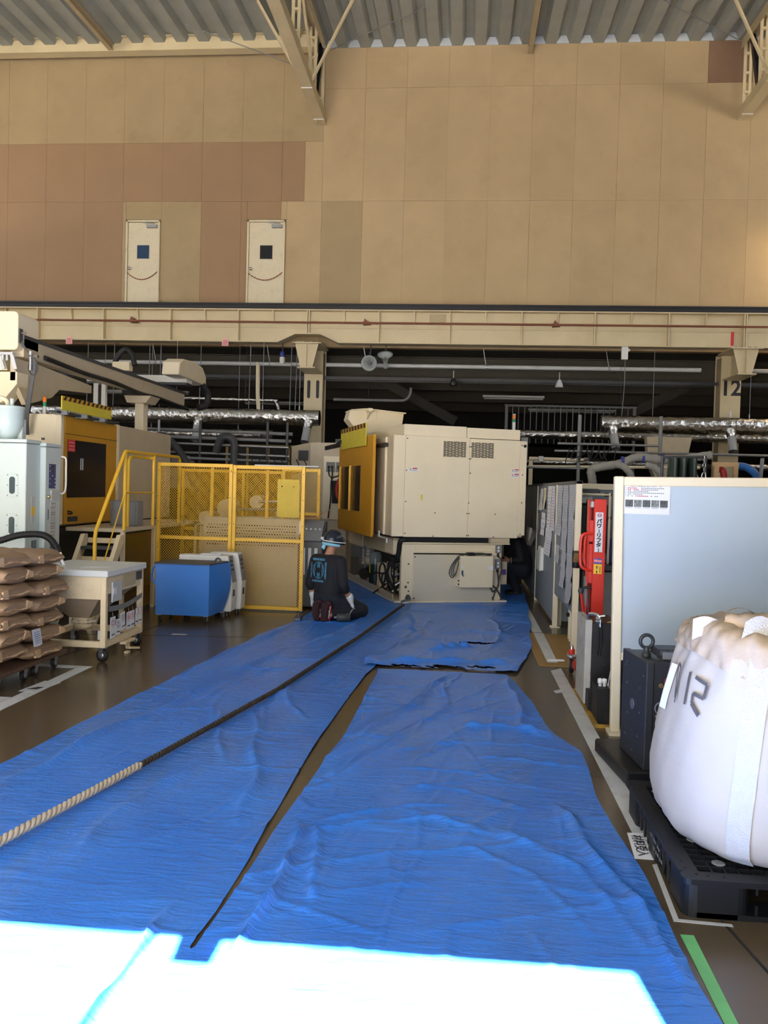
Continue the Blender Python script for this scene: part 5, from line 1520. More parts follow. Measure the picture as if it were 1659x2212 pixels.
ho.tube(smooth_path([(-.03, .7, .20), (-.10, .85, .10), (-.14, 1.0, .03)], 6), .013, 6)
L(ho, 'hydraulic_hose', 'black_rubber')
hm = M().tube(smooth_path([(.06, .0, .90), (.0, -.02, .89), (-.03, .0, .86), (-.03, .06, .70), (-.04, .12, .62), (-.02, .35, .59), (.0, .55, .61), (.02, .85, .66)], 6), .035, 8)
L(hm, 'cable_duct_hose', 'black_rubber')
dk = M(); dk.box(.45, .2, .05, .62, 3.35, .84); L(dk, 'inner_wall', 'dark_grey')
pp_ = M()
for y in (2.5, 2.65): pp_.box(.02, y, .3, .05, y + .05, .66)
L(pp_, 'bracket_strip', 'mid_grey')
# skates under the machine
for x, y in ((.1, 2.2), (1.35, 2.2), (.2, .25), (1.3, .25)):
    sk_ = M(); sk_.box(x - .10, y - .07, .0, x + .10, y + .07, .018)
    L(sk_, 'machine_skate', 'dark_grey')

# ------------------------------------------------------------------ people
mat('skin', (176, 126, 100), .55, var=.06, scale=12)
mat('shirt_black', (16, 18, 26), .8, var=.2, scale=14, bump=.5, bscale=16)
mat('trousers_navy', (22, 27, 40), .85, var=.2, scale=14, bump=.5, bscale=18)
mat('helmet_navy', (24, 34, 46), .25, var=.1, scale=4)
mat('glove_white', (206, 210, 214), .85, var=.12, scale=24, bump=.4, bscale=40)
mat('shoe_sole', (44, 22, 26), .7, var=.1)
mat('shoe_red', (58, 20, 26), .5)
mat('print_cyan', (84, 158, 196), .7)
mat('towel_blue', (140, 196, 220), .8, var=.05)
mat('hair_black', (14, 13, 14), .7)
def ball(m, c, r, n=12, k=8):
    r = (r, r, r) if isinstance(r, (int, float)) else r
    P = []
    for i in range(n):
        a = 2 * math.pi * i / n
        P.append([(c[0] + r[0] * math.sin(p) * math.cos(a), c[1] + r[1] * math.sin(p) * math.sin(a), c[2] + r[2] * math.cos(p)) for p in [math.pi * q / k for q in range(k + 1)]])
    m.grid(P, closed_u=True)
def limb(m, pts):
    for p, r in pts: ball(m, p, r)
    for (a, ra), (b, rb) in zip(pts, pts[1:]): m.cyl(a, b, ra if isinstance(ra, (int, float)) else min(ra), rb if isinstance(rb, (int, float)) else min(rb), n=14)
def organic(m, name, mt, parent, vox=.011, sm=4):
    o = m.build(name, mt, parent)
    rm_ = o.modifiers.new('remesh', 'REMESH'); rm_.mode = 'VOXEL'; rm_.voxel_size = vox; rm_.use_smooth_shade = True
    s_ = o.modifiers.new('smooth', 'SMOOTH'); s_.iterations = sm; s_.factor = .6
    return o
def ell_loft(m, rings, n=20):
    """rings: (centre, rx, ry) stacked"""
    P = []
    for i in range(n):
        a = 2 * math.pi * i / n
        P.append([Vector(c) + Vector((rx * math.cos(a), ry * math.sin(a), 0)) for c, rx, ry in rings])
    m.grid(P, closed_u=True)
    for k, rev in ((0, True), (-1, False)):
        c, rx, ry = rings[k]
        f = [Vector(c) + Vector((rx * math.cos(2 * math.pi * i / n), ry * math.sin(2 * math.pi * i / n), 0)) for i in range(n)]
        m._add(f, [tuple(range(n))])
MR = math.radians(-25)
man = thing('person', 'kneeling worker in black shirt, dark helmet and white gloves, seen from behind', 'person', (-1.63, 9.95, 0), MR)
def hand(m, wrist, d, side, palm, curl=.5):
    """palm and five fingers; d = pointing direction, side = towards the thumb, palm = palm normal"""
    d, side, palm = Vector(d).normalized(), Vector(side).normalized(), Vector(palm).normalized()
    w = Vector(wrist)
    limb(m, [(w, .027), (w + d * .03, .030)])
    for q in (-1, -.33, .33, 1): limb(m, [(w + d * .02 + side * .018 * q, .016), (w + d * .09 + side * .027 * q, .0155)])
    for q, ln in ((1, .070), (.33, .080), (-.33, .074), (-1, .058)):
        b = w + d * .092 + side * .028 * q
        p1 = b + (d + palm * curl * .35).normalized() * ln * .42
        p2 = p1 + (d + palm * curl * .9).normalized() * ln * .33
        p3 = p2 + (d + palm * curl * 1.5).normalized() * ln * .27
        limb(m, [(b, .0125), (p1, .0115), (p2, .0105), (p3, .0095)])
    t0 = w + d * .035 + side * .028
    t1 = t0 + (d * .6 + side * .8 + palm * .3).normalized() * .035
    t2 = t1 + (d * .9 + side * .3 + palm * .4).normalized() * .03
    limb(m, [(t0, .016), (t1, .0135), (t2, .0115)])
# one continuous body
bm_ = M()
ell_loft(bm_, [((.04, .06, .24), .13, .11), ((.04, .06, .34), .15, .12), ((.03, .07, .50), .145, .105), ((.02, .09, .64), .165, .105), ((.01, .10, .73), .15, .085), ((.01, .10, .78), .07, .06)])
limb(bm_, [((.01, .10, .74), .062), ((.02, .12, .83), .052), ((.04, .14, .90), .05)])
ball(bm_, (.05, .155, .955), (.078, .094, .105)); ball(bm_, (.075, .19, .90), (.052, .06, .055))       # skull, jaw
limb(bm_, [((.108, .235, .92), .012), ((.118, .255, .905), .013)])                                    # nose
for s_, e_ in ((1, (.125, .11, .935)), (-1, (-.025, .16, .935))): ball(bm_, e_, (.012, .022, .032))     # ears
RSH, REL, RWR = (.185, .09, .70), (.262, .05, .43), (.30, .16, .255)
LSH, LEL, LWR = (-.175, .11, .70), (-.225, .06, .42), (-.20, .10, .25)
limb(bm_, [((.0, .10, .70), .07), (RSH, .062), (REL, .044), (RWR, .030)])
limb(bm_, [((.0, .10, .70), .07), (LSH, .062), (LEL, .044), (LWR, .030)])
limb(bm_, [((.11, .06, .27), .10), ((.34, .36, .10), .068), ((.26, .08, .085), .058), ((.18, -.14, .10), .045)])
limb(bm_, [((-.03, .08, .27), .10), ((-.10, .46, .10), .068), ((-.02, .16, .085), .058), ((.04, -.12, .10), .045)])
hand(bm_, RWR, (.12, .35, -1), (-.6, .6, 0), (-.9, -.3, 0), .5)
hand(bm_, LWR, (.02, .25, -1), (.6, .6, 0), (.9, .1, 0), .5)
organic(bm_, 'body', 'skin', man, .010, 2)
# clothing
sm_ = M()
ell_loft(sm_, [((.04, .06, .25), .165, .14), ((.04, .055, .34), .18, .145), ((.03, .07, .50), .165, .128), ((.02, .085, .64), .188, .128), ((.01, .10, .735), .165, .105), ((.01, .105, .785), .085, .075)])
rs2 = [RSH[i] + (REL[i] - RSH[i]) * 1.0 for i in range(3)]; re3 = [REL[i] + (RWR[i] - REL[i]) * .30 for i in range(3)]
limb(sm_, [((.0, .10, .70), .095), (RSH, .083), ([RSH[i] + (REL[i] - RSH[i]) * .5 for i in range(3)], .073), (REL, .066), (re3, .058)])
le3 = [LEL[i] + (LWR[i] - LEL[i]) * .22 for i in range(3)]
limb(sm_, [((.0, .10, .70), .095), (LSH, .083), ([LSH[i] + (LEL[i] - LSH[i]) * .5 for i in range(3)], .073), (LEL, .066), (le3, .058)])
shirt = organic(sm_, 'shirt', 'shirt_black', man, .011, 5)
pm = M()
ell_loft(pm, [((.04, .06, .20), .175, .15), ((.04, .06, .29), .185, .155), ((.04, .06, .335), .18, .15)])
limb(pm, [((.12, .06, .24), .125), ((.23, .22, .18), .105), ((.34, .36, .105), .088), ((.27, .10, .09), .078), ((.18, -.10, .10), .062)])
limb(pm, [((-.04, .08, .24), .125), ((-.07, .28, .18), .105), ((-.10, .46, .105), .088), ((-.02, .18, .09), .078), ((.04, -.09, .10), .062)])
organic(pm, 'trousers', 'trousers_navy', man, .012, 5)
for x, yy in ((.04, -.20), (.18, -.225)):                      # shoes on tiptoe, soles to the camera
    so_ = M(); limb(so_, [((x, yy + .045, .045), (.046, .05, .042)), ((x, yy + .055, .14), .044), ((x, yy + .085, .225), .042)]); so_.box(x - .04, yy + .02, .02, x + .04, yy + .07, .22)
    organic(so_, 'shoe', 'shoe_red', man, .010, 3)
    P = []
    m_ = M(); pts = [(x + .046 * math.cos(a) * (1 if math.sin(a) > 0 else .92), .135 + .115 * math.sin(a)) for a in [2 * math.pi * i / 20 for i in range(20)]]
    m_.prism(pts, yy - .012, yy + .018, 'y'); m_.build('shoe_sole', 'shoe_sole', man, bev=.006)
    st_ = M(); st_.bar((x + .049, yy + .03, .06), (x + .049, yy + .06, .20), .004, .008); st_.bar((x + .049, yy + .07, .08), (x + .049, yy + .03, .15), .004, .007); st_.build('shoe_stripe', 'white_paint', man)
    rs_ = M().bar((x + .047, yy + .055, .03), (x + .047, yy + .085, .21), .005, .014); rs_.build('shoe_stripe', 'red_tape', man)
for w_, d_, s_, p_, nm in ((RWR, (.12, .35, -1), (-.6, .6, 0), (-.9, -.3, 0), 'glove'), (LWR, (.02, .25, -1), (.6, .6, 0), (.9, .1, 0), 'glove')):
    gm_ = M(); w2 = Vector(w_); dd = Vector(d_).normalized()
    limb(gm_, [(w2 - dd * .04, .042), (w2, .037)])
    hand(gm_, w2, d_, s_, p_, .5)
    # a little fuller than the hand
    o_ = organic(gm_, nm, 'glove_white', man, .007, 2)
    dp = o_.modifiers.new('puff', 'DISPLACE'); dp.strength = .005; dp.mid_level = 0
# helmet: shell, brim band, white line, inner blue band, chin strap; hair
HC = Vector((.05, .15, .965)); HR = Matrix.Rotation(-.35, 3, 'Z') @ Matrix.Rotation(-.10, 3, 'X') @ Matrix.Rotation(.08, 3, 'Y')
def hel(m): m.v = [tuple(HC + HR @ Vector(p)) for p in m.v]; return m
hm_ = M(); P = []
for i in range(28):
    a = 2 * math.pi * i / 28
    P.append([(.122 * math.sin(p) * math.cos(a), .142 * math.sin(p) * math.sin(a), .125 * math.cos(p) - .005) for p in [.001 + (math.pi / 2) * q / 9 for q in range(10)]] + [(.124 * math.cos(a), .146 * math.sin(a), -.03), (.128 * math.cos(a), .155 * math.sin(a), -.045 - .008 * math.sin(a)), (.112 * math.cos(a), .132 * math.sin(a), -.042)])
hm_.grid(P, closed_u=True); hl = hel(hm_).build('helmet', 'helmet_navy', man)
wl = hel(M().tube([(.1265 * math.cos(a), .149 * math.sin(a), -.022) for a in [2 * math.pi * i / 32 for i in range(32)]], .0065, 6, closed=True)); wl.build('helmet_stripe', 'white_paint', hl)
rt = hel(M().tube([(.060 * math.cos(a), -.035 + .02 * math.sin(a), .110 - .018 * math.cos(a) ** 2) for a in [2 * math.pi * i / 20 for i in range(20)]], .006, 6, closed=True)); rt.build('helmet_ridge', 'helmet_navy', hl)
lb = hel(M().box(-.075, -.147, -.018, -.025, -.128, .012)); lb.build('helmet_label', 'paper', hl)
lb = hel(M().tube([(.108 * math.cos(a), .128 * math.sin(a), -.058) for a in [math.pi * 1.02 + math.pi * 1.0 * i / 20 for i in range(21)]], .020, 8)); lb.build('towel_band', 'towel_blue', man)
lb = hel(M().obox((-.03, -.118, -.10), (.062, .018, .06), Matrix.Rotation(.3, 3, 'Y'))); lb.build('towel_tail', 'towel_blue', man, bev=.006)
ha_ = M(); ball(ha_, (.048, .135, .945), (.084, .092, .075)); organic(ha_, 'hair', 'hair_black', man, .010, 2)
# printed emblem on the back
BN = Vector((-.10, -1, .05)).normalized(); BX = Vector((1, -.10, 0)).normalized(); BZ = BN.cross(BX) * -1
BZ = BX.cross(BN) * -1 if BX.cross(BN).z < 0 else BX.cross(BN)
E0 = Vector((-.03, -.052, .60))
def back(u, v): return E0 + BX * u * 1.3 + BZ * v * 1.38
eb = M()
eb.tube([back(.062 * math.cos(a), .072 * math.sin(a)) for a in [2 * math.pi * i / 36 for i in range(36)]], .0026, 6, closed=True)
for s_ in (-1, 1):
    eb.tube([back(s_ * .042, q) for q in (-.05, 0, .05)], .002, 5)
    for q in range(7): eb.tube([back(s_ * .044, -.04 + q * .0135), back(s_ * .058, -.04 + q * .0135)], .0017, 4)
    z0, z1 = (.022, .070) if s_ > 0 else (-.070, -.022)
    eb.tube([back(-.012, z0), back(.012, z0), back(.014, z1), back(-.014, z1)], .0028, 5, closed=True)
    for q in range(3): eb.tube([back(-.006 + q * .006, z0 + .006), back(-.006 + q * .006, z1 - .006)], .0017, 4)
eb.build('back_emblem', 'print_cyan', shirt)
lettering('back_lettering', 'HISAKADO', .040, back(0, .093), BX, BZ, 'print_cyan', shirt, bold=.001, xs=.95)
lettering('back_lettering', 'MACHINERY', .036, back(.083, 0), -BZ, BX, 'print_cyan', shirt, bold=.001)
lettering('back_lettering', 'HISAKADO', .035, back(0, -.093), -BX, -BZ, 'print_cyan', shirt, bold=.0006)
lettering('back_lettering', 'MACHINERY', .032, back(-.083, 0), BZ, -BX, 'print_cyan', shirt)
# canister by his knee and a roller jack at his left
t = thing('grease_canister', 'dark grey canister lying beside the kneeling worker', 'canister', (-1.33, 9.72, 0), math.radians(12))
M().lathe([(.03, -.085), (.046, -.078), (.048, .07), (.04, .075)], (0, 0, .075), 20, 'x').build('can', 'dark_grey', t)
M().lathe([(.012, -.115), (.014, -.085)], (0, 0, .075), 10, 'x').build('spout', 'mid_grey', t)
M().tube(smooth_path([(.07, 0, .12), (.10, 0, .17), (.13, .02, .18)], 4), .006, 6).build('lever', 'galv', t)
t = thing('roller_jack', 'small steel roller jack on the tarp edge left of the worker', 'jack', (-1.86, 9.78, 0))
M().box(-1.92, 9.70, .03, -1.84, 9.86, .065).build('plate', 'dark_grey', t, bev=.005)
for y in (9.73, 9.83): M().lathe([(.03, -.03), (.03, .03)], (-1.88, y, .035), 14, 'x').build('roller', 'galv', t)
M().tube([(-1.88, 9.78, .065), (-1.87, 9.78, .10), (-1.82, 9.76, .12)], .012, 8).build('handle', 'chrome', t)

# second worker in the dark behind the machine, crouching
m2_ = thing('person', 'second worker in dark clothes crouching in the shadow right of the machine', 'person', (.88, 13.05, 0))
b2 = M()
HIP, SHO = (.97, 13.12, .40), (.86, 13.12, .80)
for dy in (-.10, .10):
    limb(b2, [((.90, 13.12 + dy, .06), .045), ((.72, 13.10 + dy * 1.6, .46), .06), ((HIP[0], HIP[1] + dy * .8, HIP[2]), .09)])
limb(b2, [(HIP, .13), ((.95, 13.12, .58), .13), (SHO, .13), ((.82, 13.12, .92), .055)])
ball(b2, (.79, 13.11, 1.0), (.095, .08, .105)); limb(b2, [((.70, 13.11, .98), .014), ((.695, 13.11, .965), .012)])
limb(b2, [((.87, 12.95, .80), .055), ((.94, 12.90, .57), .042), ((.77, 12.90, .56), .033)]); limb(b2, [((.84, 13.29, .80), .055), ((.80, 13.30, .58), .042), ((.66, 13.25, .52), .033)])
hand(b2, (.765, 12.90, .56), (-1, 0, -.15), (0, .2, 1), (0, 1, 0), .5); hand(b2, (.655, 13.25, .52), (-1, 0, -.15), (0, -.2, 1), (0, -1, 0), .5)
organic(b2, 'body', 'skin', m2_, .012, 3)
c2 = M()
for dy in (-.10, .10):
    limb(c2, [((.90, 13.12 + dy, .10), .065), ((.72, 13.10 + dy * 1.6, .46), .085), ((HIP[0], HIP[1] + dy * .8, HIP[2]), .12)])
limb(c2, [(HIP, .155), ((.96, 13.12, .50), .15)])
organic(c2, 'trousers', 'trousers_navy', m2_, .014, 4)
c3 = M(); limb(c3, [((.96, 13.12, .48), .16), ((.95, 13.12, .58), .158), (SHO, .155), ((.83, 13.12, .89), .08)]); limb(c3, [((.87, 12.95, .80), .08), ((.94, 12.90, .57), .065), ((.80, 12.90, .56), .05)]); limb(c3, [((.84, 13.29, .80), .08), ((.80, 13.30, .58), .065), ((.69, 13.26, .53), .05)])
organic(c3, 'jacket', 'shirt_black', m2_, .014, 4)
for dy in (-.10, .10):
    sh_ = M(); limb(sh_, [((.93, 13.12 + dy, .05), .045), ((.78, 13.12 + dy, .04), (.06, .045, .035))]); organic(sh_, 'shoe', 'hair_black', m2_, .012, 2)
h2 = M(); ball(h2, (.80, 13.11, 1.05), (.135, .115, .10)); organic(h2, 'helmet', 'helmet_navy', m2_, .014, 2)
M().tube([(.785, 12.90 + .042 * math.cos(2 * math.pi * i / 16), .56 + .042 * math.sin(2 * math.pi * i / 16)) for i in range(16)], .006, 6, closed=True).build('wrist_band', 'light_grey', m2_)

# ------------------------------------------------------------------ yellow mesh fence
mat('safe_yellow', (222, 174, 44), .45, var=.06, scale=6, grime=.2, grime_rgb=(120, 84, 24), gscale=8)
def expanded(x0, x1, z0, z1, y, cw=.032, ch=.0175, t=.0058):
    """expanded metal: diamond strands as thin tilted ribbons"""
    m = M()
    nx = int((x1 - x0) / cw); nz = int((z1 - z0) / ch)
    cw = (x1 - x0) / nx; ch = (z1 - z0) / nz
    for j in range(nz):
        for i in range(nx):
            xa = x0 + i * cw; za = z0 + j * ch
            mid = (xa + cw / 2)
            for (ax, az, bx, bz) in ((xa, za + ch / 2, mid, za + ch), (mid, za + ch, xa + cw, za + ch / 2), ) if False else ((xa, za, mid, za + ch), (mid, za + ch, xa + cw, za)):
                if j % 2: az, bz = 2 * za + ch - az, 2 * za + ch - bz
                m._add([(ax, y - .001, az - t / 2), (bx, y - .001, bz - t / 2), (bx, y + .001, bz + t / 2), (ax, y + .001, az + t / 2)], [(0, 1, 2, 3)], False)
    return m
def fence_panel(t, x0, x1, z0, z1, y, w=.045, mids=(.90,), uprights=()):
    M().box(x0, y - .02, z0, x0 + w, y + .02, z1).build('frame_post', 'safe_yellow', t, bev=.003)
    M().box(x1 - w, y - .02, z0, x1, y + .02, z1).build('frame_post', 'safe_yellow', t, bev=.003)
    M().box(x0 + w, y - .02, z1 - w, x1 - w, y + .02, z1).build('frame_rail', 'safe_yellow', t, bev=.003)
    M().box(x0 + w, y - .02, z0, x1 - w, y + .02, z0 + w).build('frame_rail', 'safe_yellow', t, bev=.003)
    for z in mids: M().box(x0 + w, y - .018, z - .022, x1 - w, y + .018, z + .022).build('frame_rail', 'safe_yellow', t, bev=.003)
    for x in uprights: M().box(x - .02, y + .62, 0, x + .02, y + .65, z1 - .04).build('frame_post', 'safe_yellow', t)
    expanded(x0 + w - .005, x1 - w + .005, z0 + w - .005, z1 - w + .005, y + .012).build('wire_mesh', 'safe_yellow', t, fix=False)
    b = M()
    for k in range(6):
        for x in (x0 + w / 2, x1 - w / 2): b.cyl((x, y - .023, z0 + .1 + k * (z1 - z0 - .2) / 5), (x, y - .02, z0 + .1 + k * (z1 - z0 - .2) / 5), .006, n=6)
    b.build('rivet', 'dark_grey', t)
t = thing('mesh_fence', 'yellow wire mesh fence panel, left one behind the blue box', 'fence', (-3.4, 10.45, 0), 0, 'yellow mesh fence panels')
fence_panel(t, -3.885, -2.90, .02, 1.855, 10.45, uprights=(-3.36,))
t = thing('mesh_fence', 'yellow wire mesh fence panel, right one with a yellow sheet behind', 'fence', (-2.4, 10.45, 0), 0, 'yellow mesh fence panels')
fence_panel(t, -2.895, -1.965, .02, 1.845, 10.45, uprights=(-2.60,))
M().lathe([(.001, -.004), (.02, -.004), (.02, 0)], (-2.9, 10.43, 1.77), 12, 'y').build('hinge_cap', 'safe_yellow', t)
t = thing('mesh_fence', 'narrow yellow wire mesh panel behind the fence, near the control desk', 'fence', (-2.05, 11.3, 0), 0, 'yellow mesh fence panels')
fence_panel(t, -2.45, -1.915, .02, 1.84, 11.3, mids=(1.22,))
t = thing('mesh_fence', 'yellow wire mesh panel deeper behind the left fence panel', 'fence', (-3.3, 12.4, 0), 0, 'yellow mesh fence panels')
fence_panel(t, -4.3, -2.7, .02, 1.82, 12.6, mids=(.9,), uprights=(-3.5,))
t = thing('yellow_sheet', 'plain yellow plastic sheet with two holes behind the mesh', 'sheet', (-2.19, 10.52, 1.2))
M().box(-2.335, 10.51, 1.20, -2.05, 10.516, 1.68).build('plate', 'mc_yellow', t)
for x in (-2.275, -2.125): M().cyl((x, 10.505, 1.59), (x, 10.512, 1.59), .010, n=10).build('hole_plug', 'slot_black', t)
t = thing('cover_panel', 'pale cover panel with a band of round vents behind the mesh fence', 'panel', (-2.8, 10.95, 0))
mat('vent_panel', (172, 168, 154), .45, var=.04, scale=3)
M().box(-3.42, 10.92, .0, -2.12, 11.0, 1.16).build('plate', 'vent_panel', t, bev=.004)
M().box(-2.12, 10.92, .08, -2.05, 11.0, 1.16).build('galvanised_strip', 'galv', t)
hb = M()
for j in range(8):
    for i in range(34):
        x = -3.36 + i * .0365 + (j % 2) * .018
        if x > -2.17: continue
        hb.cyl((x, 10.917, .80 + j * .037), (x, 10.92, .80 + j * .037), .0095, n=6)
hb.build('round_vent', 'slot_black', t)
dm = thing('plant_machine', 'shaded machine block with pipes and drums behind the fence', 'machine', (-3.1, 11.6, 0))
M().box(-3.8, 11.9, .0, -2.2, 12.4, 1.0).build('block', 'mc_shade', dm, bev=.02)
for k, (x, z, r) in enumerate(((-3.4, 1.25, .13), (-2.95, 1.35, .10), (-2.55, 1.2, .12), (-3.7, 1.1, .1))):
    M().cyl((x, 11.9, z), (x, 12.3, z), r, n=16).build('drum', 'mc_shade', dm)
for k in range(5): M().cyl((-3.8 + k * .3, 11.85, 1.0 + .12 * k), (-2.3, 11.85, 1.02 + .12 * k), .02, n=8).build('pipe', 'galv' if k % 2 else 'mid_grey', dm)
t = thing('white_strip', 'thin white board edge resting along the fence top', 'board', (-2.1, 10.6, 1.86))
M().box(-2.62, 10.44, 1.846, -1.80, 10.50, 1.858).build('board', 'light_grey', t)

# control desk and cardboard
cd = thing('control_desk', 'dark control desk with sloping panel behind the fence end', 'desk', (-1.98, 11.0, 0))
M().prism([(10.75, .03), (11.15, .03), (11.15, 1.14), (11.05, 1.14), (10.75, .88)], -2.10, -1.78, 'x').build('cabinet', 'dark_grey', cd, bev=.008)
sp = M().prism([(10.742, .90), (11.03, 1.15), (11.04, 1.142), (10.75, .89)], -2.06, -1.80, 'x'); sp.build('panel_face', 'mid_grey', cd)
for k in range(3): M().box(-2.04 + k * .08, 10.742, .45, -2.0 + k * .08, 10.75, .80).build('louvre', 'light_grey', cd)
for k in range(4): M().lathe([(.012, 0), (.012, .02)], (-2.02 + k * .06, 10.90, 1.03), 10).build('button', 'paper', cd)
mat('cardboard', (178, 134, 92), .8, var=.06)
cb2 = thing('cardboard_sheet', 'bent cardboard sheet lying on the control desk', 'cardboard', (-1.95, 11.05, 1.16))
m = M(); P = []
for i in range(8):
    f = i / 7
    P.append([(-2.15 + .38 * f, 10.95, 1.175 + .07 * max(0, f - .6) ** 1.5 * 4), (-2.15 + .40 * f, 11.2, 1.185 + .10 * max(0, f - .55) ** 1.5 * 4)])
m.grid(P); o_ = m.build('sheet', 'cardboard', cb2); sd = o_.modifiers.new('thick', 'SOLIDIFY'); sd.thickness = .006
for y0, y1, w in ((10.56, 10.62, .03),): M().box(-1.83, 11.2, .0, -1.79, 11.24, 1.0).build('yellow_prop', 'safe_yellow', cd)

# ------------------------------------------------------------------ blue bin with a curved side, on castors
mat('bin_blue', (40, 116, 200), .4, var=.05, scale=3, grime=.12, grime_rgb=(120, 130, 130), gscale=6)
bn = thing('blue_bin', 'blue steel bin on castors in front of the mesh fence', 'bin', (-3.1, 9.55, 0))
m = M(); P = []
prof2 = [(9.32 + .0, 0)]
sec = []
for i in range(10):
    f = i / 9; z = .085 + .585 * f
    bulge = .10 * math.sin(math.pi * (.25 + .75 * (1 - f)) ) * (1 if f < .99 else 1)
    sec.append((-2.82 + .06 + bulge * 1.0 if 0 < i else -2.80, z))
front = [(-3.45, .085), (-2.82, .085), (-2.83, .67), (-3.46, .67)]
back_ = [(-3.45, .085), (-2.80, .085), (-2.80, .67), (-3.46, .67)]
L_ = 12
body_ = M()
pts = []
for i in range(L_):                                     # right side bulges out towards the back
    f = i / (L_ - 1)
    pts.append(f)
rows = []
for i in range(10):
    fy = i / 9; y = 9.30 + .45 * fy
    row = []
    for k in range(12):
        fz = k / 11; z = .085 + .585 * fz
        b = fy * (.05 + .085 * math.sin(math.pi * (.15 + .6 * fz)))
        row.append((-2.83 + b - (.05 * fy * (1 - fz) ** 2), y, z))
    rows.append(row)
body_.grid(rows)
body_.quad((-3.455, 9.30, .085), (-2.83, 9.30, .085), (-2.83, 9.30, .67), (-3.465, 9.30, .67))
body_._add([rows[-1][k] for k in range(12)] + [(-3.465, 9.75, .67), (-3.455, 9.75, .085)], [tuple(range(14))])
body_.quad((-3.455, 9.30, .085), (-3.455, 9.75, .085), (-3.465, 9.75, .67), (-3.465, 9.30, .67))
body_.quad((-3.455, 9.30, .085), (-2.83, 9.30, .085), (-2.79, 9.75, .085), (-3.455, 9.75, .085))
body_.build('bin_body', 'bin_blue', bn, fix=True)
M().prism([(-3.475, 9.285), (-2.822, 9.285), (-2.735, 9.76), (-3.475, 9.76)], .668, .685, 'z').build('rim_lid', 'dark_grey', bn, bev=.003)
h = M().tube([(-2.79 + .035 * math.cos(a), 9.5, .685 + .05 * math.sin(a)) for a in [math.pi * i / 10 for i in range(11)]], .012, 8); h.build('lifting_eye', 'dark_grey', bn)
M().tube(smooth_path([(-3.46, 9.5, .62), (-3.56, 9.5, .60), (-3.57, 9.5, .45), (-3.47, 9.5, .40)], 5), .012, 8).build('push_handle', 'bin_blue', bn)
def caster(t, x, y, r=.045, mt='black_rubber', fork='galv', top=None, ang=0):
    top = top or r * 2 + .005
    def spin(m):
        c, s_ = math.cos(ang), math.sin(ang)
        m.v = [(x + (p[0] - x) * c - (p[1] - y) * s_, y + (p[0] - x) * s_ + (p[1] - y) * c, p[2]) for p in m.v]
        return m
    w = r * .32
    spin(M().lathe([(.001, -w), (r * .85, -w), (r, -w * .6), (r, w * .6), (r * .85, w), (.001, w)], (x, y, r), 18, 'x')).build('castor_wheel', mt, t)
    spin(M().lathe([(.001, -w - .002), (r * .55, -w - .002), (r * .55, w + .002), (.001, w + .002)], (x, y, r), 16, 'x')).build('castor_hub', fork, t)
    k = w + .004
    f = M()
    for sx_ in (-1, 1): f.prism([(y - .03, top), (y + .03, top), (y + .014, r - .012), (y - .014, r - .012)], x + sx_ * k - .002, x + sx_ * k + .002, 'x')
    f.box(x - k - .008, y - .035, top - .006, x + k + .008, y + .035, top)
    f.cyl((x - k - .004, y, r), (x + k + .004, y, r), .01, n=8); spin(f).build('castor_fork', fork, t)
for x, y in ((-3.41, 9.34), (-2.87, 9.34), (-3.41, 9.70), (-2.78, 9.70)): caster(bn, x, y, .038, top=.086)

# ------------------------------------------------------------------ mould temperature controllers behind the bin
mat('chiller_white', (214, 212, 206), .4, var=.03)
for i, (x0, x1, y0, lab) in enumerate(((-3.36, -2.70, 9.80, 'pale temperature controller right behind the blue bin'), (-3.05, -2.645, 10.04, 'pale temperature controller with grey sloped panel, nearest the mesh'))):
    t = thing('temperature_controller', lab, 'controller', ((x0 + x1) / 2, y0 + .1, 0), 0, 'temperature controllers')
    pr_ = [(x0, .07), (x1 - .01, .07), (x1, .40), (x1 - .02, .52), (x1 - .06, .74 + .02 * i), (x0, .74 + .02 * i)]
    M().prism(pr_, y0, y0 + .20, 'y').build('case', 'chiller_white', t, bev=.008)
    M().prism([(x1 - .01, .42), (x1 + .004, .42), (x1 - .017, .54), (x1 - .053, .735), (x1 - .066, .735), (x1 - .03, .52)], y0 + .02, y0 + .18, 'y').build('sloped_panel', 'mid_grey', t)
    for k in range(3): M().box(x1 - .035 + .006 * k - .02, y0 + .05, .66 - k * .05, x1 - .028 + .006 * k, y0 + .12, .685 - k * .05).build('display', 'black_plastic', t)
    M().box(x1 - .006, y0 + .06, .25, x1 + .002, y0 + .12, .33).build('handle_recess', 'slot_black', t)
    for x in (x0 + .08, x1 - .08):
        for y in (y0 + .04, y0 + .16): caster(t, x, y, .03, top=.072)
    if i == 0:
        M().box(x0 + .25, y0 + .03, .743, x0 + .50, y0 + .15, .756).build('cloth_pad', 'paper', t, bev=.004)

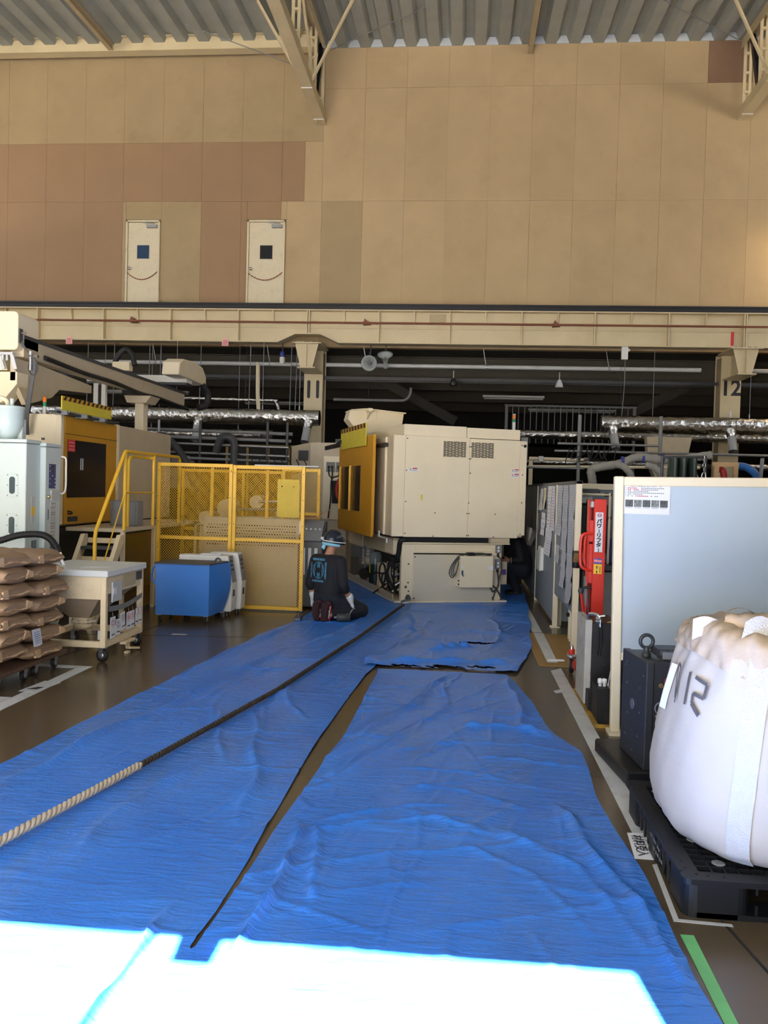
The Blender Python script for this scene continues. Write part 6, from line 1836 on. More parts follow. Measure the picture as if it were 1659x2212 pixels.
# ------------------------------------------------------------------ hopper cart with white lid
mat('lid_white', (216, 220, 218), .35, var=.03, scale=4, grime=.2, grime_rgb=(170, 166, 154), gscale=3)
mat('cart_cream', (222, 204, 168), .45, var=.05, scale=4, grime=.35, grime_rgb=(120, 100, 74), gscale=6)
mat('funnel_taupe', (168, 150, 126), .45, var=.05, scale=4)
hc = thing('hopper_cart', 'cream hopper cart with a white lid and hanging number cards', 'cart', (-3.4, 7.5, 0))
X0, X1, Y0, Y1 = -3.80, -3.07, 7.06, 7.93
M().box(X0 - .02, Y0 - .02, .755, X1 + .02, Y1 + .02, .812).build('lid', 'lid_white', hc, bev=.006)
for x in (X0, X1 - .05):
    for y in (Y0, Y1 - .05): M().box(x, y, .13, x + .05, y + .05, .755).build('frame_post', 'cart_cream', hc, bev=.004)
for a in ((X0 + .05, Y0, X1 - .05, Y0 + .05), (X0 + .05, Y1 - .05, X1 - .05, Y1), (X0, Y0 + .05, X0 + .05, Y1 - .05), (X1 - .05, Y0 + .05, X1, Y1 - .05)):
    M().box(a[0], a[1], .13, a[2], a[3], .185).build('frame_rail', 'cart_cream', hc, bev=.004)
M().box(X0 + .05, Y0 + .008, .555, X1 - .05, Y0 + .02, .755).build('front_panel', 'cart_cream', hc); M().box(X1 - .02, Y0 + .05, .60, X1 - .008, Y1 - .05, .755).build('side_panel', 'cart_cream', hc)
fn = M(); cx, cy = (X0 + X1) / 2, 7.42
top_ = [(X0 + .05, Y0 + .02), (X1 - .05, Y0 + .02), (X1 - .05, Y1 - .05), (X0 + .05, Y1 - .05)]
bot_ = [(cx - .09, cy - .09), (cx + .09, cy - .09), (cx + .09, cy + .09), (cx - .09, cy + .09)]
for i in range(4):
    k = (i + 1) % 4
    fn.quad((*top_[i], .60), (*top_[k], .60), (*bot_[k], .345), (*bot_[i], .345))
fn.build('funnel', 'funnel_taupe', hc, fix=False)
M().lathe([(.085, .35), (.085, .315), (.12, .312), (.12, .300), (.09, .298), (.09, .275), (.075, .245), (.03, .225), (.005, .222)], (cx, cy, 0), 24).build('outlet_valve', 'cart_cream', hc)
fb = M()
for a in range(8): fb.cyl((cx + .108 * math.cos(a * math.pi / 4), cy + .108 * math.sin(a * math.pi / 4), .29), (cx + .108 * math.cos(a * math.pi / 4), cy + .108 * math.sin(a * math.pi / 4), .325), .008, n=6)
fb.build('flange_bolt', 'galv', hc)
M().tube(smooth_path([(X0 + .13, Y0 - .0, .71), (X0 + .13, Y0 - .03, .70), (X0 + .13, Y0 - .03, .64), (X0 + .13, Y0, .63)], 4), .006, 6).build('pull_handle', 'chrome', hc)
M().box(X1 - .10, Y0 + .07, .19, X1 - .06, Y0 + .14, .27).build('small_box', 'light_grey', hc)
# strap and cards on the right side
m = M(); P = []
for i in range(13):
    f = i / 12; y = Y0 + .05 + (Y1 - Y0 - .10) * f; z = .47 - .03 * math.sin(math.pi * f) + .03 * f
    P.append([(X1 + .003, y, z - .025), (X1 + .006, y, z + .025)])
m.grid(P); m.build('card_strap', 'mid_grey', hc)
rack = M(); rack.box(X1 - .005, Y0 + .12, .52, X1 + .012, Y0 + .32, .70); rack.build('card_holder', 'light_grey', hc, bev=.003)
M().box(X1 + .012, Y0 + .12, .59, X1 + .016, Y0 + .19, .645).build('white_tab', 'paper', hc)
M().box(X1 - .003, Y0 + .38, .63, X1 + .004, Y0 + .66, .735).build('label_pocket', 'beam_tan', hc)
for y in (Y0 + .68, Y0 + .76): M().box(X1 - .002, y, .66, X1 + .006, y + .05, .74).build('switch_plate', 'dark_grey', hc)
def card(y, z0, z1, num, red, w=.10, lab='', tilt=0):
    t = thing('number_card', lab, 'card', (X1 + .014, y, z0), 0, 'number cards on the hopper cart')
    x = X1 + .012 + .003 * (y % .05) / .05
    R = Matrix.Rotation(tilt, 3, 'X'); c = Vector((x, y + w / 2, (z0 + z1) / 2))
    M().obox(c, (.002, w, z1 - z0), R).build('sheet', 'paper', t)
    f_ = lambda u, v: c + R @ Vector((.0022, u, v))
    zc = (z1 - z0) / 2 - w * .5
    M().tube([f_(.036 * math.cos(a), zc + .036 * math.sin(a)) for a in [2 * math.pi * i / 20 for i in range(20)]], .0016, 4, closed=True).build('ring', 'ink_red' if red else 'ink', t)
    if num: lettering('digit', num, .062, f_(0, zc), R @ Vector((0, 1, 0)), R @ Vector((0, 0, 1)), 'ink_red' if red == 2 else 'ink', t)
    pr = M()
    for q in range(3): pr.obox(f_(-.015 + q * .022, -(z1 - z0) / 2 + .03), (.001, .016, .012), R)
    pr.build('print', 'ink', t)
    M().tube([f_(0, (z1 - z0) / 2), (X1 + .01, y + w / 2, z1 + .04)], .002, 4).build('clip_wire', 'galv', t)
card(Y0 + .07, .20, .39, '2', 1, .11, 'number card 2 in a red ring, nearest on the hopper cart')
card(Y0 + .19, .21, .355, '2', 0, .10, 'number card 2 in a black ring, lower on the hopper cart', -.08)
card(Y0 + .30, .24, .40, '3', 0, .10, 'curled number card 3 in a black ring on the hopper cart', .12)
card(Y0 + .43, .225, .385, '6', 2, .10, 'red number card 6 on the hopper cart')
card(Y0 + .53, .225, .385, '3', 2, .09, 'red number card beside the red 6 on the hopper cart')
card(Y0 + .64, .235, .395, '', 0, .06, 'narrow half-hidden card near the rear post of the hopper cart')
card(Y0 + .72, .235, .40, '', 1, .08, 'last card on the hopper cart, next to the rear post')
for x, y in ((X0 + .06, Y0 + .04), (X1 - .04, Y0 + .04), (X0 + .06, Y1 - .05), (X1 - .04, Y1 - .05)): caster(hc, x, y, .060, top=.13, ang=1.2)
br = M(); br.box(X1 - .02, 7.42, .10, X1 + .04, 7.66, .125); br.prism([(7.48, .12), (7.53, .12), (7.56, .05), (7.52, .04)], X1 + .0, X1 + .03, 'x'); br.bar((X1 + .02, 7.53, .05), (X1 + .05, 7.70, .02), .04, .02); br.box(X1 - .01, 7.50, .0, X1 + .03, 7.56, .02)
br.build('foot_brake', 'cart_cream', hc, bev=.003)
M().prism([(-3.42, 7.30), (-3.22, 7.34), (-3.18, 7.40), (-3.38, 7.36)], .812, .814, 'z').build('paper_slip', 'paper', hc)
# suction hose: black, with a chrome lance through the lid
sh_ = thing('suction_hose', 'black ribbed suction hose with a chrome lance in the cart lid', 'hose', (-3.63, 7.45, .81))
path = smooth_path([(-4.75, 7.40, .86), (-4.5, 7.42, .95), (-4.27, 7.45, 1.015), (-4.09, 7.45, 1.07), (-3.90, 7.45, 1.085), (-3.80, 7.45, 1.055), (-3.735, 7.45, .985), (-3.70, 7.45, .915)], 12)
M().tube(path, .03, 12, radii=[.033 if i % 2 else .0295 for i in range(len(path))]).build('hose', 'black_rubber', sh_)
M().cyl((-3.705, 7.45, .925), (-3.68, 7.45, .86), .028, n=14).build('coupling', 'chrome', sh_); M().cyl((-3.685, 7.45, .87), (-3.635, 7.45, .76), .020, n=14).build('lance', 'chrome', sh_)

# ------------------------------------------------------------------ paper sacks on a dolly
mat('kraft', (150, 122, 94), .75, var=.08, scale=5, bump=.45, bscale=20)
mat('kraft_light', (196, 164, 128), .75, var=.08, scale=8)
dl = thing('sack_dolly', 'low wooden dolly on castors under the paper sacks', 'dolly', (-3.75, 6.3, 0))
mat('dolly_wood', (86, 62, 46), .6, var=.15, scale=6)
M().box(-4.25, 5.75, .115, -3.33, 6.90, .145).build('deck', 'dolly_wood', dl, bev=.005)
for x in (-4.1, -3.40):
    for y in (5.9, 6.30, 6.47, 6.80): caster(dl, x, y, .048, top=.115)
def sack_mesh(seed):
    rng = np.random.default_rng(seed)
    m = M(); P = []
    Lx, Wy, Hz = .40, .238, .063                         # half sizes
    nu, nv = 22, 28
    ph = rng.uniform(0, 6, 6)
    for i in range(nu + 1):
        u = -1 + 2 * i / nu
        e = (1 - abs(u) ** 9)
        hx = Hz * (.42 + .58 * e ** .4); wy = Wy * (.93 + .07 * e)
        row = []
        for k in range(nv):
            a = 2 * math.pi * k / nv
            c, s = math.cos(a), math.sin(a)
            q = (abs(c) ** 3 + abs(s) ** 3) ** (-1 / 3)
            wr = .0045 * (math.sin(u * 14 + ph[0] + 2 * a) + math.sin(u * 23 - 3 * a + ph[1])) + .004 * math.sin(5 * a + ph[2] + u * 4)
            row.append((u * Lx + .008 * math.sin(3 * a + ph[3]) * (1 if abs(u) > .9 else .2), wy * q * c * (1 + wr * 4), (hx + wr) * q * s + .002 * math.sin(u * 9 + ph[4])))
        row.append(row[0])
        P.append(row)
    m.grid(P)
    m._add(P[0][:-1], [tuple(range(nv))], False); m._add(P[-1][:-1], [tuple(range(nv))], False)
    return m
sack_src = []
for s_ in range(4):
    m = sack_mesh(s_ + 20)
    me = m.mesh('sack_%d' % s_, 'kraft')
    lip = M(); P = []
    for i in range(9):
        f = -1 + 2 * i / 8
        P.append([(.385, .20 * f, .004 * math.sin(i * 2 + s_)), (.408 + .006 * math.sin(i * 3), .19 * f, -.02 + .008 * math.sin(i + s_ * 2))])
    lip.grid(P); lme = lip.mesh('lip_%d' % s_, 'kraft_light')
    fold = M(); fold.prism([(.10, -.03), (.21, -.02), (.20, .02), (.13, .035)] if s_ % 2 else [(-.20, -.03), (-.12, -.04), (-.13, .03), (-.19, .02)], .385, .405, 'x')
    fme = fold.mesh('fold_%d' % s_, 'kraft_light')
    sack_src.append((me, lme, fme))
mat('sack_note', (206, 206, 214), .7, var=.04)
def sack(x, y, z, rz, k, label, tiltx=0):
    t = thing('paper_sack', label, 'sack', (x, y, z), rz, 'brown paper sacks on the dolly')
    t.rotation_euler = (tiltx, RNG.normal(0, .015), rz)
    for nm, me in zip(('sack_body', 'seam_lip', 'end_fold'), sack_src[k % 4]):
        o = bpy.data.objects.new(nm, me); COL.objects.link(o); o.parent = t
    return t
lay = ('lowest', 'second from the bottom', 'third from the bottom', 'fourth from the bottom', 'fifth from the bottom', 'sixth from the bottom', 'topmost')
for k in range(7):
    z = .240 + k * .118
    sack(-3.72 + RNG.normal(0, .012), 6.03 + RNG.normal(0, .01), z + .030, RNG.normal(0, .04), k, 'brown paper sack, %s in the column at the left frame edge' % lay[k], RNG.normal(0, .02))
    if k < 7:
        sack(-3.70 + RNG.normal(0, .015) - (.03 if k > 4 else 0), 6.56 + RNG.normal(0, .012), z - .028 + .006 * k, RNG.normal(0, .05), k + 2, 'brown paper sack, %s in the column beside the hopper cart' % lay[k], RNG.normal(0, .03))
t = thing('sack_note', 'pale printed note sheet hanging on the lower sacks', 'note', (-3.27, 6.22, .28))
m = M(); P = []
for i in range(6):
    f = i / 5
    P.append([(-3.272 + .02 * f, 6.17, .43 - .13 * f), (-3.268 + .02 * f - .008 * math.sin(f * 3), 6.24, .43 - .135 * f), (-3.275 + .02 * f, 6.31, .425 - .125 * f)])
m.grid(P); m.build('sheet', 'sack_note', t)
pr = M()
for q in range(6): pr.bar((-3.262 + .003 * q, 6.19, .405 - q * .016), (-3.260 + .003 * q, 6.27, .405 - q * .016), .001, .004)
pr.build('print', 'ink_blue', t)

# ------------------------------------------------------------------ white resin dryer with hopper on top
mat('dryer_white', (192, 204, 202), .35, var=.02, scale=3)
dy = thing('resin_dryer', 'white resin dryer cabinet with two oval sight glasses and a blue keypad', 'dryer', (-4.5, 8.1, 0))
M().box(-4.98, 7.88, .06, -4.262, 8.16, 1.945).build('cabinet', 'dryer_white', dy, bev=.006); M().box(-4.99, 7.87, 1.95, -4.255, 8.17, 1.985).build('top_cap', 'dryer_white', dy, bev=.006)
M().box(-4.70, 7.98, .06, -4.10, 8.30, 1.925).build('side_unit', 'dryer_white', dy, bev=.006); M().box(-4.71, 7.975, 1.93, -4.095, 8.31, 1.965).build('top_cap', 'dryer_white', dy, bev=.006)
def oval(m, cx, cz, w, h, y0, y1, n=10):
    pts = []
    for k in range(2 * n):
        a = math.pi * k / n
        pts.append((cx + w * math.cos(a), cz + (h - w) * (1 if math.sin(a) >= 0 else -1) + w * math.sin(a)))
    return m.prism(pts, y0, y1, 'y')
mat('sight_glass', (70, 84, 86), .15, var=.1)
for z in (1.53, 1.135):
    sg = M(); sg.box(-4.46, 7.876, z - .115, -4.34, 7.88, z + .115); p_ = sg.build('sight_frame', 'dryer_white', dy, bev=.003)
    oval(M(), -4.40, z, .028, .085, 7.868, 7.878).build('sight_glass', 'sight_glass', p_)
    sc2 = M()
    for dx in (-.048, .048):
        for dz in (-.1, 0, .1): sc2.cyl((-4.40 + dx, 7.872, z + dz), (-4.40 + dx, 7.877, z + dz), .006, n=8)
    sc2.build('screw', 'mid_grey', p_)
kp = M().box(-4.10, 8.05, 1.505, -4.096, 8.19, 1.755).build('keypad', 'ink_blue', dy); mat('navy', (36, 58, 112), .4); kp.data.materials[0] = MATS['navy']
kb = M()
for yy, zz, w, h_ in ((8.10, 1.715, .04, .025), (8.10, 1.665, .03, .02), (8.10, 1.60, .03, .02)): kb.box(-4.097, yy, zz, -4.094, yy + w, zz + h_)
kb.build('key_display', 'black_plastic', kp)
kb = M()
for yy, zz in ((8.06, 1.73), (8.06, 1.68), (8.06, 1.60), (8.06, 1.55), (8.11, 1.63), (8.165, 1.60), (8.165, 1.56), (8.165, 1.52)): kb.box(-4.097, yy, zz, -4.0945, yy + .018, zz + .008)
kb.build('key_mark', 'paper', kp)
M().box(-4.10, 8.09, 1.38, -4.085, 8.25, 1.485).build('document_pocket', 'light_grey', dy); M().lathe([(.016, 0), (.018, .02), (.01, .03)], (-4.10, 8.03, 1.42), 12, 'x').build('lock', 'brass', dy)
M().box(-4.10, 8.02, 1.19, -4.09, 8.045, 1.29).build('latch', 'mid_grey', dy)
lb = M().box(-4.10, 8.09, .95, -4.097, 8.20, 1.36).build('instruction_label', 'light_grey', dy)
pr = M()
for z in (1.345, 1.305, 1.255, 1.235, 1.14, 1.11, 1.09, 1.05, 1.02): pr.box(-4.097, 8.095, z, -4.0955, 8.195, z + .006)
pr.build('print', 'mid_grey', lb)
M().box(-4.262, 7.99, 1.16, -4.259, 8.06, 1.42).build('instruction_label', 'light_grey', dy); M().box(-4.2595, 7.99, 1.23, -4.258, 8.06, 1.32).build('warning_sticker', 'sticker_yellow', dy)
vt = M()
for k in range(9): vt.box(-4.262, 8.0, .86 + k * .014, -4.259, 8.10, .867 + k * .014)
vt.build('vent_slot', 'slot_black', dy)
vt = M()
for j in range(7):
    for i in range(6): vt.cyl((-4.10, 8.10 + i * .018 + (j % 2) * .009, .83 + j * .016), (-4.097, 8.10 + i * .018 + (j % 2) * .009, .83 + j * .016), .006, n=6)
vt.build('vent_hole', 'slot_black', dy)
M().tube(smooth_path([(-4.10, 8.31, 1.84), (-4.06, 8.33, 1.82), (-4.055, 8.33, 1.70), (-4.055, 8.33, 1.52), (-4.07, 8.32, 1.46), (-4.10, 8.31, 1.45)], 5), .010, 8).build('grab_handle', 'white_paint', dy)
M().box(-4.255, 8.005, 1.86, -4.16, 8.01, 1.90).build('black_square', 'slot_black', dy)
for c in list(dy.children):                              # the side unit stands a little further back than the main cabinet
    vx = [v.co for v in c.data.vertices]; mx = sum(v.x for v in vx) / len(vx) - 4.5; my = sum(v.y for v in vx) / len(vx) + 8.1
    if mx > -4.45 and not -4.28 < mx < -4.25 and my > 7.9: c.location = (-.105, .175, 0)
hp = thing('loader_hopper', 'translucent white loader hopper standing on the resin dryer', 'hopper', (-4.58, 8.10, 1.985))
mat('hopper_white', (190, 206, 206), .3, var=.03)
M().lathe([(.07, 1.987), (.08, 2.0), (.13, 2.08), (.15, 2.14), (.152, 2.29), (.158, 2.295), (.158, 2.32), (.14, 2.325), (.01, 2.33)], (-4.58, 8.10, 0), 28).build('bowl', 'hopper_white', hp)
M().box(-4.50, 8.12, 1.987, -4.44, 8.20, 2.20).build('filter_box', 'dryer_white', hp, bev=.006)
M().tube(smooth_path([(-4.80, 8.1, 2.40), (-4.68, 8.1, 2.41), (-4.60, 8.1, 2.38), (-4.585, 8.1, 2.32)], 6), .024, 10).build('inlet_pipe', 'frame_cream', hp); M().cyl((-4.54, 8.1, 2.32), (-4.54, 8.1, 2.40), .02, n=10).build('vent_pipe', 'hopper_white', hp)
c_ = M().box(-4.74, 7.925, 2.02, -4.60, 7.93, 2.17).build('paper_card', 'paper', hp)
pr = M()
for z in (2.15, 2.12, 2.09, 2.07, 2.05): pr.box(-4.70, 7.923, z, -4.63, 7.925, z + .006)
pr.build('print', 'mid_grey', c_)

# ------------------------------------------------------------------ left moulding machine with its orange door
lm = thing('injection_machine', 'cream injection moulding machine at left with a large orange windowed door', 'machine', (-5.3, 11, 0))
M().box(-6.1, 9.30, 1.06, -4.63, 13.0, 2.345).build('enclosure', 'mc_shade', lm, bev=.006)
M().box(-6.1, 9.35, .02, -4.75, 13.0, 1.06).build('base', 'dark_grey', lm)
M().box(-6.1, 9.28, 1.08, -4.66, 9.30, 2.35).build('front_panel', 'mc_cream', lm, bev=.003)
M().box(-4.665, 9.27, 1.08, -4.60, 9.34, 2.355).build('corner_post', 'mc_cream', lm, bev=.004)
od = M().box(-4.63, 9.36, 1.075, -4.595, 10.82, 2.34).build('orange_door', 'mc_orange', lm, bev=.005)
M().box(-4.597, 9.36, 2.13, -4.593, 10.82, 2.137).build('door_seam', 'joint_dark', od)
M().box(-4.597, 9.42, 1.39, -4.591, 10.48, 2.07).build('window', 'smoked', od)
M().box(-4.592, 9.42, 1.93, -4.588, 9.60, 2.07).build('red_label', 'red_tape', od)
pr = M()
for k in range(3): pr.box(-4.589, 9.44, 1.95 + k * .04, -4.587, 9.58, 1.963 + k * .04)
pr.build('label_print', 'pink', od)
M().box(-4.597, 9.45, 1.105, -4.59, 9.70, 1.165).build('maker_plate', 'dark_grey', od)
M().tube(smooth_path([(-4.60, 9.46, 1.20), (-4.54, 9.44, 1.20), (-4.54, 9.44, 1.22), (-4.60, 9.46, 1.23)], 3), .01, 6).build('latch', 'black_plastic', od)
gl = M()
for x, y, z, h_ in ((-4.585, 9.75, 1.72, .14), (-4.585, 9.80, 1.72, .14)): gl.box(x - .004, y, z, x - .002, y + .02, z + h_)
gl.build('window_fitting', 'paper', od)
M().box(-4.64, 10.82, 1.06, -4.59, 10.90, 2.35).build('door_post', 'mc_cream', lm, bev=.004)
M().box(-4.66, 10.90, 1.06, -4.60, 12.9, 2.345).build('side_panel', 'mc_shade', lm, bev=.004)
wp = M().box(-4.46, 8.97, 2.375, -4.445, 10.29, 2.53).build('guard_plate', 'mc_yellow', lm, bev=.003)
hz = M()
for k in range(11):
    y = 9.0 + k * .118
    hz.prism([(y, 2.485), (y + .05, 2.485), (y + .085, 2.528), (y + .035, 2.528)], -4.4445, -4.443, 'x')
hz.build('hazard_stripe', 'slot_black', wp); M().box(-4.4452, 8.97, 2.48, -4.4445, 10.29, 2.53).build('hazard_band', 'mc_orange', wp)
tp = M()
for y in (9.1, 9.6, 10.1): tp.box(-4.6, y, 2.33, -4.45, y + .04, 2.40)
tp.build('guard_bracket', 'mid_grey', lm); M().box(-4.62, 9.0, 2.345, -4.52, 10.7, 2.37).build('top_rail', 'dark_grey', lm)
for yy, nm in ((9.36, 'a'),):
    M().lathe([(.022, 2.35), (.022, 2.44)], (-4.85, yy, 0), 14).build('signal_base', 'light_grey', lm); M().lathe([(.022, 2.441), (.022, 2.49)], (-4.85, yy, 0), 14).build('signal_lens', 'lamp_green', lm); M().lathe([(.022, 2.492), (.022, 2.55), (.002, 2.555)], (-4.85, yy, 0), 14).build('signal_lens', 'lamp_orange', lm)
M().box(-4.84, 9.275, 2.05, -4.80, 9.28, 2.075).build('plate_mark', 'dark_grey', lm)
# platform, stairs, rails
pf = thing('access_platform', 'steel access platform with stairs beside the left machine', 'platform', (-4.2, 9.9, 0))
M().box(-4.58, 9.38, 1.005, -3.88, 12.2, 1.05).build('deck', 'mc_shade', pf, bev=.004)
for y in (9.40, 10.38, 12.1): M().box(-3.93, y, 0, -3.885, y + .045, 1.005).build('leg', 'cart_cream', pf)
expanded(-3.90, -3.895, .05, 1.0, 9.9) if False else None
em = expanded(9.45, 10.38, .05, .985, 0, .032, .0175)
em.v = [(-3.895 + y, x, z) for x, y, z in em.v]
em.build('wire_mesh', 'mc_orange', pf, fix=False)
for x in (-4.36, -3.93):
    M().prism([(9.38, .98), (9.38, .88), (8.66, .0), (8.56, .0), (9.30, .98)], x, x + .05, 'x').build('stair_stringer', 'cart_cream', pf)
for k in range(4):
    z = .20 + k * .205; y = 8.70 + k * .165
    M().box(-4.31, y, z, -3.93, y + .20, z + .03).build('stair_tread', 'dark_grey', pf); M().box(-4.31, y + .19, z + .06, -3.93, y + .20, z + .12).build('riser_bar', 'cart_cream', pf)
for x in (-3.88,):
    q = [(x - .02, 8.66, .10), (x - .02, 8.66, .98), (x - .02, 8.68, 1.06), (x, 9.36, 1.92), (x, 9.40, 1.945), (x, 9.5, 1.945), (x, 11.2, 1.95), (x, 11.26, 1.92), (x, 11.26, 1.05)]
    M().tube(q, .021, 10).build('hand_rail', 'safe_yellow', pf)
    M().tube([(x, 9.385, 1.93), (x, 9.385, 1.03)], .021, 10).build('rail_post', 'safe_yellow', pf)
    M().tube(smooth_path([(x - .1, 9.73, 1.05), (x - .1, 9.73, 1.75), (x - .1, 9.75, 1.86), (x - .1, 9.85, 1.90), (x - .05, 10.2, 1.90), (x, 10.28, 1.90)], 4), .019, 10).build('inner_rail', 'safe_yellow', pf)
    M().tube([(x, 10.29, 1.94), (x, 10.29, 1.05)], .021, 10).build('rail_post', 'safe_yellow', pf)
    M().tube([(x, 9.40, 1.46), (x - .1, 9.75, 1.465), (x, 10.29, 1.465)], .010, 8).build('mid_rail', 'safe_yellow', pf)
    M().tube([(x, 9.37, 1.44), (x - .02, 8.72, .45)], .008, 8).build('stay_rod', 'safe_yellow', pf)
eb_ = thing('electric_box', 'grey electric box standing on the access platform', 'box', (-4.25, 10.2, 1.05))
M().box(-4.32, 10.02, 1.05, -4.26, 10.1, 1.36).build('side', 'mid_grey', eb_)
M().box(-4.27, 9.95, 1.05, -3.95, 10.15, 1.36).build('case', 'mid_grey', eb_, bev=.006); M().box(-4.25, 9.945, 1.07, -3.97, 9.95, 1.34).build('door', 'mid_grey', eb_, bev=.002); M().box(-4.235, 9.935, 1.18, -4.222, 9.946, 1.25).build('handle', 'chrome', eb_); M().box(-4.12, 9.94, 1.20, -4.09, 9.946, 1.24).build('warning_mark', 'slot_black', eb_)

# ------------------------------------------------------------------ take-out robot above the left machine
rb = thing('takeout_robot', 'cream take-out robot with a long beam above the left machine', 'robot', (-5.1, 11, 2.35))
M().box(-5.16, 9.15, 2.98, -5.0, 14.7, 3.20).build('traverse_beam', 'mc_shade', rb, bev=.006)
M().box(-5.19, 9.15, 3.185, -4.985, 14.75, 3.225).build('beam_rail', 'dark_grey', rb)
m = M().tube(smooth_path([(-4.98, 9.6, 3.04), (-4.97, 10.6, 3.0), (-4.975, 11.6, 3.0), (-4.97, 12.6, 2.96), (-4.975, 13.4, 2.97), (-4.97, 14.8, 2.93)], 6), .03, 8); m.build('cable_chain', 'black_rubber', rb)
M().box(-5.16, 12.3, 2.93, -5.0, 14.8, 2.98).build('lower_rail', 'black_rubber', rb)
hb_ = M(); P = rrect(-5.7, 3.04, -5.0, 3.47, .05); hb_.prism(P, 9.02, 9.48, 'y'); hb_.build('head_cover', 'mc_cream', rb, bev=.006)
M().box(-5.0, 9.03, 3.12, -4.985, 9.10, 3.28).build('connector_block', 'dark_grey', rb); M().cyl((-4.99, 9.06, 3.23), (-4.93, 9.06, 3.235), .012, n=8).build('connector', 'chrome', rb)
M().prism([(9.05, 2.70), (9.05, 2.95), (9.6, 2.95), (11.0, 2.88), (11.0, 2.78), (10.1, 2.72), (9.9, 2.60), (9.3, 2.45)], -5.10, -5.04, 'x').build('beam_bracket', 'mc_shade', rb)
lbx = M().prism([(-5.7, 2.80), (-5.02, 2.80), (-5.02, 2.66), (-5.2, 2.45), (-5.7, 2.45)], 9.05, 9.30, 'y'); lbx.build('lower_box', 'mc_cream', rb, bev=.005)
M().prism([(-5.7, 2.90), (-5.22, 3.0), (-5.16, 2.82), (-5.7, 2.82)], 9.1, 9.3, 'y').build('wedge_cover', 'mc_cream', rb); M().box(-5.40, 9.095, 2.85, -5.34, 9.1, 2.895).build('label', 'slot_black', rb)
yk = M(); yk.box(-5.24, 9.0, 2.98, -5.05, 9.06, 3.01); yk.bar((-5.22, 9.02, 2.99), (-5.16, 9.02, 2.82), .02, .04); yk.bar((-5.07, 9.02, 2.99), (-5.02, 9.02, 2.82), .02, .04)
for x in (-5.18, -5.13): yk.cyl((x, 9.03, 2.92), (x, 9.03, 3.0), .014, n=8)
yk.build('yoke', 'light_grey', rb)
cl = M()
for k in range(7):
    cl.tube(smooth_path([(-4.98, 9.06, 3.10 + .02 * (k % 3)), (-4.93, 9.08, 3.05), (-4.88 + .008 * k, 9.1, 2.92), (-4.90 + .006 * k, 9.12, 2.7), (-4.98 + .008 * k, 9.15, 2.3), (-5.0 + .008 * k, 9.2, 2.1)], 5), .009, 6)
cl.tube([(-4.86 + .05 * math.cos(2 * math.pi * i / 20), 9.1, 2.86 + .09 * math.sin(2 * math.pi * i / 20)) for i in range(20)], .008, 6, closed=True)
cl.build('cable_bundle', 'dark_grey', rb)
vl = M().cyl((-4.88, 9.08, 2.82), (-4.88, 9.08, 2.97), .018, n=10); vl.cyl((-4.88, 9.08, 2.99), (-4.88, 9.08, 3.03), .028, n=10); vl.box(-4.84, 9.06, 2.96, -4.79, 9.1, 2.99); vl.build('air_regulator', 'chrome', rb)
M().box(-5.12, 12.72, 2.35, -4.98, 12.9, 2.95).build('rear_post', 'mc_cream', rb, bev=.005); M().prism([(-5.2, 2.82), (-4.9, 2.82), (-4.82, 2.93), (-5.25, 2.93)], 12.6, 13.0, 'y').build('post_head', 'mc_shade', rb)
ac = M(); P = []
for i in range(9):
    a = math.pi * i / 8
ac.prism([(13.65, 3.40), (15.15, 3.40), (15.15, 3.56), (14.95, 3.70), (14.5, 3.74), (13.9, 3.70), (13.70, 3.62)], -5.05, -4.75, 'x'); ac.build('carriage_cover', 'mc_cream', rb, bev=.02, seg=2)
M().box(-6.6, 14.2, 3.34, -4.8, 14.5, 3.46).build('kick_arm', 'white_paint', rb, bev=.004); M().box(-6.6, 14.2, 3.30, -4.8, 14.48, 3.335).build('arm_rail', 'dark_grey', rb)
va = M(); va.box(-5.4, 11.85, 2.35, -5.33, 11.92, 3.02); va.box(-5.28, 11.85, 2.35, -5.22, 11.92, 3.05); va.build('vertical_arm', 'white_paint', rb)
M().box(-5.33, 11.86, 2.4, -5.28, 11.9, 3.0).build('arm_cable', 'black_rubber', rb)
lc = M().tube(smooth_path([(-5.6, 13.0, 3.40), (-5.55, 13.0, 3.55), (-5.42, 13.0, 3.70), (-5.30, 13.0, 3.62), (-5.25, 13.0, 3.45)], 6), .045, 8); lc.build('energy_chain', 'black_rubber', rb)
M().box(-5.6, 12.95, 3.36, -5.32, 13.1, 3.5).build('chain_box', 'mc_cream', rb, bev=.006)
lc = M().tube(smooth_path([(-4.78, 15.0, 3.40), (-4.70, 15.1, 3.25), (-4.72, 15.1, 3.05), (-4.85, 15.0, 2.98)], 6), .06, 8); lc.build('energy_chain', 'black_rubber', rb)

